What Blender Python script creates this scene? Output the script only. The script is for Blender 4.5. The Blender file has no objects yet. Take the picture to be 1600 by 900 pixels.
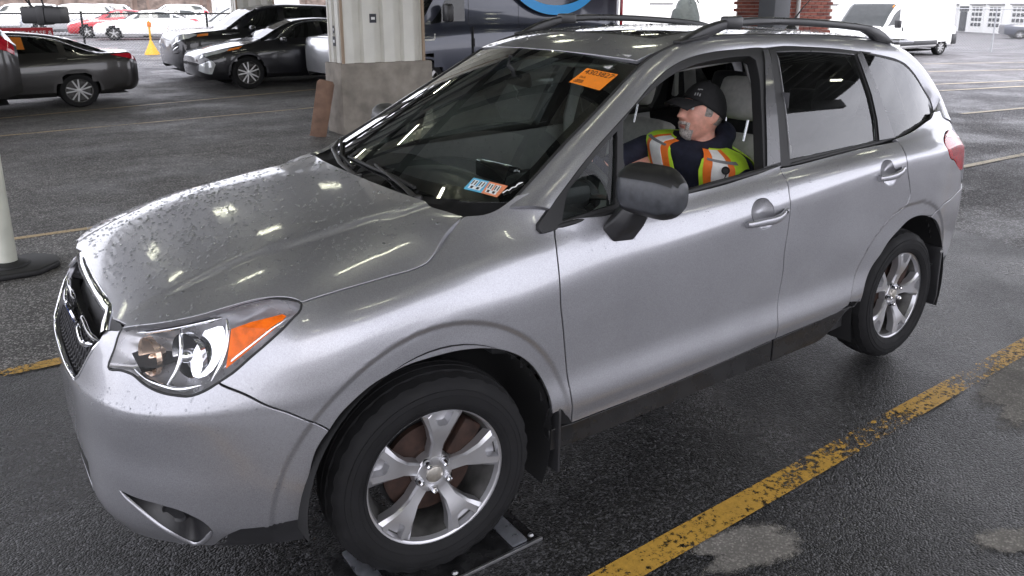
import bpy, bmesh, math, random
import numpy as np
from mathutils import Vector, Matrix
from mathutils.geometry import delaunay_2d_cdt
random.seed(7); rng = np.random.default_rng(7)
scene = bpy.context.scene
COL = scene.collection
R = math.radians

# ---------------------------------------------------------------- camera
cam_data = bpy.data.cameras.new('camera'); cam = bpy.data.objects.new('camera', cam_data); COL.objects.link(cam)
def _cam():
    yaw, pitch, roll = 0.63936, 0.24579, 0.0052
    cy, sy, cp, sp = math.cos(yaw), math.sin(yaw), math.cos(pitch), math.sin(pitch)
    fwd = Vector((sy*cp, cy*cp, -sp)); right = Vector((cy, -sy, 0)); up = right.cross(fwd)
    cr, sr = math.cos(roll), math.sin(roll)
    r2 = cr*right+sr*up; u2 = -sr*right+cr*up
    m = Matrix((r2, u2, -fwd)).transposed().to_4x4(); m.translation = Vector((-1.0172, -2.7379, 1.7517))
    cam.matrix_world = m
_cam()
cam_data.sensor_width = 36; cam_data.sensor_fit = 'HORIZONTAL'; cam_data.lens = 1208.26/1600*36
cam_data.shift_x = -42.592/1600; cam_data.shift_y = -137.0/1600
cam_data.clip_start = .05; cam_data.clip_end = 2000
scene.camera = cam

# ---------------------------------------------------------------- sky, sun, exposure
SUN_EL, SUN_AZ = R(48), R(200)
world = bpy.data.worlds.new('World'); scene.world = world; world.use_nodes = True
def _world():
    nt = world.node_tree; n = nt.nodes; l = nt.links; n.clear()
    out = n.new('ShaderNodeOutputWorld'); bg = n.new('ShaderNodeBackground'); sky = n.new('ShaderNodeTexSky')
    sky.sky_type = 'NISHITA'; sky.sun_disc = False; sky.sun_elevation = SUN_EL; sky.sun_rotation = SUN_AZ
    sky.air_density = 1.0; sky.dust_density = 4.0; sky.ozone_density = 1.0
    # overcast: cloud layer whitens the clear sky, with soft grey patches
    tc = n.new('ShaderNodeTexCoord'); mp = n.new('ShaderNodeMapping'); mp.inputs['Scale'].default_value = (1, 1, 2.6)
    ns = n.new('ShaderNodeTexNoise'); ns.inputs['Scale'].default_value = 3.2; ns.inputs['Detail'].default_value = 6; ns.inputs['Roughness'].default_value = .55
    rmp = n.new('ShaderNodeValToRGB'); rmp.color_ramp.elements[0].position = .30; rmp.color_ramp.elements[1].position = .72
    rmp.color_ramp.elements[0].color = (6.75, 6.75, 7.5, 1); rmp.color_ramp.elements[1].color = (11.4, 11.4, 12.4, 1)
    mix = n.new('ShaderNodeMix'); mix.data_type = 'RGBA'; mix.inputs[0].default_value = .88
    l.new(tc.outputs['Generated'], mp.inputs[0]); l.new(mp.outputs[0], ns.inputs['Vector']); l.new(ns.outputs['Fac'], rmp.inputs[0])
    l.new(sky.outputs[0], mix.inputs[6]); l.new(rmp.outputs[0], mix.inputs[7]); l.new(mix.outputs[2], bg.inputs['Color'])
    bg.inputs['Strength'].default_value = .12
    l.new(bg.outputs[0], out.inputs[0])
_world()
sun_data = bpy.data.lights.new('sun', 'SUN'); sun_data.energy = .9; sun_data.angle = R(25); sun_data.color = (1, .97, .93)
sun = bpy.data.objects.new('sun', sun_data); COL.objects.link(sun)
sun.rotation_euler = (R(90)-SUN_EL, 0, math.pi-SUN_AZ)
scene.view_settings.view_transform = 'Standard'; scene.view_settings.look = 'None'
scene.view_settings.exposure = 1.45; scene.view_settings.gamma = 1
scene.view_settings.use_curve_mapping = False
scene.cycles.max_bounces = 10; scene.cycles.transparent_max_bounces = 24; scene.cycles.use_denoising = True
scene.cycles.caustics_reflective = False; scene.cycles.caustics_refractive = False
scene.cycles.sample_clamp_indirect = 6
# ---------------------------------------------------------------- materials
MATS = {}
def _nodes(name):
    m = bpy.data.materials.new(name); m.use_nodes = True
    nt = m.node_tree; return m, nt, nt.nodes, nt.links, nt.nodes['Principled BSDF']
def setp(p, **k):
    names = {'color': 'Base Color', 'rough': 'Roughness', 'metal': 'Metallic', 'spec': 'Specular IOR Level', 'coat': 'Coat Weight',
             'coatr': 'Coat Roughness', 'trans': 'Transmission Weight', 'ior': 'IOR', 'alpha': 'Alpha', 'sheen': 'Sheen Weight'}
    for a, v in k.items():
        if a == 'color' and len(v) == 3: v = (*v, 1)
        p.inputs[names[a]].default_value = v
def mat(name, color=(.5, .5, .5), rough=.5, metal=0, noise=0, nscale=30, bump=0, bscale=200, coat=0, coatr=.05, spec=.5, nrough=0, emit=None, estr=0, dist=.002, **kw):
    """principled with colour/roughness variation from object-space noise and a fine bump"""
    if name in MATS: return MATS[name]
    m, nt, n, l, p = _nodes(name)
    setp(p, color=color, rough=rough, metal=metal, coat=coat, coatr=coatr, spec=spec)
    tc = n.new('ShaderNodeTexCoord')
    if noise or nrough:
        ns = n.new('ShaderNodeTexNoise'); ns.inputs['Scale'].default_value = nscale; ns.inputs['Detail'].default_value = 6
        l.new(tc.outputs['Object'], ns.inputs['Vector'])
        if noise:
            mr = n.new('ShaderNodeMapRange'); mr.inputs[1].default_value = .3; mr.inputs[2].default_value = .7
            mr.inputs[3].default_value = 1-noise; mr.inputs[4].default_value = 1+noise
            mx = n.new('ShaderNodeMix'); mx.data_type = 'RGBA'; mx.blend_type = 'MULTIPLY'; mx.inputs[0].default_value = 1
            mx.inputs[6].default_value = (*color, 1); l.new(ns.outputs['Fac'], mr.inputs[0]); l.new(mr.outputs[0], mx.inputs[7]); l.new(mx.outputs[2], p.inputs['Base Color'])
        if nrough:
            mr = n.new('ShaderNodeMapRange'); mr.inputs[1].default_value = .3; mr.inputs[2].default_value = .7
            mr.inputs[3].default_value = max(0, rough-nrough); mr.inputs[4].default_value = min(1, rough+nrough)
            l.new(ns.outputs['Fac'], mr.inputs[0]); l.new(mr.outputs[0], p.inputs['Roughness'])
    if bump:
        nb = n.new('ShaderNodeTexNoise'); nb.inputs['Scale'].default_value = bscale; nb.inputs['Detail'].default_value = 4
        l.new(tc.outputs['Object'], nb.inputs['Vector'])
        b = n.new('ShaderNodeBump'); b.inputs['Strength'].default_value = bump; b.inputs['Distance'].default_value = dist
        l.new(nb.outputs['Fac'], b.inputs['Height']); l.new(b.outputs[0], p.inputs['Normal'])
    if emit:
        p.inputs['Emission Color'].default_value = (*emit, 1); p.inputs['Emission Strength'].default_value = estr
    MATS[name] = m; return m
def paint(name, color, metal=.7, rough=.32, flake=.25, coatr=.03):
    """car paint: metallic base with flakes and orange-peel under a clear coat, faint dirt film"""
    if name in MATS: return MATS[name]
    m, nt, n, l, p = _nodes(name)
    setp(p, color=color, rough=rough, metal=metal, coat=1, coatr=coatr)
    tc = n.new('ShaderNodeTexCoord')
    vo = n.new('ShaderNodeTexVoronoi'); vo.inputs['Scale'].default_value = 900; l.new(tc.outputs['Object'], vo.inputs['Vector'])
    mr = n.new('ShaderNodeMapRange'); mr.inputs[3].default_value = 1-flake; mr.inputs[4].default_value = 1+flake
    sp = n.new('ShaderNodeSeparateColor'); l.new(vo.outputs['Color'], sp.inputs[0]); l.new(sp.outputs[0], mr.inputs[0])
    ns = n.new('ShaderNodeTexNoise'); ns.inputs['Scale'].default_value = 3.5; ns.inputs['Detail'].default_value = 8; l.new(tc.outputs['Object'], ns.inputs['Vector'])
    mr2 = n.new('ShaderNodeMapRange'); mr2.inputs[1].default_value = .35; mr2.inputs[2].default_value = .7; mr2.inputs[3].default_value = .93; mr2.inputs[4].default_value = 1.04
    l.new(ns.outputs['Fac'], mr2.inputs[0])
    mm = n.new('ShaderNodeMath'); mm.operation = 'MULTIPLY'; l.new(mr.outputs[0], mm.inputs[0]); l.new(mr2.outputs[0], mm.inputs[1])
    mx = n.new('ShaderNodeMix'); mx.data_type = 'RGBA'; mx.blend_type = 'MULTIPLY'; mx.inputs[0].default_value = 1
    mx.inputs[6].default_value = (*color, 1); l.new(mm.outputs[0], mx.inputs[7]); l.new(mx.outputs[2], p.inputs['Base Color'])
    mr3 = n.new('ShaderNodeMapRange'); mr3.inputs[1].default_value = .4; mr3.inputs[2].default_value = .75; mr3.inputs[3].default_value = coatr; mr3.inputs[4].default_value = coatr+.025
    l.new(ns.outputs['Fac'], mr3.inputs[0]); l.new(mr3.outputs[0], p.inputs['Coat Roughness'])
    op = n.new('ShaderNodeTexNoise'); op.inputs['Scale'].default_value = 220; op.inputs['Detail'].default_value = 1; l.new(tc.outputs['Object'], op.inputs['Vector'])
    b = n.new('ShaderNodeBump'); b.inputs['Strength'].default_value = .05; b.inputs['Distance'].default_value = .001
    l.new(op.outputs['Fac'], b.inputs['Height']); l.new(b.outputs[0], p.inputs['Coat Normal'])
    MATS[name] = m; return m
def glass(name, tint=(.75, .85, .80), rough=0.0, refl=1.0, ior=1.5, dirt_white=.03):
    """thin sheet of glass: fresnel reflection over a tinted see-through layer with a little film"""
    if name in MATS: return MATS[name]
    m, nt, n, l, p = _nodes(name); n.remove(p); out = n['Material Output']
    fr = n.new('ShaderNodeFresnel'); fr.inputs['IOR'].default_value = ior
    mu = n.new('ShaderNodeMath'); mu.operation = 'MULTIPLY'; mu.inputs[1].default_value = refl; mu.use_clamp = True; l.new(fr.outputs[0], mu.inputs[0])
    tr = n.new('ShaderNodeBsdfTransparent'); tr.inputs[0].default_value = (*tint, 1)
    gl = n.new('ShaderNodeBsdfGlossy'); gl.inputs['Roughness'].default_value = rough
    df = n.new('ShaderNodeBsdfDiffuse'); df.inputs[0].default_value = (.5, .52, .5, 1)
    tc = n.new('ShaderNodeTexCoord'); ns = n.new('ShaderNodeTexNoise'); ns.inputs['Scale'].default_value = 6; ns.inputs['Detail'].default_value = 8
    l.new(tc.outputs['Object'], ns.inputs['Vector'])
    mr = n.new('ShaderNodeMapRange'); mr.inputs[1].default_value = .35; mr.inputs[2].default_value = .8; mr.inputs[3].default_value = dirt_white*.3; mr.inputs[4].default_value = dirt_white*2
    l.new(ns.outputs['Fac'], mr.inputs[0])
    m0 = n.new('ShaderNodeMixShader'); l.new(mr.outputs[0], m0.inputs[0]); l.new(tr.outputs[0], m0.inputs[1]); l.new(df.outputs[0], m0.inputs[2])
    m1 = n.new('ShaderNodeMixShader'); l.new(mu.outputs[0], m1.inputs[0]); l.new(m0.outputs[0], m1.inputs[1]); l.new(gl.outputs[0], m1.inputs[2])
    l.new(m1.outputs[0], out.inputs[0])
    MATS[name] = m; return m

# ---------------------------------------------------------------- objects
def tag(o, label=None, cat=None, group=None, kind=None):
    if label: o['label'] = label
    if cat: o['category'] = cat
    if group: o['group'] = group
    if kind: o['kind'] = kind
    return o
def empty(name, loc=(0, 0, 0), rz=0, parent=None):
    o = bpy.data.objects.new(name, None); COL.objects.link(o); o.location = loc; o.rotation_euler = (0, 0, rz); o.parent = parent
    o.empty_display_size = .2
    return o
def mobj(name, verts, faces, material, parent=None, smooth=False, normals=None, loc=None):
    me = bpy.data.meshes.new(name)
    me.from_pydata([tuple(map(float, v)) for v in verts], [], [tuple(map(int, f)) for f in faces])
    me.update()
    if smooth or normals is not None: me.shade_smooth()
    if normals is not None:
        me.normals_split_custom_set_from_vertices([tuple(map(float, v)) for v in normals])
    if material is not None: me.materials.append(material)
    o = bpy.data.objects.new(name, me); COL.objects.link(o); o.parent = parent
    if loc is not None: o.location = loc
    return o
def bm_obj(name, bm, material, parent=None, smooth=False, angle=None, loc=None):
    me = bpy.data.meshes.new(name); bm.normal_update(); bm.to_mesh(me); bm.free()
    if smooth: me.shade_smooth()
    if angle is not None: me.shade_smooth(); me.set_sharp_from_angle(angle=R(angle))
    if material is not None: me.materials.append(material)
    o = bpy.data.objects.new(name, me); COL.objects.link(o); o.parent = parent
    if loc is not None: o.location = loc
    return o
def share(o, parent, loc=None, rot=None, name=None):
    c = o.copy(); COL.objects.link(c); c.parent = parent
    if loc is not None: c.location = loc
    if rot is not None: c.rotation_euler = rot
    if name: c.name = name
    return c
def add_box(bm, c, s, rot=None, bevel=0, seg=2):
    r = bmesh.ops.create_cube(bm, size=1)
    M = Matrix.Translation(c) @ (rot.to_4x4() if rot is not None else Matrix()) @ Matrix.Diagonal((s[0], s[1], s[2], 1))
    bmesh.ops.transform(bm, matrix=M, verts=r['verts'])
    if bevel:
        es = {e for v in r['verts'] for e in v.link_edges}
        bmesh.ops.bevel(bm, geom=list(es), offset=bevel, segments=seg, profile=.5, affect='EDGES')
def box(name, c, s, material, parent=None, bevel=0, rot=None, seg=2):
    bm = bmesh.new(); add_box(bm, (0, 0, 0), s, None, bevel, seg)
    o = bm_obj(name, bm, material, parent, angle=35 if bevel else None); o.location = c
    if rot is not None: o.rotation_euler = rot
    return o
def add_tube(bm, pts, r, n=10, cap=True, flat=1.0, up=Vector((0, 0, 1))):
    pts = [Vector(p) for p in pts]; rs = r if hasattr(r, '__len__') else [r]*len(pts); rings = []
    for i, p in enumerate(pts):
        t = (pts[min(i+1, len(pts)-1)]-pts[max(i-1, 0)]).normalized()
        a = t.cross(up)
        if a.length < 1e-4: a = t.cross(Vector((1, 0, 0)))
        a.normalize(); b = a.cross(t)
        rings.append([bm.verts.new(p+a*(math.cos(q)*rs[i])+b*(math.sin(q)*rs[i]*flat)) for q in [2*math.pi*k/n for k in range(n)]])
    for i in range(len(rings)-1):
        for k in range(n): bm.faces.new((rings[i][k], rings[i][(k+1) % n], rings[i+1][(k+1) % n], rings[i+1][k]))
    if cap: bm.faces.new(rings[0][::-1]); bm.faces.new(rings[-1])
def tube(name, pts, r, material, parent=None, n=10, flat=1.0, up=Vector((0, 0, 1))):
    bm = bmesh.new(); add_tube(bm, pts, r, n, True, flat, up); bmesh.ops.recalc_face_normals(bm, faces=bm.faces)
    return bm_obj(name, bm, material, parent, angle=50)
def add_lathe(bm, prof, n=48, axis='Y'):
    """profile (radius, along-axis) revolved about the y axis"""
    rings = []
    for r, h in prof:
        ring = []
        for k in range(n):
            a = 2*math.pi*k/n
            if axis == 'Y': ring.append(bm.verts.new((r*math.cos(a), h, r*math.sin(a))))
            else: ring.append(bm.verts.new((r*math.cos(a), r*math.sin(a), h)))
        rings.append(ring)
    for i in range(len(rings)-1):
        for k in range(n): bm.faces.new((rings[i][k], rings[i+1][k], rings[i+1][(k+1) % n], rings[i][(k+1) % n]))
    return rings
def lathe(name, prof, material, parent=None, n=48, axis='Y', angle=35, cap=False):
    bm = bmesh.new(); rings = add_lathe(bm, prof, n, axis)
    if cap:
        for rg in (rings[0], rings[-1]):
            bm.faces.new(rg)
    bmesh.ops.recalc_face_normals(bm, faces=bm.faces)
    return bm_obj(name, bm, material, parent, angle=angle)
def prism(name, poly, d0, d1, material, parent=None, plane='XZ', bevel=0, seg=2, angle=35):
    """2-D outline extruded along the third axis from d0 to d1"""
    bm = bmesh.new()
    def P(a, b, d): return {'XZ': (a, d, b), 'XY': (a, b, d), 'YZ': (d, a, b)}[plane]
    lo = [bm.verts.new(P(a, b, d0)) for a, b in poly]; hi = [bm.verts.new(P(a, b, d1)) for a, b in poly]; n = len(poly)
    bm.faces.new(lo); bm.faces.new(hi[::-1])
    for i in range(n): bm.faces.new((lo[i], hi[i], hi[(i+1) % n], lo[(i+1) % n]))
    bmesh.ops.recalc_face_normals(bm, faces=bm.faces)
    if bevel: bmesh.ops.bevel(bm, geom=list(bm.edges), offset=bevel, segments=seg, profile=.5, affect='EDGES')
    return bm_obj(name, bm, material, parent, angle=angle)
def text_mesh(s, size=1.0, extrude=0.0, align='CENTER', spacing=1.0):
    cu = bpy.data.curves.new('lettering', 'FONT'); cu.body = s; cu.size = size; cu.extrude = extrude; cu.align_x = align; cu.align_y = 'CENTER'
    cu.space_character = spacing; cu.resolution_u = 3
    o = bpy.data.objects.new('lettering', cu); COL.objects.link(o)
    dg = bpy.context.evaluated_depsgraph_get(); dg.update()
    me = bpy.data.meshes.new_from_object(o.evaluated_get(dg)); bpy.data.objects.remove(o); bpy.data.curves.remove(cu)
    return me
def text_obj(name, s, size, material, parent, matrix, extrude=.0005, align='CENTER', spacing=1.0):
    me = text_mesh(s, size, extrude, align, spacing); me.materials.append(material)
    o = bpy.data.objects.new(name, me); COL.objects.link(o); o.parent = parent; o.matrix_local = matrix
    return o
def frame_matrix(o, ex, ey):
    ex = Vector(ex).normalized(); ez = ex.cross(Vector(ey)).normalized(); ey = ez.cross(ex)
    m = Matrix((ex, ey, ez)).transposed().to_4x4(); m.translation = Vector(o); return m
def subsurf_obj(o, lv=2):
    md = o.modifiers.new('smooth', 'SUBSURF'); md.levels = lv; md.render_levels = lv; return o
SILVER = paint('silver_paint', (.375, .376, .402), metal=.70, rough=.35, flake=.22)
BLACKP = mat('black_plastic', (.022, .022, .024), rough=.42, noise=.25, nscale=9, bump=.25, bscale=900, dist=.0006, nrough=.1)
GLOSSB = mat('gloss_black', (.008, .008, .009), rough=.08, coat=1)
RUBBER = mat('rubber_seal', (.012, .012, .013), rough=.6)
DARKIN = mat('dark_cavity', (.010, .010, .011), rough=.8)
CHROME = mat('chrome', (.78, .79, .82), rough=.07, metal=1, nrough=.04, nscale=12)
SATIN = mat('satin_pillar', (.055, .055, .06), rough=.30, coat=.3, noise=.15, nscale=5, nrough=.08)
WSGLASS = glass('windshield_glass', (.78, .88, .84), refl=2.6, dirt_white=.008)
SIDEGL = glass('privacy_glass', (.62, .64, .62), refl=1.6, dirt_white=.012)
QLGL = glass('door_glass', (.78, .86, .83), refl=.6, dirt_white=.01)
FRIT = mat('frit_black', (.006, .006, .007), rough=.25)
TYRE = mat('tyre_rubber', (.010, .010, .011), rough=.78, spec=.25, noise=.35, nscale=14, bump=.3, bscale=260, dist=.001, nrough=.15)
ALLOY = mat('alloy', (.50, .50, .52), rough=.33, metal=.75, noise=.06, nscale=22, coat=.6, coatr=.08)
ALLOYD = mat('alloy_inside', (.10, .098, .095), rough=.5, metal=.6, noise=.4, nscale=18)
SILLM = mat('sill_plastic', (.013, .013, .014), rough=.28, noise=.3, nscale=9, nrough=.1)
RUST = mat('rusty_iron', (.035, .018, .013), rough=.75, metal=.3, noise=.5, nscale=30)
STEEL = mat('steel', (.35, .35, .36), rough=.35, metal=.9, noise=.2, nscale=20)
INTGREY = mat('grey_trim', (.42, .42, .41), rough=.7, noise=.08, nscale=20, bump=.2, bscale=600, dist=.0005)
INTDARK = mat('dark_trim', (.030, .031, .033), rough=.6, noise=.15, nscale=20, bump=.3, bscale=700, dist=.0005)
SEATF = mat('seat_fabric', (.46, .45, .43), rough=.9, noise=.12, nscale=35, bump=.35, bscale=900, dist=.0006)
SEATD = mat('seat_dark_fabric', (.055, .055, .06), rough=.9, noise=.15, nscale=30, bump=.3, bscale=900, dist=.0006)
# ---------------------------------------------------------------- car surfaces
# car frame: x rearward from the front axle, y to the car's right (near side is y<0), z up
import numpy as np

def hermite1(kn, V, t, clampc2=False):
    """C1 non-uniform Catmull-Rom along axis 0 of V, at params t"""
    kn = np.asarray(kn, float); V = np.asarray(V, float); n = len(kn)
    d = (V[1:]-V[:-1])/(kn[1:]-kn[:-1]).reshape((-1,)+(1,)*(V.ndim-1))
    m = np.empty_like(V)
    h = kn[1:]-kn[:-1]
    m[0] = d[0]; m[-1] = d[-1]
    for i in range(1, n-1):
        m[i] = (d[i-1]*h[i]+d[i]*h[i-1])/(h[i-1]+h[i])
    t = np.clip(np.asarray(t, float), kn[0], kn[-1])
    k = np.clip(np.searchsorted(kn, t, side='right')-1, 0, n-2)
    s = (t-kn[k])/h[k]
    sh = (-1,)+(1,)*(V.ndim-1)
    s = s.reshape(sh); hh = h[k].reshape(sh)
    h00 = 2*s**3-3*s**2+1; h10 = s**3-2*s**2+s; h01 = -2*s**3+3*s**2; h11 = s**3-s**2
    return h00*V[k]+h10*hh*m[k]+h01*V[k+1]+h11*hh*m[k+1]

def natural(kn, V, t):
    """C2 natural cubic spline along axis 0"""
    kn = np.asarray(kn, float); V = np.asarray(V, float); n = len(kn)
    h = kn[1:]-kn[:-1]
    A = np.zeros((n, n)); B = np.zeros((n,)+V.shape[1:])
    A[0, 0] = 1; A[-1, -1] = 1
    sh = (1,)*(V.ndim-1)
    for i in range(1, n-1):
        A[i, i-1] = h[i-1]; A[i, i] = 2*(h[i-1]+h[i]); A[i, i+1] = h[i]
        B[i] = 6*((V[i+1]-V[i])/h[i]-(V[i]-V[i-1])/h[i-1])
    M = np.linalg.solve(A, B.reshape(n, -1)).reshape(B.shape)
    t = np.clip(np.asarray(t, float), kn[0], kn[-1])
    k = np.clip(np.searchsorted(kn, t, side='right')-1, 0, n-2)
    hs = h[k].reshape((-1,)+sh); a = (kn[k+1]-t).reshape((-1,)+sh)/hs; b = 1-a
    return a*V[k]+b*V[k+1]+((a**3-a)*M[k]+(b**3-b)*M[k+1])*hs**2/6

# --- lower body: stations around the plan (front centre .. rear centre), rows bottom .. hood edge / belt
# columns per row: x, Y(half width), z
FX = {  # front stations 0..6
 'a': ([-.83,-.825,-.79,-.69,-.585,-.475,-.36],[0,.22,.41,.545,.645,.735,.80],[.215,.215,.215,.215,.22,.235,.25]),
 'b': ([-.875,-.871,-.840,-.745,-.635,-.505,-.36],[0,.22,.42,.565,.675,.765,.83],[.31,.31,.31,.31,.315,.325,.34]),
 'c': ([-.885,-.880,-.850,-.77,-.66,-.52,-.36],[0,.22,.42,.57,.687,.783,.848],[.43]*7),
 'd': ([-.886,-.881,-.851,-.775,-.668,-.528,-.36],[0,.22,.42,.57,.69,.79,.858],[.54]*7),
 'e': ([-.887,-.882,-.855,-.785,-.675,-.532,-.36],[0,.22,.42,.57,.692,.793,.861],[.61,.61,.61,.61,.61,.615,.62]),
 'f': ([-.886,-.881,-.855,-.79,-.680,-.532,-.36],[0,.22,.42,.57,.695,.794,.862],[.675,.675,.675,.675,.68,.685,.69]),
 'g': ([-.872,-.867,-.842,-.776,-.664,-.522,-.36],[0,.22,.42,.565,.69,.790,.860],[.715,.715,.715,.718,.73,.745,.76]),
 'h': ([-.850,-.845,-.817,-.745,-.635,-.503,-.36],[0,.22,.42,.56,.675,.775,.850],[.775,.775,.775,.785,.80,.82,.835]),
 'i': ([-.815,-.81,-.782,-.71,-.600,-.480,-.36],[0,.22,.415,.55,.66,.745,.815],[.845,.845,.845,.855,.875,.895,.91]),
 'j': ([-.768,-.763,-.735,-.67,-.562,-.46,-.358],[0,.22,.40,.53,.640,.705,.757],[.905,.905,.905,.915,.938,.953,.966]),
}
FX['k'] = ([-.70,-.695,-.665,-.60,-.50,-.42,-.355],[0,.20,.35,.47,.57,.63,.68],[.935,.935,.935,.94,.958,.972,.985])
SX = [0., .28, .50, 1.1, 1.65, 2.2, 2.64, 2.95, 3.18]       # side stations 7..15
SD = {
 'a': ([.81,.845,.866,.870,.870,.866,.84,.81,.78],[.255,.26,.264,.264,.264,.266,.27,.275,.29]),
 'b': ([.845,.862,.868,.870,.870,.870,.862,.842,.80],[.345,.35,.355,.355,.355,.355,.36,.37,.375]),
 'c': ([.858,.876,.884,.886,.887,.887,.874,.855,.812],[.43,.43,.43,.43,.43,.43,.435,.44,.445]),
 'd': ([.866,.870,.872,.872,.873,.876,.876,.862,.822],[.545,.545,.55,.55,.55,.55,.55,.555,.56]),
 'e': ([.868,.871,.874,.875,.877,.881,.880,.868,.829],[.65]*9),
 'f': ([.867,.873,.879,.882,.885,.888,.884,.871,.830],[.765,.765,.765,.78,.79,.80,.80,.80,.80]),
 'g': ([.862,.871,.880,.887,.892,.893,.886,.868,.825],[.86,.87,.882,.932,.975,1.018,1.035,1.035,1.03]),
 'h': ([.845,.856,.871,.878,.8835,.8845,.8775,.857,.813],[.915,.918,.925,.968,1.010,1.052,1.069,1.070,1.065]),
 'i': ([.805,.825,.846,.855,.860,.858,.842,.808,.762],[.968,.985,.990,1.022,1.057,1.092,1.108,1.116,1.115]),
 'j': ([.745,.775,.815,.818,.818,.812,.793,.760,.718],[1.002,1.035,1.045,1.075,1.105,1.128,1.147,1.164,1.170]),
 'k': ([.66,.685,.760,.782,.778,.765,.738,.700,.66],[1.03,1.125,1.172,1.19,1.21,1.235,1.25,1.265,1.27]),
}
RX = {  # rear stations 16..18 (corner, half, centre)
 'a': ([3.355,3.425,3.445],[.70,.45,0],[.33,.34,.34]),
 'b': ([3.395,3.475,3.495],[.715,.46,0],[.38,.385,.385]),
 'c': ([3.415,3.505,3.525],[.72,.465,0],[.45,.45,.45]),
 'd': ([3.430,3.520,3.540],[.728,.47,0],[.56,.56,.56]),
 'e': ([3.435,3.525,3.545],[.733,.475,0],[.65]*3),
 'f': ([3.420,3.495,3.510],[.738,.475,0],[.80]*3),
 'g': ([3.395,3.465,3.480],[.730,.475,0],[1.01]*3),
 'h': ([3.380,3.455,3.470],[.715,.47,0],[1.035]*3),
 'i': ([3.360,3.440,3.455],[.685,.46,0],[1.10]*3),
 'j': ([3.340,3.420,3.435],[.650,.45,0],[1.17]*3),
 'k': ([3.300,3.380,3.395],[.61,.43,0],[1.27]*3),
}
ROWS = 'abcdefghijk'
LT = np.zeros((19, 11, 3))
for _j, _r in enumerate(ROWS):
    LT[:7, _j, 0], LT[:7, _j, 1], LT[:7, _j, 2] = FX[_r]
    LT[7:16, _j, 0] = SX; LT[7:16, _j, 1], LT[7:16, _j, 2] = SD[_r]
    LT[16:, _j, 0], LT[16:, _j, 1], LT[16:, _j, 2] = RX[_r]
# knots: u = arc length of row e, v = row index scaled by mean height
_e = LT[:, 4, :2]
LU = np.concatenate([[0], np.cumsum(np.linalg.norm(np.diff(_e, axis=0), axis=1))])
LV = np.array([.24,.335,.43,.55,.63,.73,.84,.90,.975,1.04,1.13])
# mirror two stations past the centre line so the nose stays smooth
_mt = LT[1:3][::-1].copy(); _mt[..., 1] *= -1
_mr = LT[16:18][::-1].copy(); _mr[..., 1] *= -1
LTX = np.concatenate([_mt, LT, _mr]); LUX = np.concatenate([-LU[1:3][::-1], LU, 2*LU[-1]-LU[16:18][::-1]])

def smooth01(t):
    t = np.clip(t, 0, 1); return t*t*(3-2*t)

def flare(x, z):
    """outward swelling of the wheel-arch lips"""
    out = np.zeros_like(x)
    for cx, cz, r0, amp in ((0.005, .34, .505, -.0085), (2.66, .33, .505, -.0085)):
        r = np.hypot(x-cx, z-cz)
        out += amp*smooth01((r0-r)/.022)*smooth01((z-.20)/.12)
    return out

def L_raw(u, v):
    u = np.asarray(u, float); v = np.asarray(v, float)
    cols = natural(LUX, LTX, u)               # (n,10,3)
    # v interpolation per sample (C1)
    kn = LV; n = len(kn); h = kn[1:]-kn[:-1]
    d = (cols[:, 1:]-cols[:, :-1])/h[None, :, None]
    m = np.empty_like(cols); m[:, 0] = d[:, 0]; m[:, -1] = d[:, -1]
    m[:, 1:-1] = (d[:, :-1]*h[None, 1:, None]+d[:, 1:]*h[None, :-1, None])/(h[:-1]+h[1:])[None, :, None]
    vv = np.clip(v, kn[0], kn[-1]); k = np.clip(np.searchsorted(kn, vv, side='right')-1, 0, n-2)
    s = ((vv-kn[k])/h[k])[:, None]; hh = h[k][:, None]; a = np.arange(len(u))
    P = (2*s**3-3*s**2+1)*cols[a, k]+(s**3-2*s**2+s)*hh*m[a, k]+(-2*s**3+3*s**2)*cols[a, k+1]+(s**3-s**2)*hh*m[a, k+1]
    return P
def L_chart(u, v):
    u = np.asarray(u, float); sg = np.where(u < 0, -1., 1.)
    P = L_raw(np.abs(u), v)
    f = flare(P[:, 0], P[:, 2])
    P[:, 1] = -(P[:, 1]+f)*sg                  # near side for u>0
    return P

# --- greenhouse side  Y = G(x,z)
GXK = [.1, .45, 1.1, 1.7, 2.3, 2.75, 3.1, 3.4]
GYB = [.80, .805, .810, .808, .798, .775, .728, .66]           # half width at z=1.08
def G_chart(x, z):
    x = np.asarray(x, float); z = np.asarray(z, float)
    yb = natural(GXK, np.array(GYB), x)
    dz = z-1.08
    y = yb-.335*dz-.12*dz*dz*np.sign(dz)
    y = y-1.9*np.clip(z-1.53, 0, None)**2*2.2*1.0
    return np.stack([x, -y, z], 1)

# --- hood  z = T(x,y)
HXK = [-.82, -.76, -.70, -.55, -.36, -.1, .0, .06, .15, .35]
HZC = [.866, .905, .938, .992, 1.040, 1.084, 1.097, 1.103, 1.110, 1.122]        # centre height
HZE = [.845, .858, .873, .915, .964, .984, .992, 1.010, 1.058, 1.118]          # height at |y| = .765
def H_chart(x, y):
    x = np.asarray(x, float); ay = np.abs(np.asarray(y, float))
    zc = natural(HXK, np.array(HZC), x); ze = hermite1(HXK, np.array(HZE), x)
    q = ay/.765
    z = zc+(ze-zc)*(.18*q**2+.82*q**5)
    yc = .50+.06*x                                            # crease either side of the raised centre
    w = smooth01((x+.80)/.30)
    z = z+.015*w*smooth01((yc-ay)/.030+.5)
    return np.stack([x, np.asarray(y, float), z], 1)

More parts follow.
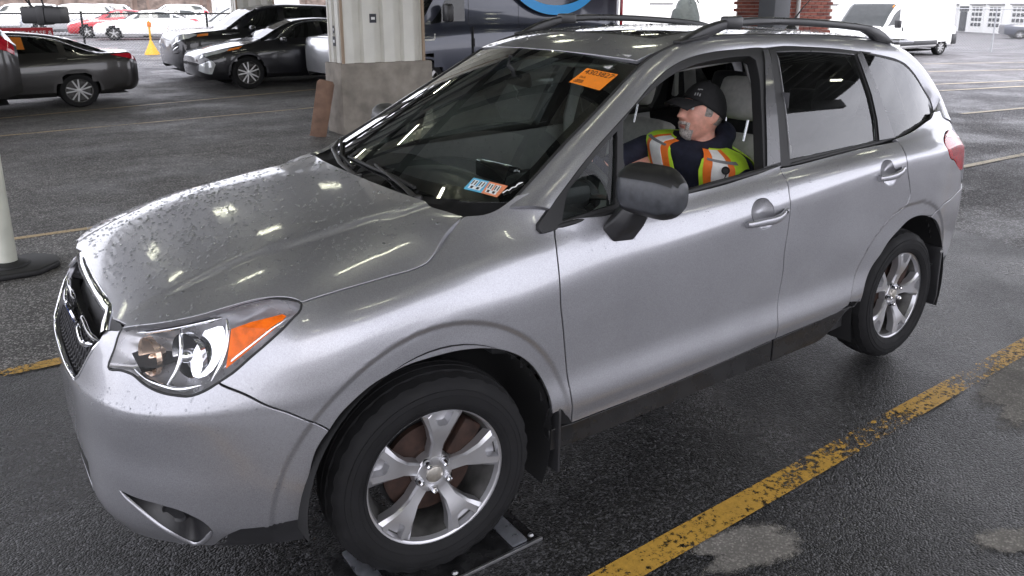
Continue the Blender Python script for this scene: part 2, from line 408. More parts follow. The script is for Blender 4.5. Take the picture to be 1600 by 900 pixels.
# --- roof
RXK = [.9, 1.0, 1.1, 1.3, 1.63, 2.04, 2.42, 2.70, 2.93, 3.10, 3.22]
RZC = [1.538, 1.573, 1.602, 1.640, 1.668, 1.664, 1.650, 1.630, 1.604, 1.567, 1.530]
RDR = [.048, .044, .038, .029, .027, .030, .029, .030, .030, .032, .035]      # drop at |y| = .55
def R_chart(x, y):
    x = np.asarray(x, float); y = np.asarray(y, float)
    z = natural(RXK, np.array(RZC), x)-natural(RXK, np.array(RDR), x)*(np.abs(y)/.55)**2.4
    return np.stack([x, y, z], 1)

# --- windshield: s 0 (base) .. 1 (top), y
def W_chart(s, y):
    s = np.asarray(s, float); y = np.asarray(y, float)
    q = np.abs(y)/.72
    xb = .19+.185*q**2; zb = 1.077+.053*q**2
    qt = np.abs(y)/.56
    xt = 1.0+.068*qt**2; zt = 1.572-.032*qt**2.2
    x = xb+(xt-xb)*s; z = zb+(zt-zb)*s+.022*s*(1-s)
    return np.stack([x, y, z], 1)
# outlines of the body panels, in the parameters of the surfaces above
CU = {
 'hoodcut': [(1.1170,1.0354),(1.2047,1.0379),(1.2878,1.0340),(1.3734,1.0269),(1.4735,1.0202),(1.5064,1.0260),(1.5437,1.0514),(1.5989,1.0946),(1.6427,1.1138),(1.6847,1.1241)],
 'fendcowl': [(1.6852,1.1250),(1.6935,1.1227),(1.7427,1.1100),(1.7861,1.1107),(1.8269,1.1197),(1.8615,1.1300)],
 'apjoint': [(1.8983,1.1300),(1.9214,1.1187),(1.9571,1.0943)],
 'sail': [(1.8988,1.0349),(1.8941,1.0452),(1.8958,1.0517),(1.9241,1.0726),(1.9705,1.0980),(2.0171,1.1262)],
 'fendoor': [(1.9481,1.0369),(1.9320,0.9583),(1.9263,0.9045),(1.9262,0.7732),(1.9415,0.6835),(1.9666,0.5257),(1.9911,0.3263)],
 'fendbot': [(1.9910,0.3268),(1.9405,0.4141),(1.9005,0.4106)],
 'doorbot': [(1.9953,0.3246),(2.3204,0.3240),(2.6639,0.3310),(2.9460,0.3432),(3.1043,0.3482),(3.3332,0.3601),(3.5879,0.3787),(3.7673,0.3738)],
 'sillbot': [(2.0047,0.2761),(2.1126,0.2571),(2.4592,0.2559),(2.7823,0.2518),(3.1051,0.2553),(3.3522,0.2682),(3.5244,0.2964),(3.7806,0.3450)],
 'doorline': [(3.1224,1.0433),(3.1204,0.9909),(3.1070,0.8917),(3.1117,0.7884),(3.1084,0.7012),(3.1157,0.6588),(3.1116,0.5854),(3.1089,0.5621),(3.1010,0.4808),(3.1093,0.3522)],
 'rdoor': [(4.0417,1.0236),(4.0092,0.9366),(4.0025,0.8747),(4.0184,0.8166),(4.0507,0.7882),(4.0747,0.7627)],
 'archf': [(1.0583,0.3238),(1.0654,0.4198),(1.0776,0.4953),(1.1026,0.5761),(1.1363,0.6197),(1.1790,0.6743),(1.2518,0.7192),(1.3527,0.7234),(1.4587,0.7077),(1.5689,0.6958),(1.6370,0.6857),(1.7133,0.6647),(1.7935,0.6227),(1.8524,0.5658),(1.8883,0.4929),(1.9005,0.4106)],
 'archr': [(3.7634,0.3744),(3.7741,0.4631),(3.8521,0.5646),(3.8859,0.5844),(3.9447,0.6294),(4.0245,0.6634),(4.1088,0.6900),(4.2039,0.6961),(4.3149,0.6840),(4.4419,0.6430),(4.5458,0.5699),(4.6034,0.4696)],
 'bfcut': [(0.8471,0.8705),(0.9273,0.8398),(1.0280,0.7417),(1.1364,0.6203)],
 'bumplow': [(0.1573,0.3391),(0.2611,0.3625),(0.4387,0.3752),(0.5329,0.3522),(0.6287,0.2400),(0.7059,0.2400),(0.7996,0.3115),(0.8499,0.3333),(1.0559,0.3308)],
 'fog': [(0.4920,0.4164),(0.5585,0.3752),(0.6099,0.3213),(0.6431,0.2555),(0.7181,0.2946),(0.7588,0.3336),(0.7531,0.3534),(0.7032,0.3877),(0.6289,0.4034),(0.5382,0.4104)],
 'hl': [(0.4627,0.9029),(0.4613,0.9540),(0.4501,0.9996),(0.5234,1.0128),(0.5971,1.0251),(0.7031,1.0372),(0.7889,1.0517),(0.8991,1.0693),(1.0219,1.0696),(1.0862,1.0498),(1.1140,1.0323),(1.1059,1.0203),(1.0666,1.0020),(0.9907,0.9653),(0.9230,0.9254),(0.8677,0.8897),(0.8358,0.8760),(0.8009,0.8622),(0.7646,0.8541),(0.7243,0.8568),(0.6674,0.8655),(0.6155,0.8797),(0.5660,0.8970),(0.5244,0.9022)],
 'amber': [(0.8315,0.9976),(0.9023,1.0092),(1.0296,1.0207),(1.0444,1.0142),(0.9416,0.9649),(0.8802,0.9257),(0.8425,0.9020),(0.8387,0.9468)],
 'hoodfront': [(-0.4576,1.0520),(-0.2095,1.0592),(-0.0692,1.0526),(0.1157,1.0441),(0.2869,1.0356),(0.3204,1.0324),(0.3719,0.9833),(0.4498,1.0030),(0.5956,1.0273),(0.7013,1.0403),(0.7856,1.0575),(0.8957,1.0770),(1.0230,1.0776),(1.0888,1.0565),(1.1176,1.0345)],
 'belt': [(1.8988,1.0349),(1.9534,1.0397),(2.1783,1.0465),(2.5643,1.0428),(2.7598,1.0381),(2.9658,1.0436),(3.1293,1.0456),(3.1241,1.0417),(3.1804,1.0411),(3.4726,1.0397),(3.7458,1.0378),(4.0412,1.0362)],
 'tail': [(4.5440,0.9723),(4.7351,0.9824),(4.7934,0.9434),(4.7750,0.8334),(4.7598,0.7814),(4.7146,0.7778),(4.5749,0.8067),(4.4575,0.8380),(4.4339,0.9119)],
 'rbcut': [(4.3554,0.6805),(4.4534,0.7062),(4.5909,0.7136),(4.7063,0.7234)],
 'rbbot': [(4.6715,0.3801),(4.8353,0.4236)],
 'qwbot': [(4.0180,1.0371),(4.2141,1.0452),(4.4027,1.0623),(4.5121,1.0729),(4.5600,1.0884)],
 'grille_bot': [(0.2923,0.8167)],
 'handlef': [(2.8266,0.8307),(3.0691,0.8201),(3.0052,0.8803),(2.8824,0.8550)],
 'handler': [(3.7463,0.8282),(3.9614,0.8313),(3.8979,0.8645),(3.7867,0.8498)],
 'crease': [(1.9392,0.8522),(2.1343,0.8617),(2.4615,0.8530),(2.8152,0.8492),(3.1118,0.8665),(3.4993,0.8470),(4.0000,0.8778)],
 'rdoorarc': [(4.0452,0.7414),(3.9208,0.7200),(3.8107,0.6750),(3.7223,0.6050),(3.6620,0.5049),(3.6367,0.3924)],
 'archr_full': [(3.7031,0.4018),(3.7219,0.4806),(3.7526,0.5436),(3.7942,0.5933),(3.8454,0.6321),(3.9047,0.6621),(3.9703,0.6834),(4.0400,0.6960),(4.1118,0.7002),(4.1835,0.6962),(4.2530,0.6839),(4.3184,0.6626),(4.3781,0.6322),(4.4301,0.5912),(4.4725,0.5372),(4.5033,0.4702),(4.5214,0.3818),(4.5259,0.2951)],
}
CG = {
 'trim': [(0.5523,1.1713),(0.6336,1.2280),(0.7549,1.3033),(0.8521,1.3588),(0.9341,1.4059),(1.0434,1.4717),(1.1420,1.5195),(1.2399,1.5503),(1.3281,1.5664),(1.4377,1.5774),(1.6026,1.5834),(1.7727,1.5838),(1.7220,1.5900),(1.9093,1.5882),(2.0837,1.5809),(2.2679,1.5702),(2.4398,1.5544),(2.5912,1.5371),(2.7324,1.5180),(2.8428,1.4992),(2.9399,1.4694),(3.0265,1.4102),(3.0934,1.3366),(3.1653,1.2538),(3.1611,1.2119),(3.1172,1.1915),(3.0002,1.1752),(2.8075,1.1469),(2.6062,1.1297)],
 'sail': [(0.4184,1.0415),(0.4110,1.0533),(0.4116,1.0612),(0.4401,1.0889),(0.4913,1.1274),(0.5454,1.1720)],
 'belt': [(0.4184,1.0426),(0.4781,1.0452),(0.7173,1.0560),(1.0984,1.0744),(1.2960,1.0846),(1.5083,1.0959),(1.6790,1.1053),(1.6746,1.1013),(1.7336,1.1030),(2.0373,1.1120),(2.3215,1.1204),(2.6315,1.1298)],
 'gapline': [(1.7982,1.5796),(1.7533,1.4486),(1.7152,1.2784),(1.6751,1.1068)],
 'opening': [(0.7688,1.1436),(0.8277,1.2329),(0.8650,1.3531),(0.9311,1.3972),(1.0133,1.4369),(1.0975,1.4738),(1.2030,1.5094),(1.3075,1.5313),(1.4672,1.5476),(1.5878,1.5530),(1.6536,1.5522),(1.6793,1.5349),(1.6757,1.4868),(1.6359,1.3521),(1.5957,1.2198),(1.5657,1.1165),(1.4588,1.1108),(1.3023,1.1034),(1.1025,1.0906),(0.8957,1.1199)],
 'qlight': [(0.5109,1.0661),(0.5663,1.1602),(0.6161,1.1913),(0.7351,1.2699),(0.8241,1.3228),(0.7952,1.2314),(0.7450,1.0872),(0.6176,1.0770)],
 'bpill': [(1.7458,1.5707),(1.7818,1.5717),(1.7442,1.4280),(1.7117,1.2779),(1.6712,1.1251),(1.5808,1.1188),(1.6568,1.3507)],
 'rglass': [(1.8371,1.5648),(1.9833,1.5634),(2.1860,1.5545),(2.3463,1.5424),(2.4419,1.5331),(2.4559,1.4585),(2.4714,1.3448),(2.4677,1.2323),(2.4407,1.1422),(2.1008,1.1354),(1.7498,1.1305),(1.7925,1.3423),(1.8195,1.4809)],
 'cdiv': [(2.4470,1.5354),(2.4925,1.5466),(2.5289,1.4299),(2.5661,1.2751),(2.5981,1.1363),(2.4518,1.1387),(2.4738,1.2318),(2.4775,1.3445)],
 'qglass': [(2.5068,1.5423),(2.6480,1.5197),(2.7790,1.4977),(2.8919,1.4749),(2.9705,1.4372),(3.0302,1.3893),(3.0985,1.3153),(3.1513,1.2515),(3.1459,1.2204),(3.1030,1.2034),(2.9083,1.1773),(2.7347,1.1573),(2.6062,1.1451),(2.5859,1.2608),(2.5500,1.3970)],
}
CH = {
 'hoodcut': [(-0.3554,-0.7650),(-0.2821,-0.7668),(-0.1992,-0.7653),(-0.1067,-0.7637),(0.0019,-0.7640),(0.0337,-0.7634),(0.0679,-0.7485),(0.1190,-0.7172),(0.1657,-0.6950),(0.2172,-0.6721)],
 'cowl': [(0.2586,0.7615),(0.1620,0.4559),(0.1280,0.2821),(0.1103,0.0922),(0.1175,-0.0842),(0.1022,-0.2499),(0.0938,-0.3094),(0.1090,-0.4164),(0.1261,-0.5030),(0.1682,-0.5735),(0.1939,-0.6365),(0.2166,-0.6667)],
 'hoodfront': [(-0.7208,0.3744),(-0.7483,0.2185),(-0.7567,0.0863),(-0.7626,-0.1052),(-0.7616,-0.2883),(-0.7610,-0.3262),(-0.7953,-0.4386),(-0.7617,-0.4941),(-0.6811,-0.5879),(-0.6015,-0.6382),(-0.5327,-0.6600),(-0.4626,-0.6819),(-0.4058,-0.7111),(-0.3725,-0.7393),(-0.3551,-0.7661)],
}
CW = {
 'apinner': [(0.0073,-0.7157),(0.1860,-0.6870),(0.3842,-0.6555),(0.5784,-0.6303),(0.7817,-0.6033),(0.9838,-0.5737)],
 'wtop': [(0.9900,0.7675),(1.0047,0.2335),(0.9999,-0.0280),(0.9997,-0.2611),(0.9977,-0.4366),(0.9888,-0.5704)],
 'farap': [(0.0216,0.6077),(0.1156,0.7485),(0.4118,0.8000),(1.0200,0.8000),(1.0200,0.8000)],
 'sticker': [(0.7966,-0.3868),(0.9075,-0.3892),(0.9009,-0.5408),(0.7730,-0.5465)],
 'insp': [(0.0726,-0.4857),(0.1411,-0.4738),(0.1027,-0.6385),(0.0289,-0.6479)],
 'inspmid': [(0.1260,-0.5514),(0.0536,-0.5721)],
 'mirror': [(0.8182,-0.0443),(0.8292,-0.1678),(0.7607,-0.2288),(0.7222,-0.1719)],
 'glassbot': [(0.0721,0.5263),(0.1198,-0.0580),(0.0796,-0.3460),(0.0295,-0.5599)],
}
# ---------------------------------------------------------------- panels cut out of the car's surfaces
def resample(pts, step=.02, smooth=True, closed=False):
    p = np.asarray(pts, float)
    if closed: p = np.vstack([p, p[:1]])
    d = np.linalg.norm(np.diff(p, axis=0), axis=1); keep = np.r_[True, d > 1e-6]; p = p[keep]; d = d[d > 1e-6]
    t = np.r_[0, np.cumsum(d)]; n = max(2, int(math.ceil(t[-1]/step))+1); q = np.linspace(0, t[-1], n)
    if len(p) < 3 or not smooth:
        q = np.unique(np.r_[q, t]) if not smooth else q
        r = np.stack([np.interp(q, t, p[:, k]) for k in range(p.shape[1])], 1)
    elif closed:
        m = len(p)-1; w = min(4, m-1)
        tt = np.r_[t[-1-w:-1]-t[-1], t, t[1:1+w]+t[-1]]; pp = np.vstack([p[-1-w:-1], p, p[1:1+w]])
        r = hermite1(tt, pp, q)
    else:
        r = hermite1(t, p, q)
    return r[:-1] if closed else r
def outline(*segs, step=.02):
    out = []
    for s in segs:
        sm = True
        if isinstance(s, tuple) and len(s) == 2 and s[1] == 'straight': s, sm = s[0], False
        r = resample(s, step, sm) if len(s) > 1 else np.asarray(s, float)
        for q in r:
            if not out or np.hypot(*(np.array(out[-1])-q)) > .15*step: out.append(tuple(q))
    while np.hypot(*(np.array(out[-1])-np.array(out[0]))) < .15*step: out.pop()
    return np.array(out)
def rev(c): return list(c)[::-1]
def inpoly(px, py, poly):
    x, y = poly[:, 0], poly[:, 1]; x2, y2 = np.roll(x, -1), np.roll(y, -1); inside = np.zeros(len(px), bool)
    for i in range(len(poly)):
        c = ((y[i] > py) != (y2[i] > py)); 
        if not c.any(): continue
        xi = (x2[i]-x[i])*(py-y[i])/((y2[i]-y[i]) or 1e-12)+x[i]
        inside ^= c & (px < xi)
    return inside
def area(p): return .5*np.sum(p[:, 0]*np.roll(p[:, 1], -1)-np.roll(p[:, 0], -1)*p[:, 1])
CARC = np.array([1.3, 0, .75])
def frame3(chart, uv, lim=None):
    h = 2e-4; u, v = uv[:, 0], uv[:, 1]
    P = chart(u, v)
    Pu = chart(u+h, v)-chart(u-h, v); Pv = chart(u, v+h)-chart(u, v-h)
    Pu /= 2*h; Pv /= 2*h
    bad = np.linalg.norm(Pv, axis=1) < 1e-3
    if bad.any():
        a = (chart(u, v-.004)-P)/-.004; b = (chart(u, v+.004)-P)/.004
        Pv[bad] = np.where((np.linalg.norm(a, axis=1) > np.linalg.norm(b, axis=1))[:, None], a, b)[bad]
    N = np.cross(Pu, Pv); N /= np.maximum(np.linalg.norm(N, axis=1), 1e-9)[:, None]
    s = np.sign(np.sum(N*(P-CARC), axis=1)); 
    N *= (1 if np.median(s) >= 0 else -1)
    return P, Pu, Pv, N
def panel(name, chart, outer, material, parent, holes=(), grid=.03, inset=.002, flange=.016, off=0., mirror=False, edge_r=.0025, fine=None):
    """sheet trimmed by outline(s) in the chart's parameters; rolled edges with a flange, so neighbours leave a real gap"""
    loops = [np.asarray(outer)]+[np.asarray(h) for h in holes]
    loops[0] = loops[0] if area(loops[0]) > 0 else loops[0][::-1]
    for i in range(1, len(loops)):
        loops[i] = loops[i] if area(loops[i]) < 0 else loops[i][::-1]
    lo, hi = loops[0].min(0), loops[0].max(0)
    gu = np.arange(lo[0]+grid*.5, hi[0], grid); gv = np.arange(lo[1]+grid*.5, hi[1], grid)
    U, V = np.meshgrid(gu, gv); U = U.ravel(); V = V.ravel()
    G = np.full(len(U), grid)
    if fine:                                            # denser points where the surface bends quickly
        fg = grid*.30; U2, V2 = np.meshgrid(np.arange(lo[0]+fg*.5, hi[0], fg), np.arange(lo[1]+fg*.5, hi[1], fg)); U2 = U2.ravel(); V2 = V2.ravel()
        k1 = fine(chart(U, V)); k2 = fine(chart(U2, V2))
        U = np.r_[U[~k1], U2[k2]]; V = np.r_[V[~k1], V2[k2]]; G = np.r_[G[~k1], np.full(int(k2.sum()), fg)]
    ok = inpoly(U, V, loops[0])
    for h in loops[1:]: ok &= ~inpoly(U, V, h)
    U, V, G = U[ok], V[ok], G[ok]
    B = np.vstack(loops)
    if len(U):
        dmin = np.full(len(U), 9.)
        for b in B: dmin = np.minimum(dmin, np.hypot(U-b[0], V-b[1]))
        k = dmin > G*.45; U, V = U[k], V[k]
    pts = np.vstack([B, np.stack([U, V], 1)]) if len(U) else B
    edges = []; s = 0
    for lp in loops:
        n = len(lp); edges += [(s+i, s+(i+1) % n) for i in range(n)]; s += n
    r = delaunay_2d_cdt([Vector((float(a), float(b))) for a, b in pts], edges, [], 0, 1e-7)
    vo = np.array([(v.x, v.y) for v in r[0]]); tri = np.array([f for f in r[2]]); orig = r[3]
    cen = vo[tri].mean(1); ok = inpoly(cen[:, 0], cen[:, 1], loops[0])
    for h in loops[1:]: ok &= ~inpoly(cen[:, 0], cen[:, 1], h)
    tri = tri[ok]
    P, Pu, Pv, N = frame3(chart, vo)
    P = P+N*off
    # triangle orientation: outward
    t0 = tri[0]; fn = np.cross(P[tri[:, 1]]-P[tri[:, 0]], P[tri[:, 2]]-P[tri[:, 0]]); flip = np.sum(fn*N[tri[:, 0]], axis=1) < 0
    tri[flip] = tri[flip][:, ::-1]
    omap = {}
    for i, lst in enumerate(orig):
        for q in lst: omap[q] = i
    verts = [tuple(p) for p in P]; norms = [tuple(q) for q in N]; faces = [tuple(t) for t in tri]; s = 0
    for lp in loops:
        n = len(lp); idx = [omap[s+i] for i in range(n)]; s += n
        d2 = np.roll(lp, -1, 0)-np.roll(lp, 1, 0)
        t3 = Pu[idx]*d2[:, :1]+Pv[idx]*d2[:, 1:]; t3 /= np.maximum(np.linalg.norm(t3, axis=1), 1e-9)[:, None]
        inw = np.cross(N[idx], t3); ref = Pu[idx]*(-d2[:, 1:])+Pv[idx]*d2[:, :1]
        inw *= np.sign(np.sum(inw*ref, axis=1))[:, None]
        base = P[idx]+inw*(inset+edge_r)
        for i, k in enumerate(idx): verts[k] = tuple(base[i])
        r1 = len(verts); A = P[idx]+inw*(inset+edge_r*.3)-N[idx]*edge_r*.3; verts += [tuple(p) for p in A]; q = N[idx]-inw; q /= np.linalg.norm(q, axis=1)[:, None]; norms += [tuple(p) for p in q]
        r2 = len(verts); A = P[idx]+inw*inset-N[idx]*edge_r*1.2; verts += [tuple(p) for p in A]; norms += [tuple(p) for p in -inw]
        r3 = len(verts); A = P[idx]+inw*(inset+.001)-N[idx]*flange; verts += [tuple(p) for p in A]; norms += [tuple(p) for p in -inw]
        for i in range(n):
            j = (i+1) % n
            for a0, a1, b0, b1 in ((idx[i], idx[j], r1+i, r1+j), (r1+i, r1+j, r2+i, r2+j), (r2+i, r2+j, r3+i, r3+j)):
                faces.append((a0, b0, b1, a1))
    va = np.array(verts); na = np.array(norms)
    faces = [f if np.dot(np.cross(va[f[1]]-va[f[0]], va[f[2]]-va[f[0]]), na[list(f)].sum(0)) >= 0 else f[::-1] for f in faces]
    out = [mobj(name, verts, faces, material, parent, normals=norms)]
    if mirror:
        vm = [(a, -b, c) for a, b, c in verts]; nm = [(a, -b, c) for a, b, c in norms]
        out.append(mobj(name, vm, [f[::-1] for f in faces], material, mirror if not isinstance(mirror, bool) else parent, normals=nm))
    return out if mirror else out[0]
def sheet(name, chart, outer, material, parent, holes=(), grid=.04, off=0., mirror=False):
    return panel(name, chart, outer, material, parent, holes, grid, inset=0., flange=.002, off=off, mirror=mirror, edge_r=.0008)

def near_arch(P):
    r1 = np.hypot(P[:, 0]-.005, P[:, 2]-.34); r2 = np.hypot(P[:, 0]-2.66, P[:, 2]-.33)
    return (np.abs(r1-.492) < .034) | (np.abs(r2-.492) < .034)
def near_crease(P):
    return near_arch(P)
# ---------------------------------------------------------------- ground
def asphalt(name, dark, light, wet, agg=95., relief=.8, seed=0., speck=.5, dry=.85, bdist=.005):
    """rolled asphalt: stones of mixed tone in relief, damp patches that turn glossy, oil-dark stains"""
    m, nt, n, l, p = _nodes(name); MATS[name] = m
    tc = n.new('ShaderNodeTexCoord'); mp = n.new('ShaderNodeMapping'); mp.inputs['Location'].default_value = (seed, seed*.7, 0); l.new(tc.outputs['Object'], mp.inputs[0]); V = mp.outputs[0]
    def noise(s, d=5, r=.55, sc=None):
        t = n.new('ShaderNodeTexNoise'); t.inputs['Scale'].default_value = s; t.inputs['Detail'].default_value = d; t.inputs['Roughness'].default_value = r; q = V
        if sc: mm = n.new('ShaderNodeMapping'); mm.inputs['Scale'].default_value = sc; l.new(V, mm.inputs[0]); q = mm.outputs[0]
        l.new(q, t.inputs['Vector']); return t.outputs['Fac']
    def rng_(x, a, b, c, d):
        t = n.new('ShaderNodeMapRange'); t.inputs[1].default_value = a; t.inputs[2].default_value = b; t.inputs[3].default_value = c; t.inputs[4].default_value = d; l.new(x, t.inputs[0]); return t.outputs[0]
    def math2(op, a, b):
        t = n.new('ShaderNodeMath'); t.operation = op
        for i, q in enumerate((a, b)):
            if isinstance(q, float): t.inputs[i].default_value = q
            else: l.new(q, t.inputs[i])
        return t.outputs[0]
    vo = n.new('ShaderNodeTexVoronoi'); vo.inputs['Scale'].default_value = agg; l.new(V, vo.inputs['Vector'])
    vc = n.new('ShaderNodeSeparateColor'); l.new(vo.outputs['Color'], vc.inputs[0])
    big = noise(.55, 6, .6, (.45, 1.7, 1)); mid = noise(5., 6, .6)
    pw = math2('POWER', vc.outputs[0], 4.0); st = math2('ADD', math2('MULTIPLY', pw, 4.5*speck), max(.1, 1.-.55*speck))
    tone = math2('MULTIPLY', st, rng_(mid, .3, .7, .75, 1.25)); 
    mix = n.new('ShaderNodeMix'); mix.data_type = 'RGBA'; mix.inputs[6].default_value = (*dark, 1); mix.inputs[7].default_value = (*light, 1); l.new(rng_(big, .38, .66, 0, 1), mix.inputs[0])
    mul = n.new('ShaderNodeMix'); mul.data_type = 'RGBA'; mul.blend_type = 'MULTIPLY'; mul.inputs[0].default_value = 1; l.new(mix.outputs[2], mul.inputs[6]); l.new(tone, mul.inputs[7]); l.new(mul.outputs[2], p.inputs['Base Color'])
    w = rng_(noise(.9, 5, .6), .40, .62, 0, 1)
    l.new(rng_(w, 0, 1, dry, wet), p.inputs['Roughness']); p.inputs['Specular IOR Level'].default_value = .5
    h = math2('ADD', math2('ADD', math2('MULTIPLY', vo.outputs['Distance'], -1.0), math2('MULTIPLY', vc.outputs[1], .45)), math2('MULTIPLY', mid, .25))
    b = n.new('ShaderNodeBump'); b.inputs['Strength'].default_value = relief; b.inputs['Distance'].default_value = bdist; l.new(h, b.inputs['Height']); l.new(b.outputs[0], p.inputs['Normal'])
    return m
AS1 = asphalt('wet_asphalt', (.0085, .0085, .009), (.015, .015, .016), .24, agg=135, relief=.9, speck=1.7, dry=.45, bdist=.005)
AS2 = asphalt('worn_asphalt', (.070, .068, .066), (.118, .114, .110), .55, agg=120, relief=.5, seed=3.1, speck=.8, dry=.85)
AS3 = asphalt('yard_asphalt', (.066, .064, .068), (.098, .094, .098), .42, agg=90, relief=.8, seed=9.3, speck=1.0, dry=.75)
AS4 = asphalt('patch_asphalt', (.15, .142, .13), (.20, .19, .175), .8, agg=170, relief=.25, seed=5.5, speck=.22, dry=.95)
def slab(name, poly, z, m, thick=0.):
    o = mobj(name, [(a, b, z) for a, b in poly], [tuple(range(len(poly)))], m); tag(o, kind='structure'); return o
slab('ground', [(-400, -400), (400, -400), (400, 400), (-400, 400)], -.004, AS3)
slab('near_lane', [(-14, -9), (4.6, -9), (4.9, -2), (5.4, .4), (5.1, 1.58), (-14, 1.62)], 0, AS1)
slab('far_lanes', [(-14, 1.60), (5.3, 1.57), (6.5, 8), (7.0, 17), (-14, 16)], .0015, AS2)
def blob(cx, cy, rx, ry, n=40, seed=0, j=.25, rot=0):
    r = np.random.default_rng(seed); a = np.linspace(0, 2*np.pi, n, endpoint=False); k = 1+j*sum(r.normal()*np.cos(f*a+r.uniform(0, 6))/f for f in range(1, 7))
    x = rx*np.cos(a)*k; y = ry*np.sin(a)*k; return [(cx+x[i]*math.cos(rot)-y[i]*math.sin(rot), cy+x[i]*math.sin(rot)+y[i]*math.cos(rot)) for i in range(n)]
def patch_mat():
    m = AS4.copy(); m.name = 'patch_feathered'; nt = m.node_tree; n = nt.nodes; l = nt.links; p = n['Principled BSDF']
    at = n.new('ShaderNodeAttribute'); at.attribute_name = 'edge'; tc = n.new('ShaderNodeTexCoord'); ns = n.new('ShaderNodeTexNoise'); ns.inputs['Scale'].default_value = 26; ns.inputs['Detail'].default_value = 9; ns.inputs['Roughness'].default_value = .7
    l.new(tc.outputs['Object'], ns.inputs['Vector']); a = n.new('ShaderNodeMath'); a.operation = 'ADD'; l.new(at.outputs['Fac'], a.inputs[0]); l.new(ns.outputs['Fac'], a.inputs[1])
    r = n.new('ShaderNodeMapRange'); r.inputs[1].default_value = .72; r.inputs[2].default_value = .98; r.inputs[4].default_value = .85; l.new(a.outputs[0], r.inputs[0]); l.new(r.outputs[0], p.inputs['Alpha']); return m
PATCHM = patch_mat()
def patch(name, cx, cy, rx, ry, seed, rot):
    b = blob(cx, cy, rx, ry, 60, seed, .34, rot); n = len(b); v = [(x, y, .003) for x, y in b]+[(cx+(x-cx)*.55, cy+(y-cy)*.55, .003) for x, y in b]+[(cx, cy, .003)]
    o = mobj(name, v, [(i, (i+1) % n, n+(i+1) % n, n+i) for i in range(n)]+[(n+i, n+(i+1) % n, 2*n) for i in range(n)], PATCHM); tag(o, kind='structure')
    at = o.data.attributes.new('edge', 'FLOAT', 'POINT'); at.data.foreach_set('value', [0.]*n+[.55]*n+[.9]); return o
for i, (cx, cy, rx, ry, rot) in enumerate(((.86, -1.37, .24, .085, -.3), (2.9, -1.42, .55, .14, .1), (1.70, -1.94, .18, .06, -.4))):
    patch('asphalt_patch', cx, cy, rx*1.25, ry*1.3, 20+i, rot)
# worn painted lines
def linepaint(name, col, wear, seed):
    m, nt, n, l, p = _nodes(name); MATS[name] = m; setp(p, color=col, rough=.55)
    tc = n.new('ShaderNodeTexCoord'); mp = n.new('ShaderNodeMapping'); mp.inputs['Location'].default_value = (seed, 0, 0); l.new(tc.outputs['Object'], mp.inputs[0])
    a = n.new('ShaderNodeTexNoise'); a.inputs['Scale'].default_value = 42; a.inputs['Detail'].default_value = 9; a.inputs['Roughness'].default_value = .78; l.new(mp.outputs[0], a.inputs['Vector'])
    b = n.new('ShaderNodeTexNoise'); b.inputs['Scale'].default_value = 2.2; b.inputs['Detail'].default_value = 7; l.new(mp.outputs[0], b.inputs['Vector'])
    ad = n.new('ShaderNodeMath'); ad.operation = 'ADD'; l.new(a.outputs['Fac'], ad.inputs[0]); ml = n.new('ShaderNodeMath'); ml.operation = 'MULTIPLY'; ml.inputs[1].default_value = .55; l.new(b.outputs['Fac'], ml.inputs[0]); l.new(ml.outputs[0], ad.inputs[1])
    r = n.new('ShaderNodeMapRange'); r.inputs[1].default_value = wear+.0; r.inputs[2].default_value = wear+.06; l.new(ad.outputs[0], r.inputs[0]); l.new(r.outputs[0], p.inputs['Alpha'])
    c = n.new('ShaderNodeMapRange'); c.inputs[1].default_value = .3; c.inputs[2].default_value = .7; c.inputs[3].default_value = .65; c.inputs[4].default_value = 1.15; l.new(a.outputs['Fac'], c.inputs[0])
    mx = n.new('ShaderNodeMix'); mx.data_type = 'RGBA'; mx.blend_type = 'MULTIPLY'; mx.inputs[0].default_value = 1; mx.inputs[6].default_value = (*col, 1); l.new(c.outputs[0], mx.inputs[7]); l.new(mx.outputs[2], p.inputs['Base Color'])
    bp = n.new('ShaderNodeBump'); bp.inputs['Strength'].default_value = .5; bp.inputs['Distance'].default_value = .004; l.new(a.outputs['Fac'], bp.inputs['Height']); l.new(bp.outputs[0], p.inputs['Normal'])
    return m
YEL = linepaint('worn_yellow', (.50, .29, .045), .735, 0.); TAN = linepaint('faded_line', (.48, .35, .18), .68, 4.); PALE = linepaint('pale_line', (.62, .52, .36), .66, 8.)
def line(p, q, w, m, z=.0045):
    p, q = Vector(p), Vector(q); d = (q-p).normalized(); s = Vector((-d.y, d.x))*w/2
    return slab('lane_line', [tuple(p-s), tuple(q-s), tuple(q+s), tuple(p+s)], z, m)
line((-6, -1.195), (9, -1.235), .105, YEL)
line((-6, 1.70), (5.2, 1.45), .09, YEL); line((5.2, 1.45), (12.5, 1.12), .09, PALE)
line((-4, 4.25), (6, 4.15), .075, TAN)
line((-2, 9.85), (6.5, 10.85), .07, TAN); line((-3, 11.4), (6.5, 13.85), .08, TAN)
for a, b in (((24.14, 10.24), (29, 8.3)), ((21.17, 8.55), (26, 6.7)), ((17.52, 6.51), (23, 5.05)), ((16.15, 5.71), (21, 4.6)), ((12.67, 3.56), (17, 2.9))):
    line(a, b, .11, PALE)
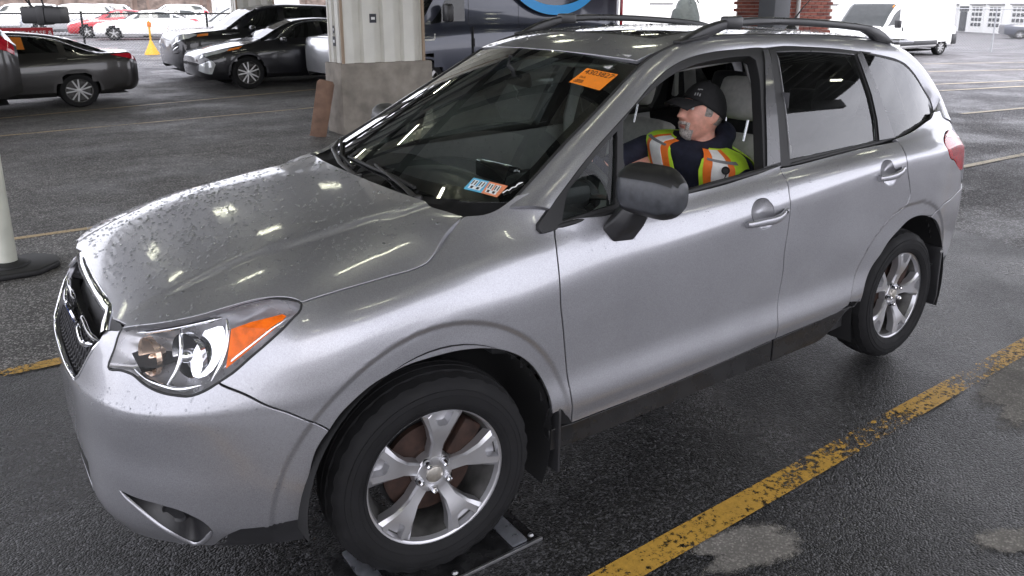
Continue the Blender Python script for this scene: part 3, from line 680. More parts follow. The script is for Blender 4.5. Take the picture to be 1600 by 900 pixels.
# steel drive-over plate under the front wheel
PL = empty('drive_over_plate', (0, 0, 0)); tag(PL, 'wet dark steel drive-over plate with two bare metal bars under the front wheel', 'metal plate')
WETST = mat('wet_plate', (.018, .018, .019), rough=.22, metal=.2, noise=.5, nscale=14, bump=.5, bscale=60, dist=.004, nrough=.18)
BARST = mat('bare_bar', (.52, .54, .60), rough=.30, metal=.85, noise=.2, nscale=25, nrough=.1)
prism('base_plate', [(-.29, -.925), (.335, -.925), (.335, -.60), (-.29, -.60)], .002, .0085, WETST, PL, 'XY', bevel=.002)
for x in (-.205, .265):
    prism('roller_bar', [(x-.030, -.918), (x+.030, -.918), (x+.030, -.61), (x-.030, -.61)],   .0088, .016, BARST, PL, 'XY', bevel=.006)
for x, y in ((-.27, -.90), (.32, -.90), (.32, -.65), (.02, -.905)):
    b = lathe('plate_bolt', [(0, .006), (.006, .006), (.009, .002), (.011, 0)], STEEL, PL, 12, 'Z'); b.location = (x, y, .0085)
prism('plate_lip', [(-.30, -.936), (.345, -.936), (.345, -.927), (-.30, -.927)], .0005, .012, STEEL, PL, 'XY', bevel=.001)
# ---------------------------------------------------------------- canopy
CAN = empty('steel_canopy', (0, 0, 0)); tag(CAN, 'steel canopy roof with purlins and fluorescent tubes over the lanes', 'canopy')
DECK = mat('canopy_deck', (.82, .85, .78), rough=.55, metal=.1, noise=.15, nscale=2)
BEAM = mat('canopy_beam', (.02, .02, .02), rough=.55, noise=.2, nscale=3)
ZC = 6.0; CX0, CX1, CY0, CY1 = -6.6, 16.5, -8.0, 20.5
def deck():
    v = []; f = []; xs = np.arange(CX0, CX1+.01, .25)
    for i, x in enumerate(xs):
        z = ZC+(.045 if (i//1) % 2 else 0.)
        for xx in (x, x+.20): v += [(xx, CY0, z), (xx, CY1, z)]
    for i in range(len(v)//2-1): f.append((2*i, 2*i+1, 2*i+3, 2*i+2))
    return mobj('roof_deck', v, f, DECK, CAN)
deck()
mobj('roof_top', [(CX0, CY0, ZC+.12), (CX1, CY0, ZC+.12), (CX1, CY1, ZC+.12), (CX0, CY1, ZC+.12)], [(0, 1, 2, 3)], DECK, CAN)
pb = box('purlin', (CX0+.4, (CY0+CY1)/2, ZC-.10), (.14, CY1-CY0, .20), BEAM, CAN)
for k in range(1, 35):
    share(pb, CAN, (CX0+.4+k*.65, (CY0+CY1)/2, ZC-.10))
gb = box('girder', (0, CY0+.3, ZC-.34), (CX1-CX0, .16, .34), BEAM, CAN)
for y in (-1.2, 3.2, 7.7, 12., 16.2, 20.2): share(gb, CAN, ((CX0+CX1)/2, y, ZC-.34))
gb.location.x = (CX0+CX1)/2
TUBE = mat('lit_tube', (1, 1, .9), rough=.4, emit=(1., 1., .78), estr=9.)
TRAY = mat('lamp_tray', (.6, .6, .6), rough=.5)
t0 = box('lamp_tray', (0, 0, 0), (.66, .06, .05), TRAY, CAN); s0 = box('lamp_tube', (0, 0, 0), (.62, .07, .03), TUBE, CAN)
first = True
for y in (-6.2, -3.4, -.6, 1.6, 5.0, 9.8, 14.):
    for k in range(7):
        x = -5.0+k*3.2+(1.4 if y in (-.6, 5.0) else 0)
        if first: t0.location = (x, y, ZC-.26); s0.location = (x, y, ZC-.305); first = False
        else: share(t0, CAN, (x, y, ZC-.26)); share(s0, CAN, (x, y, ZC-.305))
# columns: concrete plinth with a ribbed white steel casing
CONC = mat('plinth_concrete', (.25, .225, .195), rough=.85, noise=.28, nscale=4.5, bump=.5, bscale=28, dist=.01)
CLAD = mat('white_cladding', (.66, .65, .60), rough=.45, noise=.10, nscale=2.2, nrough=.1)
CLADT = mat('tan_trim', (.30, .22, .15), rough=.5)
def column(x0, x1, y0, y1, label, plinth=True, h=.98):
    c = empty('canopy_column', ((x0+x1)/2, (y0+y1)/2, 0)); cx, cy = c.location.x, c.location.y; tag(c, label, 'column', 'canopy columns')
    if plinth: box('plinth', (0, 0, h/2), (x1-x0, y1-y0, h), CONC, c, bevel=.018)
    z0 = h if plinth else 0; ix0, ix1, iy0, iy1 = x0+.07-cx, x1-.10-cx, y0+.07-cy, y1-.07-cy
    def ribs(name, p, q, nrm):
        p, q, nrm = Vector(p), Vector(q), Vector(nrm); L = (q-p).length; d = (q-p)/L; k = max(2, int(L/.26)); v = []; f = []
        prof = []
        for i in range(k):
            a = i*L/k; w = L/k; prof += [(a, 0), (a+w*.52, 0), (a+w*.60, -.07), (a+w*.92, -.07)]
        prof.append((L, 0))
        for a, b in prof:
            for z in (z0, ZC-.5): o = p+d*a+nrm*b; v.append((o.x, o.y, z))
        f = [(2*i, 2*i+2, 2*i+3, 2*i+1) for i in range(len(prof)-1)]
        mobj(name, v, f, CLAD, c)
    ribs('ribbed_face', (ix0, iy0, 0), (ix1, iy0, 0), (0, -1, 0)); ribs('ribbed_face', (ix0, iy1, 0), (ix0, iy0, 0), (-1, 0, 0)); ribs('ribbed_face', (ix1, iy0, 0), (ix1, iy1, 0), (1, 0, 0)); ribs('ribbed_face', (ix1, iy1, 0), (ix0, iy1, 0), (0, 1, 0))
    for x, y in ((ix0, iy0), (ix1, iy0), (ix0, iy1), (ix1, iy1)):
        box('corner_trim', (x, y, (z0+ZC-.5)/2), (.035, .035, ZC-.5-z0), CLADT if y == iy0 else CLAD, c)
    return c
col1 = column(3.13, 4.53, 7.35, 7.93, 'white ribbed steel column on a concrete plinth with a wood board leaning on it')
POST = mat('sticker_black', (.02, .02, .03), rough=.5); STW = mat('sticker_white', (.75, .75, .75), rough=.5)
def sticker(c, x, y, z, w, h, ax):
    s = box('sticker', (x, y, z), (w, .003, h) if ax == 'y' else (.003, w, h), POST, c)
    box('sticker_mark', (x-(.002 if ax == 'x' else 0), y-(.002 if ax == 'y' else 0), z), (w*.55, .003, h*.3) if ax == 'y' else (.003, w*.55, h*.3), STW, s).location = (-(.002 if ax == 'x' else 0), -(.002 if ax == 'y' else 0), 0)
sticker(col1, -.17, -.224, 1.58, .10, .12, 'y'); sticker(col1, -.632, .06, 1.27, .09, .13, 'x'); sticker(col1, -.632, .06, 1.43, .05, .10, 'x')
hk = tube('wall_hook', [(.60, -.20, 1.27), (.70, -.24, 1.27), (.755, -.26, 1.275), (.77, -.265, 1.30), (.77, -.265, 1.36)], .012, mat('hook_white', (.75, .75, .72), rough=.4), col1, 8)
column(5.35, 6.55, 20.0, 20.6, 'white ribbed steel column standing behind the black SUV', plinth=False)
# board leaning on the plinth
WOOD = mat('weathered_board', (.17, .10, .068), rough=.75, noise=.35, nscale=6, bump=.4, bscale=60, dist=.003)
bd = prism('wood_board', [(-.10, .02), (-.115, 0), (.105, 0), (.115, .02), (.115, .76), (.085, .80), (-.085, .80), (-.115, .76)], -.02, .02, WOOD, None, 'XZ', bevel=.006)
bd.matrix_world = Matrix.Translation((2.80, 7.50, .0)) @ Matrix.Rotation(R(-32), 4, 'Z') @ Matrix.Rotation(R(13), 4, 'Y') @ Matrix.Rotation(R(6), 4, 'X')
tag(bd, 'weathered brown board with rounded corners leaning against the concrete plinth', 'board')
# post on a rubber foot
pt = empty('delineator_post', (-.935, 3.36, 0)); tag(pt, 'off-white round post on a black rubber foot at the picture edge', 'post')
PW = mat('post_plastic', (.62, .63, .55), rough=.45, noise=.12, nscale=5)
lathe('post_tube', [(.066, .03), (.064, .05), (.056, .06), (.054, .9), (.054, 1.05), (.03, 1.08), (0, 1.085)], PW, pt, 28, 'Z')
ft = prism('rubber_foot', [(-.34, -.10), (-.20, -.23), (.16, -.23), (.29, -.09), (.29, .09), (.16, .23), (-.20, .23), (-.34, .10)], .0, .045, RUBBER, pt, 'XY', bevel=.016, seg=3)
lathe('foot_collar', [(.13, .04), (.12, .06), (.075, .075), (.06, .075)], RUBBER, pt, 24, 'Z')
# ---------------------------------------------------------------- the silver car
CAR = empty('silver_suv', (0, 0, 0))
tag(CAR, 'wet silver SUV with black roof rails, its driver window open, filling the picture', 'car')
u_end = float(LU[-1])
def seg(name, a=None, b=None): return CU[name][a:b]

# fender (both sides)
archf = [p for p in CU['archf']]
arch_up = archf[4:]                                   # from the bumper cut over the wheel to the rear foot
fender_o = outline(CU['hoodcut'], CU['fendcowl'][1:], CU['apjoint'], [CU['apjoint'][-1], CU['sail'][3], CU['sail'][2], CU['sail'][1], CU['sail'][0]],
                   ([CU['sail'][0], CU['fendoor'][0]], 'straight'), CU['fendoor'], (CU['fendbot'], 'straight'), rev(arch_up), rev(CU['bfcut']),
                   [CU['bfcut'][0]]+[CU['hl'][i] for i in (16, 15, 14, 13, 12, 11)], step=.018)
fend = panel('fender', L_chart, fender_o, SILVER, CAR, grid=.026, mirror=True, fine=near_arch)

# front bumper, one piece across the nose
hl_low = [CU['hl'][i] for i in (16, 17, 18, 19, 20, 21, 22, 23, 0)]
gside = [(.372, .983), (.36, .95), (.325, .88), (.295, .82), (.27, .765), (.22, .745), (.12, .735), (0, .73)]
bl = CU['bumplow']
def bump_half():
    return outline(([(0, .2425), (.40, .2425), (.66, .2425)], 'straight'), [(.66, .2425), (.705, .247), (.76, .285), bl[6], bl[7]], ([bl[7], bl[8], archf[0]], 'straight'), archf[:5],
                   rev(CU['bfcut']), hl_low, (CU['hl'][0:3], 'straight'), ([CU['hl'][2], (.40, .992), (.372, .983)], 'straight'), (gside, 'straight'), step=.018)
bh = bump_half()
mir = bh[::-1].copy(); mir[:, 0] *= -1
bo = np.vstack([bh, mir]); keep = [0]
for i in range(1, len(bo)):
    if np.hypot(*(bo[i]-bo[keep[-1]])) > .004: keep.append(i)
bo = bo[keep]
if np.hypot(*(bo[-1]-bo[0])) < .004: bo = bo[:-1]
fog_o = outline(CU['fog']+CU['fog'][:1], step=.014)
fog_m = fog_o.copy(); fog_m[:, 0] *= -1
lip = [(-.30, .33), (-.30, .43), (.30, .43), (.30, .33)]
low_o = outline((lip+lip[:1], 'straight'), step=.02)
bumper = panel('front_bumper', L_chart, bo, SILVER, CAR, holes=[fog_o, fog_m, low_o], grid=.024, fine=near_arch)
low_in = sheet('lower_intake', L_chart, outline(([(-.33, .32), (-.33, .44), (.33, .44), (.33, .32), (-.33, .32)], 'straight')), BLACKP, bumper, off=-.035)
for k in range(5):
    v = .345+k*.018
    mobj('intake_slat', *(lambda P, Q: (np.vstack([P, Q]), [(i, i+1, len(P)+i+1, len(P)+i) for i in range(len(P)-1)]))(
        frame3(L_chart, np.stack([np.linspace(-.295, .295, 15), np.full(15, v)], 1))[0]+np.array([.004, 0, 0]),
        frame3(L_chart, np.stack([np.linspace(-.295, .295, 15), np.full(15, v+.004)], 1))[0]+np.array([.03, 0, 0])), BLACKP, bumper, smooth=True)
def pocket(name, loop, depth, material, parent, shrink=.75, chart=L_chart, sign=1):
    """blind recess behind an opening"""
    P, Pu, Pv, N = frame3(chart, np.asarray(loop)); c = P.mean(0); Q = c+(P-c)*shrink-N.mean(0)*depth; n = len(P)
    Ps = P-N*.003
    v = list(Ps)+list(Q)+[Q.mean(0)]; f = [(i, (i+1) % n, n+(i+1) % n, n+i) for i in range(n)]+[(n+i, n+(i+1) % n, 2*n) for i in range(n)]
    return mobj(name, v, f, material, parent, smooth=True), Q.mean(0), N.mean(0)
for lp, nm in ((fog_o, 0), (fog_m, 1)):
    o, c, nn = pocket('fog_lamp_recess', lp, .045, BLACKP, bumper, .55)
    y = -1 if nm == 0 else 1
    bm = bmesh.new(); add_lathe(bm, [(0.0, .004), (.030, .002), (.036, -.004), (.040, .006), (.042, .012), (.03, .02), (.0, .022)], 24)
    fl = bm_obj('fog_lamp_cover', bm, BLACKP, bumper, angle=40)
    d = Vector(nn).normalized(); fl.matrix_local = Matrix.Translation(Vector(c)+d*.022) @ d.to_track_quat('-Y', 'Z').to_matrix().to_4x4()
# bright lip under the fog recess
def strip(name, chart, curve, w, h, material, parent, step=.015, mirror=False, off=0., taper=True, closed=False):
    """rounded moulding along a curve on a surface"""
    uv = resample(curve, step, True, closed); P, Pu, Pv, N = frame3(chart, uv); P = P+N*off; n = len(P)
    if closed: T3 = np.roll(P, -1, 0)-np.roll(P, 1, 0)
    else: T3 = np.gradient(P, axis=0)
    T3 /= np.maximum(np.linalg.norm(T3, axis=1), 1e-9)[:, None]; S = np.cross(N, T3); S /= np.maximum(np.linalg.norm(S, axis=1), 1e-9)[:, None]
    m = 7; v = []; ww = np.ones(n)
    if taper and not closed: ww = np.clip(np.minimum(np.arange(n), np.arange(n)[::-1])/2.5+.25, 0, 1)
    for i in range(n):
        for k in range(m):
            a = math.pi*k/(m-1); v.append(P[i]+S[i]*math.cos(a)*w*.5*ww[i]+N[i]*(math.sin(a)**.7*h*ww[i]-.001))
    f = []
    for i in range(n if closed else n-1):
        j = (i+1) % n
        for k in range(m-1): f.append((i*m+k, i*m+k+1, j*m+k+1, j*m+k))
    va = np.array(v); c = np.cross(va[f[3][1]]-va[f[3][0]], va[f[3][2]]-va[f[3][0]])
    if np.dot(c, N[0]) < 0: f = [q[::-1] for q in f]
    o = mobj(name, v, f, material, parent, smooth=True)
    if mirror:
        return [o, mobj(name, [(a, -b, c) for a, b, c in v], [q[::-1] for q in f], material, parent if isinstance(mirror, bool) else mirror, smooth=True)]
    return o
strip('fog_recess_lip', L_chart, CU['fog'][0:6], .016, .007, SILVER, bumper, mirror=True)
# black lower edge of the bumper by the wheel
va = outline([(.70, .24), (.76, .262), bl[6], bl[7]], ([bl[7], bl[8], archf[0], (1.04, .24)], 'straight'), ([(1.04, .24), (.70, .24)], 'straight'), step=.02)
sheet('lower_valance', L_chart, va, BLACKP, bumper, mirror=True, off=-.004)
sheet('chin', L_chart, outline(([(-.45, .24), (-.45, .275), (.45, .275), (.45, .24), (-.45, .24)], 'straight')), BLACKP, bumper, off=-.02)

# doors
belt = CU['belt']
b_front = [CU['fendoor'][0]]+belt[1:8]; b_front[-1] = CU['doorline'][0]
db = CU['doorbot']
fd_o = outline(b_front, CU['doorline'], rev([CU['fendoor'][-1]]+db[1:4]+[CU['doorline'][-1]]), rev(CU['fendoor']), step=.018)
HF = [(3.0033, 0.8278), (3.0085, 0.8072), (2.995, 0.7952), (2.9658, 0.7917), (2.929, 0.7972), (2.8949, 0.8114), (2.8738, 0.8353), (2.8801, 0.898), (2.9022, 0.9244), (2.9334, 0.9316), (2.9654, 0.9209), (2.9883, 0.8833)]
HR = [(3.9047, 0.8229), (3.914, 0.8083), (3.9042, 0.7993), (3.8774, 0.7964), (3.841, 0.8), (3.8052, 0.8098), (3.7801, 0.8252), (3.7744, 0.8515), (3.802, 0.9092), (3.8333, 0.9187), (3.863, 0.9066), (3.8809, 0.8459)]
hf_o = resample(HF, .008, True, True); hr_o = resample(HR, .008, True, True)
fdoor = panel('front_door', L_chart, fd_o, SILVER, CAR, holes=[hf_o], grid=.028, mirror=True)
b_rear = [CU['doorline'][0]]+belt[8:11]+[CU['rdoor'][0]]
arc = CU['rdoorarc']
rd_o = outline(b_rear, CU['rdoor']+arc, [arc[-1], (arc[-1][0]+.012, .41)], rev([CU['doorline'][-1]]+db[5:7]+[(arc[-1][0]+.012, .41)]), rev(CU['doorline']), step=.018)
rdoor = panel('rear_door', L_chart, rd_o, SILVER, CAR, holes=[hr_o], grid=.028, mirror=True, fine=near_arch)
# sills (black cladding) below the doors
sl_top = [(CU['fendbot'][0][0]-.02, CU['doorbot'][0][1])]+db+[(3.74, .405)]
for (a, b) in ((1.90, 3.093), (3.101, 3.75)):
    t = resample(sl_top, .03); t = t[(t[:, 0] > a) & (t[:, 0] < b)]
    t = np.vstack([[(a, np.interp(a, t[:, 0], t[:, 1]))], t, [(b, np.interp(b, t[:, 0], t[:, 1]))]])
    bot = t[::-1].copy(); bot[:, 1] = np.clip(.243+.14*smooth01((bot[:, 0]-3.42)/.36), 0, t[::-1][:, 1]-.012)
    panel('sill_cladding', L_chart, np.vstack([t, bot]), SILLM, CAR, grid=.03, inset=.001, mirror=True, flange=.03)
# rear quarter panel
ar = CU['archr']
q_o = outline(rev(CU['qwbot'])[::-1], [CU['qwbot'][-1], (4.78, 1.075), (4.86, 1.05)], [(4.86, 1.05), CU['tail'][1]], rev(CU['tail'][5:]+CU['tail'][:2]), [CU['tail'][5], (4.76, .74), CU['rbcut'][3]],
              rev(CU['rbcut']), rev(ar[:9]), ([ar[0], (arc[-1][0]+.014, .41)], 'straight'), [(arc[-1][0]+.012, .41), arc[-1]], rev(CU['rdoor']+arc), ([CU['rdoor'][0], CU['qwbot'][0]], 'straight'), step=.018)
quarter = panel('quarter_panel', L_chart, q_o, SILVER, CAR, grid=.028, mirror=True, fine=near_arch)
# rear bumper
rb_half = outline(CU['rbcut'], ([CU['rbcut'][3], (4.95, .735), (u_end-.0, .735)], 'straight'), ([(u_end, .735), (u_end, .40), (4.95, .38), (4.72, .385), (4.50, .40), ar[11]], 'straight'), rev(ar[8:12]), step=.02)
rbump = panel('rear_bumper', L_chart, rb_half, SILVER, CAR, grid=.03, mirror=True, fine=near_arch)
rv = outline(([(4.50, .395), (4.72, .38), (4.95, .375), (u_end, .395), (u_end, .25), (4.60, .25), (4.50, .30), (4.50, .395)], 'straight'))
sheet('rear_valance', L_chart, rv, BLACKP, rbump[0], mirror=rbump[1], off=-.004)
# tail lamps
TAILR = mat('tail_lens', (.40, .008, .016), rough=.16, coat=.35, noise=.4, nscale=28)
tl_o = outline(CU['tail']+CU['tail'][:1], step=.015)
tl = panel('tail_lamp', L_chart, tl_o, TAILR, CAR, grid=.02, mirror=True, edge_r=.004)
TAILW = mat('tail_lens_clear', (.75, .62, .62), rough=.1, coat=1)
for o in tl: pass
strip('tail_lamp_stripe', L_chart, [(4.52, .96), (4.62, .945), (4.75, .935), (4.83, .93)], .016, .004, TAILW, tl[0], mirror=tl[1])
# tailgate: upper skin between the lamps plus rear glass (seen only from behind)
tg = outline(([(4.86, 1.05), (4.86, .74), (u_end, .74), (u_end, 1.10), (4.86, 1.10), (4.86, 1.05)], 'straight'))
panel('tailgate', L_chart, tg, SILVER, CAR, grid=.05, mirror=True)

# hood
hf = CH['hoodfront']; hc = CH['hoodcut']
front_half = [(-.768, 0), (-.766, -.15), (-.764, -.28), (-.762, -.325)]
h_half = outline(front_half, ([(-.762, -.325), (-.772, -.40), (-.752, -.487)], 'straight'), [hf[7], hf[8], hf[9], hf[10], hf[11], hf[12], hf[13], hc[0]], hc, [hc[-1], (.205, -.62), (.175, -.50), (.155, -.36), (.145, -.18), (.142, 0)], step=.018)
hm = h_half[::-1].copy(); hm[:, 1] *= -1
ho = np.vstack([h_half, hm]); keep = [0]
for i in range(1, len(ho)):
    if np.hypot(*(ho[i]-ho[keep[-1]])) > .004: keep.append(i)
ho = ho[keep]; ho = ho[:-1] if np.hypot(*(ho[-1]-ho[0])) < .004 else ho
hood = panel('hood', H_chart, ho, SILVER, CAR, grid=.022)

# windshield glass, its black border and seals
def wy(s): return .716+(.574-.716)*s
w_o = outline(([(0.0, -wy(0)), (.99, -wy(.99))], 'straight'), ([(.99, -wy(.99)), (1.0, -.30), (1.0, 0), (1.0, .30), (.99, wy(.99))], 'straight'), ([(.99, wy(.99)), (0, wy(0))], 'straight'), ([(0, wy(0)), (0, -wy(0))], 'straight'), step=.03)
wsh = sheet('windshield', W_chart, w_o, WSGLASS, CAR, grid=.06)
fr_in = outline([(.085, -.56), (.12, -.63), (.20, -.635), (.40, -.605), (.60, -.578), (.80, -.55), (.90, -.535), (.945, -.50), (.955, -.40), (.958, -.2), (.958, 0), (.958, .2), (.955, .40), (.945, .50), (.90, .535),
                 (.80, .55), (.60, .578), (.40, .605), (.20, .635), (.12, .63), (.085, .56), (.105, .3), (.115, 0), (.10, -.3), (.085, -.56)], step=.03)
frit = sheet('windshield_border', W_chart, w_o, FRIT, wsh, holes=[fr_in], grid=.06, off=-.005)
# roof skin with sunroof
rg = lambda x: float(np.interp(x, [1.0, 1.07, 1.3, 2.9, 3.03], [.30, .560, .548, .53, .50]))
r_half = outline([(1.0, 0), (1.015, -.28), (1.045, -.46), (1.068, -.555)], [(1.068, -.555), (1.3, -.548), (1.8, -.546), (2.4, -.542), (2.9, -.528), (3.0, -.50)], [(3.0, -.50), (3.10, -.40), (3.14, 0)], step=.03)
rmh = r_half[::-1].copy(); rmh[:, 1] *= -1
ro = np.vstack([r_half, rmh]); keep = [0]
for i in range(1, len(ro)):
    if np.hypot(*(ro[i]-ro[keep[-1]])) > .004: keep.append(i)
ro = ro[keep]; ro = ro[:-1] if np.hypot(*(ro[-1]-ro[0])) < .004 else ro
sun_o = outline(([(1.30, -.40), (1.30, .40), (2.22, .40), (2.22, -.40), (1.30, -.40)], 'straight'), step=.03)
roof = panel('roof', R_chart, ro, SILVER, CAR, holes=[sun_o], grid=.045)
sheet('sunroof', R_chart, outline(([(1.303, -.397), (1.303, .397), (2.217, .397), (2.217, -.397), (1.303, -.397)], 'straight')), mat('sunroof_glass', (.008, .007, .006), rough=.035, spec=.30), roof, off=-.003)
strip('sunroof_seal', R_chart, [(1.30, -.40), (1.298, -.2), (1.297, 0), (1.298, .2), (1.30, .40)], .022, .003, RUBBER, roof, taper=False)
for _s in (-1, 1): strip('sunroof_seal', R_chart, [(1.30, _s*.40), (1.6, _s*.40), (1.9, _s*.40), (2.22, _s*.40)], .022, .003, RUBBER, roof, taper=False)
box('headliner', (1.95, 0, 1.565), (1.75, 1.0, .012), INTGREY, roof, bevel=.004)

# A-pillar, roof side rail and D-pillar in one pressing: lofted between the gutter line and the window trim line
GUT = np.array([(.352, .735, 1.118), (.378, .722, 1.134), (.497, .692, 1.202), (.631, .661, 1.282), (.768, .635, 1.362), (.913, .607, 1.446), (1.059, .578, 1.531), (1.16, .565, 1.575),
                (1.29, .556, 1.610), (1.45, .553, 1.632), (1.63, .553, 1.637), (2.04, .551, 1.631), (2.42, .547, 1.618), (2.70, .540, 1.597), (2.92, .535, 1.571), (3.035, .545, 1.534), (3.105, .560, 1.495), (3.21, .590, 1.405), (3.29, .622, 1.305), (3.355, .655, 1.185), (3.37, .670, 1.12)])
tr = np.array(CG['trim'])
trimG = np.vstack([[(.470, 1.110), CG['sail'][4]], tr[:12], tr[13:26]])
def loft_rail():
    n = 150
    def rs(p):
        d = np.r_[0, np.cumsum(np.linalg.norm(np.diff(p, axis=0), axis=1))]; return p, d/d[-1]
    A, ta = rs(GUT)
    B3 = G_chart(trimG[:, 0], trimG[:, 1]); B3[:, 1] *= -1
    B, tb = rs(B3)
    # match so sections run straight across, using monotone x up to the D-pillar and the arc after it
    q = np.linspace(0, 1, n)
    Bq = hermite1(tb, B, q)
    xa = A[:, 0]; out = []
    Aq = hermite1(ta, A, np.linspace(0, 1, 600))
    k0 = 0
    for i in range(n):
        # closest gutter point ahead of the last one
        dd = np.linalg.norm(Aq[k0:]-Bq[i], axis=1); k = k0+int(np.argmin(dd[:90])); k0 = max(k0, k); out.append(Aq[k0])
    A2 = np.array(out)
    # even out the matched gutter points
    for _ in range(6): A2[1:-1] = .25*A2[:-2]+.5*A2[1:-1]+.25*A2[2:]
    A2[0] = Aq[0]; A2[-1] = Aq[-1]
    m = 9; V = np.zeros((n, m, 3))
    T3 = np.gradient(Bq, axis=0)
    for i in range(n):
        a, b = A2[i], Bq[i]; ch = a-b; t = T3[i]/np.linalg.norm(T3[i]); nn = np.cross(t, ch); nn /= max(np.linalg.norm(nn), 1e-9)
        if nn[1] < 0: nn = -nn
        L = np.linalg.norm(ch)
        for k in range(m):
            w = k/(m-1); V[i, k] = b+ch*w+nn*L*.16*4*w*(1-w)*.9
    return V
RV = loft_rail()
def grid_obj(name, V, material, parent, mirror=False, rim=.012):
    n, m, _ = V.shape; v = (V*np.array([1, -1, 1])).reshape(-1, 3); f = []
    for i in range(n-1):
        for k in range(m-1): f.append((i*m+k, (i+1)*m+k, (i+1)*m+k+1, i*m+k+1))
    a = np.cross(v[f[100][1]]-v[f[100][0]], v[f[100][2]]-v[f[100][0]])
    if np.dot(a, v[f[100][0]]-CARC) < 0: f = [q[::-1] for q in f]
    bm = bmesh.new(); vs = [bm.verts.new(p) for p in v]
    for q in f: bm.faces.new([vs[i] for i in q])
    ed = [e for e in bm.edges if len(e.link_faces) == 1]
    r = bmesh.ops.extrude_edge_only(bm, edges=ed)
    nv = [g for g in r['geom'] if isinstance(g, bmesh.types.BMVert)]
    c = Vector((0, .35, -.35))
    for w in nv: w.co += Vector((0, rim*.7, -rim*.7))
    o = bm_obj(name, bm, material, parent, angle=40)
    if mirror:
        bm = bmesh.new(); bm.from_mesh(o.data); bmesh.ops.scale(bm, vec=(1, -1, 1), verts=bm.verts); bmesh.ops.reverse_faces(bm, faces=bm.faces)
        o2 = bm_obj(name, bm, material, parent, angle=40); return [o, o2]
    return o
grid_obj('roof_pillar_rail', RV, SILVER, CAR, mirror=True)
# black seals: windshield edge, roof gutter, trim line
def wire(name, P, r, material, parent, mirror=True, n=8, flat=1.):
    o = tube(name, P, r, material, parent, n, flat)
    if mirror: return [o, tube(name, [(a, -b, c) for a, b, c in P], r, material, parent, n, flat)]
    return o
gsel = hermite1(np.arange(len(GUT)), GUT, np.linspace(1, 14, 60))*np.array([1, -1, 1])
wire('gutter_seal', gsel+np.array([0, .004, .000]), .006, RUBBER, CAR)

# window frames, glass, pillar covers on the greenhouse surface
sail = CG['sail']; beltG = CG['belt']; gap = CG['gapline']
ff_o = outline([beltG[1], sail[0], sail[1], sail[2], sail[3], sail[4]]+list(map(tuple, tr[:12]))[0:1], list(map(tuple, tr[:11]))+[(tr[11][0]+.0, tr[11][1])]+[gap[0]], gap, rev([beltG[0]]+beltG[1:7]+[gap[-1]])[0:], step=.02)
op_o = outline(CG['opening'][1:3], CG['opening'][2:11], CG['opening'][11:16], ([CG['opening'][15], CG['opening'][16], CG['opening'][17], CG['opening'][18], (.80, 1.083), (CG['opening'][1][0]-.005, 1.075), CG['opening'][1]], 'straight'), step=.02)
ql_o = outline(CG['qlight'][:5], (CG['qlight'][4:7], 'straight'), ([CG['qlight'][6], CG['qlight'][7], CG['qlight'][0]], 'straight'), step=.02)
ffr = panel('window_frame', G_chart, ff_o, RUBBER, fdoor[0], holes=[op_o, ql_o], grid=.03, inset=.001, flange=.05, mirror=fdoor[1], off=.002)
sheet('quarter_light', G_chart, ql_o, QLGL, fdoor[0], off=-.012, mirror=fdoor[1])
sheet('pillar_cover', G_chart, outline((CG['bpill']+CG['bpill'][:1], 'straight'), step=.015), SATIN, fdoor[0], off=.010, grid=.02, mirror=fdoor[1])
rf_o = outline(gap, [gap[-1]]+beltG[8:12], [beltG[11], CG['cdiv'][4]], rev(CG['cdiv'][1:5]), rev(list(map(tuple, tr[13:18]))), [tuple(tr[13]), gap[0]], step=.02)
rg_o = outline((CG['rglass']+CG['rglass'][:1], 'straight'), step=.02)
panel('window_frame', G_chart, rf_o, RUBBER, rdoor[0], holes=[rg_o], grid=.03, inset=.001, flange=.04, mirror=rdoor[1], off=.002)
sheet('door_window', G_chart, rg_o, SIDEGL, rdoor[0], off=-.006, mirror=rdoor[1])
sheet('pillar_cover', G_chart, outline((CG['cdiv']+CG['cdiv'][:1], 'straight'), step=.015), SATIN, rdoor[0], off=.010, grid=.02, mirror=rdoor[1])
strip('belt_moulding', G_chart, [(a, b+.006) for a, b in beltG[1:7]], .018, .008, RUBBER, fdoor[0], mirror=fdoor[1])
strip('belt_moulding', G_chart, [(a, b+.006) for a, b in beltG[8:12]], .018, .008, RUBBER, rdoor[0], mirror=rdoor[1])
rp = [(.0, -.03), (0, 0)]
strip('glass_edge', G_chart, CG['rglass'][:5], .008, .005, SATIN, rdoor[0], off=.001, mirror=rdoor[1])
strip('glass_edge', G_chart, [CG['rglass'][0], CG['rglass'][12], CG['rglass'][11], CG['rglass'][10]], .012, .005, SATIN, rdoor[0], off=.001, mirror=rdoor[1])
qg_o = outline(CG['qglass']+CG['qglass'][:1], step=.02)
sheet('quarter_window', G_chart, qg_o, SIDEGL, quarter[0], off=-.003, mirror=quarter[1])
qs_o = outline([CG['cdiv'][1]]+list(map(tuple, tr[17:29])), [tuple(tr[28]), CG['cdiv'][4]], rev(CG['cdiv'][1:5]), step=.02)
sheet('window_seal', G_chart, qs_o, RUBBER, quarter[0], holes=[qg_o], off=-.002, mirror=quarter[1])
# glass in the far front door only (the driver's window is wound down)
fg = sheet('door_window', lambda x, z: G_chart(x, z)*np.array([1, -1, 1]), op_o, QLGL, fdoor[1], off=-.008)

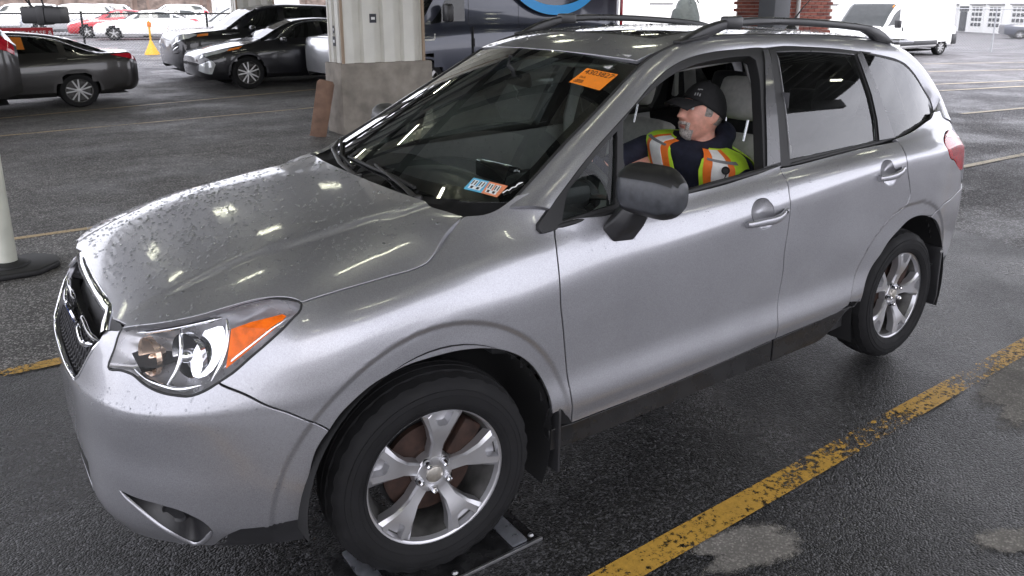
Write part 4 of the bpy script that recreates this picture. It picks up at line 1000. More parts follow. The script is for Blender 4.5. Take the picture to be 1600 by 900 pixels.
# dark inner shell so nothing shows through the gaps
def inner_shell():
    us = np.linspace(.02, u_end-.02, 150); vs = np.linspace(.245, 1.03, 26); U, V = np.meshgrid(us, vs, indexing='ij')
    P, Pu, Pv, N = frame3(L_chart, np.stack([U.ravel(), V.ravel()], 1)); Q = P-N*.032
    Q[:, 1] = np.minimum(Q[:, 1], -.0)
    m = len(vs); f = []
    for i in range(len(us)-1):
        for k in range(m-1):
            idx = (i*m+k, (i+1)*m+k, (i+1)*m+k+1, i*m+k+1); c = P[list(idx)].mean(0)
            if c[0] < -.28: continue
            if math.hypot(c[0], c[2]-.34) < .44 or math.hypot(c[0]-2.65, c[2]-.34) < .44: continue
            f.append(idx)
    f2 = [tuple(a+len(Q) for a in q[::-1]) for q in f]
    return mobj('inner_body', np.vstack([Q, Q*np.array([1, -1, 1])]), f+f2, DARKIN, CAR)
inner_shell()
mobj('under_hood', [(-.74, -.6, .80), (-.74, .6, .80), (.3, .62, .92), (.3, -.62, .92)], [(0, 1, 2, 3)], DARKIN, CAR)
box('floor_pan', (1.45, 0, .30), (3.7, 1.0, .05), DARKIN, CAR)
# ---------------------------------------------------------------- handles
def dish(name, loop, depth, material, parent, mparent):
    P, Pu, Pv, N = frame3(L_chart, np.asarray(loop)); c = P.mean(0); nn = N.mean(0); nn /= np.linalg.norm(nn); n = len(P); v = []; f = []; M = 7
    for k in range(M):
        w = 1-k/M; d = depth*(1-w**2.2); v += list(c+(P-c)*w-nn*(d+.001))
    v.append(c-nn*depth)
    for k in range(M-1):
        for i in range(n): f.append((k*n+i, k*n+(i+1) % n, (k+1)*n+(i+1) % n, (k+1)*n+i))
    for i in range(n): f.append(((M-1)*n+i, (M-1)*n+(i+1) % n, M*n))
    va = np.array(v); q = f[0]
    if np.dot(np.cross(va[q[1]]-va[q[0]], va[q[2]]-va[q[0]]), nn) < 0: f = [t[::-1] for t in f]
    mobj(name, v, f, material, parent, smooth=True)
    mobj(name, va*np.array([1, -1, 1]), [t[::-1] for t in f], material, mparent, smooth=True)
def handle(bar, parent, mparent):
    uv = resample(bar, .012); P, Pu, Pv, N = frame3(L_chart, uv); n = len(P); t = np.linspace(0, 1, n)
    off = .010+.022*np.sin(np.clip(t*1.08, 0, 1)*math.pi)**.5
    C = P+N*off[:, None]; hh = .0125+.003*np.sin(t*math.pi); th = .010
    for sgn, par in ((1, parent), (-1, mparent)):
        bm = bmesh.new(); rings = []
        for i in range(n):
            up = np.array([0, 0, 1.]); nn = N[i]; ring = []
            for k in range(12):
                a = 2*math.pi*k/12; q = C[i]+up*math.copysign(abs(math.cos(a))**.7, math.cos(a))*hh[i]+nn*math.copysign(abs(math.sin(a))**.7, math.sin(a))*th
                ring.append(bm.verts.new((q[0], q[1]*sgn, q[2])))
            rings.append(ring)
        for i in range(n-1):
            for k in range(12): bm.faces.new((rings[i][k], rings[i][(k+1) % 12], rings[i+1][(k+1) % 12], rings[i+1][k]))
        bm.faces.new(rings[0]); bm.faces.new(rings[-1]); bmesh.ops.recalc_face_normals(bm, faces=bm.faces)
        h = bm_obj('door_handle', bm, SILVER, par, angle=50)
        e = C[-1]*np.array([1, sgn, 1])
        if sgn == 1 and parent is fdoor[0]:
            kc = lathe('keyhole', [(0, -.0015), (.006, -.0015), (.007, .002)], DARKIN, h, 16); kc.location = (e[0]-.012, e[1]-.011, e[2])
dish('handle_cup', hf_o, .017, SILVER, fdoor[0], fdoor[1]); dish('handle_cup', hr_o, .017, SILVER, rdoor[0], rdoor[1])
handle([(2.8275, 0.8218), (2.8885, 0.8208), (3.0074, 0.8163), (3.0753, 0.8228)], fdoor[0], fdoor[1])
handle([(3.746, 0.823), (3.8497, 0.8231), (3.9619, 0.8295)], rdoor[0], rdoor[1])

# ---------------------------------------------------------------- headlamps
LENS = glass('lamp_lens', (.97, .97, .98), refl=.4, dirt_white=.006)
LAMPC = mat('lamp_chrome', (.80, .81, .83), rough=.10, metal=1, nrough=.06, nscale=25)
LAMPD = mat('lamp_housing', (.66, .66, .68), rough=.26, metal=.5, nrough=.1, nscale=15, noise=.12)
AMBER = mat('amber_lens', (1.0, .17, .0), rough=.45, spec=.2, noise=.22, nscale=40)
BULBTINT = mat('bulb_reflection_tint', (.88, .66, .50), rough=.14, metal=.8)  # warm tint puts the amber bulb's reflection into the bowl's own colour
hl_o = outline(CU['hl'][:11], CU['hl'][10:]+CU['hl'][:1], step=.015)
am_o = outline((CU['amber']+CU['amber'][:1], 'straight'), step=.015)
def flipo(o, parent, name=None):
    bm = bmesh.new(); bm.from_mesh(o.data); bmesh.ops.transform(bm, matrix=o.matrix_local, verts=bm.verts); bmesh.ops.scale(bm, vec=(1, -1, 1), verts=bm.verts); bmesh.ops.reverse_faces(bm, faces=bm.faces)
    return bm_obj(name or o.name.split('.')[0], bm, o.data.materials[0] if o.data.materials else None, parent, angle=40)
def headlamp():
    c0, c1 = sheet('headlamp', L_chart, hl_o, LENS, CAR, grid=.03, off=.001, mirror=True)
    parts = []
    o, c, nn = pocket('lamp_housing', hl_o, .060, LAMPD, c0, .88); parts.append(o)
    parts.append(sheet('amber_reflector', L_chart, am_o, AMBER, c0, off=-.014))
    def bowl(px, r, d, tilt, dirv, nm='reflector_bowl', material=LAMPC):
        bm = bmesh.new(); prof = [(r*math.sin(t), -d*(1-math.cos(t))/(1-math.cos(1.35))) for t in np.linspace(.06, 1.35, 9)]
        prof = [(a, -b-d) for a, b in prof]; prof = [(a, -(-b)) for a, b in prof]
        add_lathe(bm, [(q[0], d*.9-q2) for q, q2 in zip(prof, [d*.9*(q[0]/r)**2 for q in prof])]+[(r*1.10, -.004), (r*1.12, .01)], 28)
        bmesh.ops.recalc_face_normals(bm, faces=bm.faces)
        b = bm_obj(nm, bm, material, c0, angle=45); dv = Vector(dirv).normalized()
        b.matrix_local = Matrix.Translation(px) @ dv.to_track_quat('-Y', 'Z').to_matrix().to_4x4(); return b
    P = lambda u, v, off: Vector((lambda r: (r[0]-r[3]*off)[0])(frame3(L_chart, np.array([[u, v]]))))
    parts.append(bowl(P(.575, .945, .030), .050, .05, 0, (-.95, -.25, .05), material=BULBTINT))
    parts.append(bowl(P(.705, .945, .034), .058, .055, 0, (-.9, -.4, .05)))
    # projector lens and bulb tips
    def ball(nm, p, r, m, sc=(1, 1, 1)):
        bm = bmesh.new(); bmesh.ops.create_uvsphere(bm, u_segments=20, v_segments=12, radius=r); bmesh.ops.scale(bm, vec=sc, verts=bm.verts)
        b = bm_obj(nm, bm, m, c0, smooth=True); b.location = p; return b
    CLEAR = mat('clear_globe', (.9, .92, .94), rough=.02, metal=0, spec=.8); 
    parts.append(ball('bulb_shield', P(.705, .945, .040), .020, LAMPC, (1.4, 1, 1)))
    parts.append(ball('turn_bulb', P(.575, .945, .050), .010, BULBTINT, (1.6, 1, 1)))
    # bezel ribs between the bowls and round the edge
    for cv, w in (([(.655, 1.020), (.672, .99), (.690, .955), (.695, .925), (.692, .90), (.675, .872)], .012), ([(.80, 1.03), (.822, .99), (.828, .95), (.822, .91), (.806, .88)], .012),
                  ([(.55, .908), (.60, .888), (.66, .876), (.72, .868), (.78, .874)], .014), ([(.50, 1.003), (.57, 1.012), (.64, 1.02), (.70, 1.027), (.78, 1.035)], .016), ([(.835, .905), (.90, .948), (.97, .985), (1.04, 1.008)], .010)):
        parts.append(strip('lamp_bezel', L_chart, cv, w, .006, LAMPC, c0, off=-.018))
    # fluted side reflector
    parts.append(sheet('side_reflector', L_chart, outline([(.73, 1.005), (.79, 1.01), (.815, .97), (.812, .93), (.79, .895), (.745, .89), (.72, .93), (.73, 1.005)]), LAMPC, c0, off=-.030))
    for o in parts: flipo(o, c1)
    # black seal round the lens
    strip('lamp_seal', L_chart, CU['hl'], .007, .003, RUBBER, c0, closed=True, mirror=c1)
    return c0, c1
headlamp()

# ---------------------------------------------------------------- grille
GBACK = mat('grille_back', (.008, .008, .009), rough=.6)
GRG = mat('grille_grey', (.09, .09, .095), rough=.3, metal=.4)
gr_half = [(0, 1.012), (.15, 1.012), (.28, 1.008), (.325, 1.0), (.372, .983)]+gside[1:]
go = np.vstack([np.array(gr_half), np.array([(-a, b) for a, b in gr_half[::-1]])[1:-1]])
grille = sheet('grille', L_chart, outline((list(map(tuple, go))+[tuple(go[0])], 'straight'), step=.03), GBACK, CAR, grid=.05, off=-.055)
def honeycomb():
    bm = bmesh.new(); s = .0185; dx = s*math.sqrt(3); dy = s*1.5
    poly = go*np.array([.965, 1]); poly[:, 1] = np.clip(poly[:, 1], .742, .955)
    rows = int(.24/dy)+1
    for j in range(rows+1):
        for i in range(-24, 25):
            u = (i+.5*(j % 2))*dx; v = .735+j*dy
            if not inpoly(np.array([u]), np.array([v]), poly)[0]: continue
            a = [(u+s*math.cos(R(60*k+30)), v+s*math.sin(R(60*k+30))) for k in range(6)]; b = [(u+s*.80*math.cos(R(60*k+30)), v+s*.80*math.sin(R(60*k+30))) for k in range(6)]
            Pa, _, _, Na = frame3(L_chart, np.array(a)); Pb, _, _, Nb = frame3(L_chart, np.array(b))
            va = [bm.verts.new(p) for p in Pa-Na*.020]; vb = [bm.verts.new(p) for p in Pb-Nb*.016]; vc = [bm.verts.new(p) for p in Pb-Nb*.045]
            for k in range(6):
                q = (k+1) % 6; bm.faces.new((va[k], va[q], vb[q], vb[k])); bm.faces.new((vb[k], vb[q], vc[q], vc[k]))
    bmesh.ops.recalc_face_normals(bm, faces=bm.faces)
    return bm_obj('honeycomb_mesh', bm, GRG, grille)
honeycomb()
# chrome surround: bar along the hood edge with down-turned corners; wing bar carrying the badge
cb = [(-.372, .978), (-.345, 1.0), (-.325, 1.022), (-.28, 1.026), (-.14, 1.028), (0, 1.028), (.14, 1.028), (.28, 1.026), (.325, 1.022), (.345, 1.0), (.372, .978)]
strip('chrome_bar', L_chart, cb, .034, .014, CHROME, grille, off=-.004, taper=False)
for s in (1, -1):
    strip('chrome_side', L_chart, [(s*a, b) for a, b in [(.362, .955), (.325, .88), (.295, .82), (.268, .768)]], .014, .008, CHROME, grille, off=-.004)
    strip('wing_bar', L_chart, [(s*.30, .925), (s*.22, .90), (s*.14, .905), (s*.085, .915)], .017, .010, CHROME, grille, off=-.012)
    strip('wing_bar_lower', L_chart, [(s*.33, .945), (s*.24, .94), (s*.15, .945), (s*.085, .945)], .016, .012, GLOSSB, grille, off=-.014)
strip('chrome_bottom', L_chart, [(-.268, .765), (-.2, .745), (0, .738), (.2, .745), (.268, .765)], .012, .007, CHROME, grille, off=-.004)
def badge(parent, M, sx, sy):
    BLUE = mat('badge_blue', (.02, .06, .30), rough=.1, coat=1)
    bm = bmesh.new(); bmesh.ops.create_cone(bm, cap_ends=True, segments=36, radius1=1, radius2=.96, depth=.3); bmesh.ops.scale(bm, vec=(sx, sy, .02), verts=bm.verts)
    b = bm_obj('badge', bm, CHROME, parent, angle=40); b.matrix_local = M
    bm = bmesh.new(); bmesh.ops.create_cone(bm, cap_ends=True, segments=36, radius1=1, radius2=.97, depth=.3); bmesh.ops.scale(bm, vec=(sx*.88, sy*.80, .02), verts=bm.verts)
    f = bm_obj('badge_field', bm, BLUE, parent, angle=40); f.matrix_local = M @ Matrix.Translation((0, 0, .002))
    for x, y, r in ((-.42, .18, .30), (.0, .30, .14), (.10, -.22, .14), (.38, .22, .14), (.45, -.15, .14), (.72, .02, .12)):
        bm = bmesh.new(); k = 12; vs = [bm.verts.new((math.cos(math.pi*i/6)*(r if i % 3 == 0 else r*.25)*sx, math.sin(math.pi*i/6)*(r if i % 3 == 0 else r*.25)*sx*.8, 0)) for i in range(k)]
        bm.faces.new(vs); st = bm_obj('badge_star', bm, CHROME, parent); st.matrix_local = M @ Matrix.Translation((x*sx, y*sy, .0065))
p0, _, _, n0 = frame3(L_chart, np.array([[0., .925]]))
badge(grille, frame_matrix(p0[0]-n0[0]*.002, (0, -1, 0), (-.3, 0, 1)), .075, .040)

# ---------------------------------------------------------------- cowl and wipers
def cowl():
    ys = np.linspace(-.70, .70, 57); v = []
    for y in ys:
        a = abs(y); xe = float(np.interp(a, [0, .18, .36, .50, .62, .66, .72], [.142, .145, .155, .175, .205, .224, .27]))
        h = H_chart([xe], [y])[0]; w = W_chart([0.02], [y])[0]
        v += [(h[0]-.02, y, h[2]-.016), (h[0]+.006, y, h[2]-.012), ((h[0]+w[0])/2, y, min(h[2], w[2])-.016), (w[0]+.004, y, w[2]-.002)]
    f = []
    for i in range(len(ys)-1):
        for k in range(3): f.append((i*4+k, i*4+k+1, (i+1)*4+k+1, (i+1)*4+k))
    o = mobj('cowl', v, [q[::-1] for q in f], mat('cowl_black', (.006, .006, .007), rough=.75, spec=.2, noise=.3, nscale=20), CAR, smooth=True)
    return o
cw = cowl()
def wpt(s, y, off):
    P, _, _, N = frame3(W_chart, np.array([[s, y]])); return Vector(P[0]+N[0]*off)
def wiper(arm, blade, pivot):
    w = tube('wiper', [wpt(*p) for p in arm], [.012, .010, .008, .006][:len(arm)], BLACKP, CAR, 8, .55)
    tube('wiper_blade', [wpt(*p) for p in blade], .007, RUBBER, w, 8)
    hub = lathe('wiper_pivot', [(0, .02), (.014, .02), (.018, .010), (.02, -.02)], BLACKP, w, 16, 'Z'); hub.location = wpt(*pivot)
wiper([(-.03, -.371, .030), (.02, -.25, .034), (.06, -.10, .032), (.09, .06, .022)], [(.05, .36, .010), (.075, .083, .012), (.071, -.126, .012), (.04, -.283, .010)], (-.03, -.375, .012))
wiper([(.0, .075, .030), (.0, .30, .034), (-.01, .55, .030), (.02, .66, .02)], [(.03, .68, .012), (.02, .45, .010), (.03, .22, .010)], (0, .07, .012))

# ---------------------------------------------------------------- roof rails, antenna
top = [(1.284, 1.612), (1.34, 1.640), (1.39, 1.661), (1.45, 1.680), (1.514, 1.695), (1.602, 1.707), (1.75, 1.712), (1.9, 1.711), (2.1, 1.705), (2.26, 1.697), (2.40, 1.689), (2.53, 1.679), (2.64, 1.668), (2.717, 1.652), (2.78, 1.628), (2.83, 1.603), (2.875, 1.574)]
bot = [(2.70, 1.592), (2.66, 1.615), (2.58, 1.640), (2.40, 1.655), (2.26, 1.663), (2.1, 1.671), (1.9, 1.677), (1.75, 1.678), (1.62, 1.673), (1.55, 1.660), (1.48, 1.640), (1.44, 1.622)]
RAILM = mat('rail_black', (.020, .020, .022), rough=.33, noise=.2, nscale=8, nrough=.08)
for s in (-1, 1):
    rl = prism('roof_rail', top+bot, s*.535, s*.572, RAILM, CAR, bevel=.009, seg=3, angle=50)
    box('rail_clamp', (1.605, s*.5535, 1.690), (.10, .046, .052), RAILM, rl, bevel=.010)
    box('rail_foot_pad', (1.36, s*.5535, 1.628), (.16, .046, .012), RUBBER, rl, bevel=.004, rot=(0, -R(9), 0))
an = lathe('antenna_base', [(0, .035), (.010, .034), (.018, .022), (.032, .006), (.036, -.01)], RAILM, CAR, 24, 'Z'); an.location = (2.78, 0, 1.635)
tube('antenna_mast', [(0, 0, .03), (.09, 0, .115), (.17, 0, .17)], [.005, .0035, .0025], RUBBER, an, 8)

# ---------------------------------------------------------------- door mirrors
def mirror_housing(s):
    root = box('side_mirror', (0, 0, 0), (.01, .01, .01), BLACKP, CAR); bpy.data.objects.remove(root)
    # shell: superellipse sections swept outboard, rounded forward face, flat glass rearwards
    # local axes: a outboard, b up, c forward; sweep along a
    def shell(nm, lo, hi, material, parent, grow=0.):
        A = np.linspace(0, 1, 17); v = []; M = 28
        for a in A:
            # outline of the section (b,c) shrinks at the rounded outboard end and slightly at the root
            e = (1-max(0, (a-.62)/.38)**2.6*.50)*(1-max(0, (.16-a)/.16)**2*.16)
            hb = .083*e*(1+.05*a)+grow; dc = .105*(1-.25*a)*e+grow
            for k in range(M):
                t = 2*math.pi*k/M; ct, st = math.cos(t), math.sin(t)
                c = (abs(ct)**.75)*math.copysign(1, ct); b = (abs(st)**.80)*math.copysign(1, st)
                c = c*dc if c > 0 else c*.028
                v.append((a, b*hb, c))
        f = [(i*M+k, i*M+(k+1) % M, (i+1)*M+(k+1) % M, (i+1)*M+k) for i in range(16) for k in range(M)]
        f += [tuple(range(M))[::-1], tuple(16*M+k for k in range(M))]
        return v, f
    v, f = shell('m', 0, 1, None, None)
    va = np.array(v); L = .235
    org = np.array([.770, -.862, 1.162]); ax = np.array([.02, -1, .02]); ax /= np.linalg.norm(ax)
    fw = np.array([-.985, -.17, .03]); fw /= np.linalg.norm(fw); up = np.cross(ax, fw); up = up/np.linalg.norm(up); up = up if up[2] > 0 else -up
    W = org+va[:, :1]*L*ax+va[:, 1:2]*up+va[:, 2:3]*fw
    W[:, 1] *= -s
    ff = f if s == -1 else [q[::-1] for q in f]
    me_top = mat('mirror_dark_top', (.010, .010, .011), rough=.40, noise=.2, nscale=20)
    me_mid = mat('mirror_shell', (.050, .053, .060), rough=.42, noise=.30, nscale=40, bump=.3, bscale=500, dist=.0006, nrough=.1)
    o = mobj('side_mirror', W, ff, me_mid, CAR, smooth=True); o.data.materials.append(me_top); o.data.materials.append(BLACKP)
    # recalc normals outward
    bm = bmesh.new(); bm.from_mesh(o.data); bmesh.ops.recalc_face_normals(bm, faces=bm.faces); bm.to_mesh(o.data); bm.free(); o.data.shade_smooth(); o.data.set_sharp_from_angle(angle=R(60))
    # upper shell coloured dark for the canopy's reflection, and lower skirt, both raised
    for lo, hi, m2, nm, gr in ((.030, .2, me_top, 'mirror_dark_top', .0025), (-.2, -.046, BLACKP, 'mirror_skirt', .0025)):
        g, _ = shell('c', 0, 1, None, None, gr); g = np.array(g); Wc = org+g[:, :1]*L*ax+g[:, 1:2]*up+g[:, 2:3]*fw; Wc[:, 1] *= -s
        keep = [q for q in ff if all(lo <= g[i, 1] <= hi for i in q)]
        c = mobj(nm, Wc, keep, m2, o, smooth=True)
    # glass
    # mounting arm down to the door
    base = [(.655, -.838, 1.020), (.69, -.862, .968), (.785, -.868, .962), (.815, -.845, 1.03), (.735, -.825, 1.085)]
    topp = [(.700, -.895, 1.105), (.715, -.935, 1.088), (.80, -.935, 1.085), (.835, -.900, 1.10), (.765, -.875, 1.125)]
    bm = bmesh.new(); A = [bm.verts.new((x, y*-s, z)) for x, y, z in base]; Mid = [bm.verts.new(((x+a)/2, (y*.55+b*.45-.012)*-s, (z+c)/2)) for (x, y, z), (a, b, c) in zip(base, topp)]; B = [bm.verts.new((x, y*-s, z)) for x, y, z in topp]
    for i in range(5):
        j = (i+1) % 5; bm.faces.new((A[i], A[j], Mid[j], Mid[i])); bm.faces.new((Mid[i], Mid[j], B[j], B[i]))
    bm.faces.new(A); bm.faces.new(B); bmesh.ops.recalc_face_normals(bm, faces=bm.faces); bmesh.ops.bevel(bm, geom=list(bm.edges), offset=.012, segments=4, profile=.5, affect='EDGES')
    bm_obj('mirror_arm', bm, BLACKP, o, angle=50)
    SILV = mat('mirror_glass', (.9, .9, .9), rough=.01, metal=1)
    gl = [(a, b) for a, b in ((.10, -.06), (.12, .062), (.82, .06), (.86, 0), (.82, -.06))]
    gv = [org+a*L*ax+b*up-.031*fw for a, b in gl]; gv = [(p[0], p[1]*-s, p[2]) for p in gv]
    mobj('mirror_glass', gv, [tuple(range(5))], SILV, o)
mirror_housing(-1); mirror_housing(1)

# ---------------------------------------------------------------- wheels
def spoke_mesh():
    """one broad forked spoke with a recessed pocket at its outer end, pointing to +z; face towards -y"""
    def yt(r): return -(.066+.022*float(smooth01((r-.05)/.12)))
    out = [(-.021, .045), (-.022, .105), (-.040, .155), (-.067, .2045), (-.050, .2145), (0, .220), (.050, .2145), (.067, .2045), (.040, .155), (.022, .105), (.021, .045)]
    hole = [(-.033, .2130), (-.019, .178), (-.011, .171), (.011, .171), (.019, .178), (.033, .2130), (0, .2165)]
    lp = [np.array(out)*np.array([.78, 1]), np.array(hole)]
    for k in (0, 1):
        lp[k] = resample(lp[k], .008, False, True)
    B = np.vstack(lp); ed = []; s = 0
    for q in lp: n = len(q); ed += [(s+i, s+(i+1) % n) for i in range(n)]; s += n
    gx, gz = np.meshgrid(np.arange(-.07, .07, .010), np.arange(.045, .22, .010)); gx = gx.ravel(); gz = gz.ravel()
    ok = inpoly(gx, gz, lp[0]) & ~inpoly(gx, gz, lp[1]); d = np.min(np.hypot(gx[:, None]-B[None, :, 0], gz[:, None]-B[None, :, 1]), axis=1) > .004; ok &= d
    r = delaunay_2d_cdt([Vector((float(a), float(b))) for a, b in np.vstack([B, np.stack([gx[ok], gz[ok]], 1)])], ed, [], 0, 1e-7)
    vo = np.array([(v.x, v.y) for v in r[0]]); tri = np.array(r[2]); cen = vo[tri].mean(1); k = inpoly(cen[:, 0], cen[:, 1], lp[0]) & ~inpoly(cen[:, 0], cen[:, 1], lp[1]); tri = tri[k]
    om = {}
    for i, l in enumerate(r[3]):
        for q in l: om[q] = i
    V = [(a, yt(math.hypot(a, b)), b) for a, b in vo]; F = [tuple(t) for t in tri]
    n0 = len(lp[0]); o1 = len(V)
    V += [(a/.78, yt(math.hypot(a, b))+.0085, b) for a, b in lp[0]]; o2 = len(V); V += [(a/.78*1.02, yt(math.hypot(a, b))+.042, b) for a, b in lp[0]]
    for i in range(n0):
        j = (i+1) % n0; F += [(om[i], om[j], o1+j, o1+i), (o1+i, o1+j, o2+j, o2+i)]
    n1 = len(lp[1]); c = lp[1].mean(0); o3 = len(V)
    V += [(c[0]+(a-c[0])*.80, yt(.2)+.026, c[1]+.002+(b-c[1])*.80) for a, b in lp[1]]; V.append((c[0], yt(.2)+.027, c[1]+.002))
    for i in range(n1):
        j = (i+1) % n1; F += [(om[n0+i], om[n0+j], o3+j, o3+i), (o3+i, o3+j, o3+n1)]
    bm = bmesh.new(); vs = [bm.verts.new(p) for p in V]
    for q in F: bm.faces.new([vs[i] for i in q])
    bmesh.ops.recalc_face_normals(bm, faces=bm.faces)
    me = bpy.data.meshes.new('spoke'); bm.to_mesh(me); bm.free(); me.shade_smooth(); me.set_sharp_from_angle(angle=R(20)); me.materials.append(ALLOY); return me
def tyre_mesh():
    pr = [(.224, -.092), (.231, -.099), (.236, -.1020), (.2365, -.1005), (.243, -.1045), (.250, -.1062), (.2503, -.1075), (.2525, -.1075), (.2530, -.1066), (.264, -.1078), (.275, -.1078), (.2753, -.1090), (.277, -.1090), (.2773, -.1076), (.290, -.1055), (.2905, -.1070), (.2935, -.1067), (.294, -.1035), (.306, -.0985), (.317, -.0915), (.325, -.082)]
    tread = []
    for y0, y1, rr in ((-.082, -.052, 0), (-.044, -.020, 1), (-.012, .012, 1), (.020, .044, 1), (.052, .082, 0)):
        r0, r1 = .338-.012*(y0/.082)**2, .338-.012*(y1/.082)**2
        tread += [(r0, y0), (r1, y1)]
        if y1 < .08: tread += [(r1-.007, y1+.001), (r1-.007, y1+.007)]
    pr = pr+tread+[(a, -b) for a, b in pr[:-1][::-1]]
    bm = bmesh.new(); add_lathe(bm, pr, 96)
    # shoulder blocks: cut every other pair of shoulder ring verts inward a little
    for v in bm.verts:
        r = math.hypot(v.co.x, v.co.z); a = math.atan2(v.co.z, v.co.x); k = int(round(a/(2*math.pi)*96)) % 3
        if r > .316 and abs(v.co.y) > .05 and k == 0:
            s = (r-.0055)/r; v.co.x *= s; v.co.z *= s
    bmesh.ops.recalc_face_normals(bm, faces=bm.faces)
    me = bpy.data.meshes.new('tyre'); bm.to_mesh(me); bm.free(); me.shade_smooth(); me.set_sharp_from_angle(angle=R(30)); me.materials.append(TYRE); return me
SPOKE = spoke_mesh(); TYREM = tyre_mesh()
def lathe_mesh(nm, prof, m, n=64, angle=35):
    bm = bmesh.new(); add_lathe(bm, prof, n); bmesh.ops.recalc_face_normals(bm, faces=bm.faces)
    me = bpy.data.meshes.new(nm); bm.to_mesh(me); bm.free(); me.shade_smooth(); me.set_sharp_from_angle(angle=R(angle)); me.materials.append(m); return me
RIMM = lathe_mesh('rim', [(.2255, -.090), (.2315, -.0955), (.2325, -.0925), (.2300, -.0885), (.2235, -.0870), (.218, -.084), (.2125, -.068)], ALLOY)
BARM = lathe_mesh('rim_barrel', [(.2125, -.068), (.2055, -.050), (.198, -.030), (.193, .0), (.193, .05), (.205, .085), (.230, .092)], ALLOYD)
CAPM = lathe_mesh('hub_cap', [(0, -.0765), (.018, -.076), (.026, -.0735), (.0275, -.071), (.0275, -.06)], mat('cap_grey', (.55, .52, .47), rough=.3, metal=.8, noise=.2, nscale=60), 32)
HUBM = lathe_mesh('hub', [(.0275, -.0685), (.031, -.0700), (.056, -.0685), (.062, -.062), (.066, -.03)], ALLOY, 48)
NUTM = lathe_mesh('lug_nut', [(0, -.024), (.005, -.0235), (.0085, -.020), (.0095, -.014), (.0095, .0)], CHROME, 6, 20)
SEATM = lathe_mesh('nut_seat', [(.0155, .001), (.0145, .012), (.0, .014)], DARKIN, 20)
DISCM = lathe_mesh('brake_disc', [(.065, -.030), (.070, -.022), (.085, -.020), (.140, -.020), (.147, -.018), (.147, .004), (.085, .004)], RUST, 64)
CALM = None
def wheel(loc, rz, phase, flip):
    t = bpy.data.objects.new('wheel', None); COL.objects.link(t); t.parent = CAR; t.location = loc; t.rotation_euler = (0, 0, rz+(math.pi if flip else 0))
    def add(nm, me, ry=0, l=(0, 0, 0), par=t):
        o = bpy.data.objects.new(nm, me); COL.objects.link(o); o.parent = par; o.rotation_euler = (0, ry, 0); o.location = l; return o
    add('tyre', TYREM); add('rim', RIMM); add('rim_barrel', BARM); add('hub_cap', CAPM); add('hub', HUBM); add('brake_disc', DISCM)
    for k in range(5):
        add('spoke', SPOKE, phase+2*math.pi*k/5)
        a = phase+2*math.pi*(k+.5)/5; p = (.0475*math.sin(a), -.070, .0475*math.cos(a))
        add('lug_nut', NUTM, 0, p); add('nut_seat', SEATM, 0, (p[0], -.0712, p[2]))
    c = bpy.data.objects.new('brake_caliper', None)
    bm = bmesh.new(); add_box(bm, (.115, -.02, .075), (.075, .055, .13), Matrix.Rotation(R(35), 3, 'Y'), .014, 2)
    cal = bm_obj('brake_caliper', bm, RUST, t, angle=40)
    bk = lathe('backing_plate', [(.16, .012), (.02, .014)], DARKIN, t, 32)
    return t
wheel((0, -.7725, .340), R(-6.1), R(8), False); wheel((2.64, -.7725, .340), 0, R(14), False)
wheel((0, .7725, .340), R(-6.1), 0, True); wheel((2.64, .7725, .340), 0, R(30), True)

# wheel-arch liners, mud flaps
def liner(cx, cz, r, a0, a1, name='arch_liner'):
    for s in (-1, 1):
        v = []; A = np.radians(np.linspace(a0, a1, 40))
        for a in A:
            for y, rr in ((.868, r), (.80, r+.004), (.60, r+.012), (.50, r-.05), (.50, .10)):
                v.append((cx+rr*math.cos(a), s*y, cz+rr*math.sin(a)))
        f = [(i*5+k, i*5+k+1, (i+1)*5+k+1, (i+1)*5+k) for i in range(39) for k in range(4)]
        mobj(name, v, f, DARKIN, CAR, smooth=True)
liner(.005, .34, .425, -25, 186); liner(2.655, .335, .43, -20, 200)
for s in (-1, 1):
    fl = prism('mud_flap', [(s*.66, .175), (s*.66, .44), (s*.872, .44), (s*.878, .405), (s*.872, .18)], .455, .466, BLACKP, CAR, 'YZ', bevel=.003)
    mobj('arch_return', [(.41, s*.872, .44), (.47, s*.866, .44), (.52, s*.866, .345), (.47, s*.80, .25), (.44, s*.80, .30)], [(0, 1, 2, 3, 4)], BLACKP, CAR)
    fl2 = prism('mud_flap', [(s*.66, .20), (s*.66, .52), (s*.868, .52), (s*.872, .25), (s*.862, .20)], 3.035, 3.047, BLACKP, CAR, 'YZ', bevel=.003)
    bt = lathe('flap_bolt', [(0, -.006), (.008, -.005), (.011, 0)], STEEL, fl2, 12); bt.location = (3.035, s*.868, .50)
# ---------------------------------------------------------------- cabin
def soft(name, c, s, m, parent, rot=None, bev=None, lv=2):
    """upholstered block: bevelled box, subdivided"""
    bm = bmesh.new(); add_box(bm, (0, 0, 0), s, None, bev or min(s)*.32, 2)
    o = bm_obj(name, bm, m, parent, smooth=True); o.location = c
    if rot: o.rotation_euler = rot
    subsurf_obj(o, 1); return o
def seat(y, driver=True):
    s = soft('seat_cushion', (1.62, y, .52), (.54, .50, .16), SEATF, CAR, (0, R(-8), 0))
    b = soft('seat_back', (1.925, y, .84), (.15, .48, .66), SEATF, CAR, (0, R(14), 0), .05)
    for q in (-1, 1): soft('seat_bolster', (-.05, q*.20, -.03), (.13, .10, .52), SEATD, b, None, .04)
    soft('seat_back_shell', (.065, 0, 0), (.05, .44, .60), SEATD, b)
    h = soft('headrest', (1.945, y, 1.335), (.115, .27, .21), SEATF, CAR, (0, R(16), 0), .045)
    for q in (-1, 1): tube('headrest_post', [(-.01, q*.065, -.08), (-.005, q*.065, -.20)], .007, CHROME, h, 8)
seat(-.37); seat(.37)
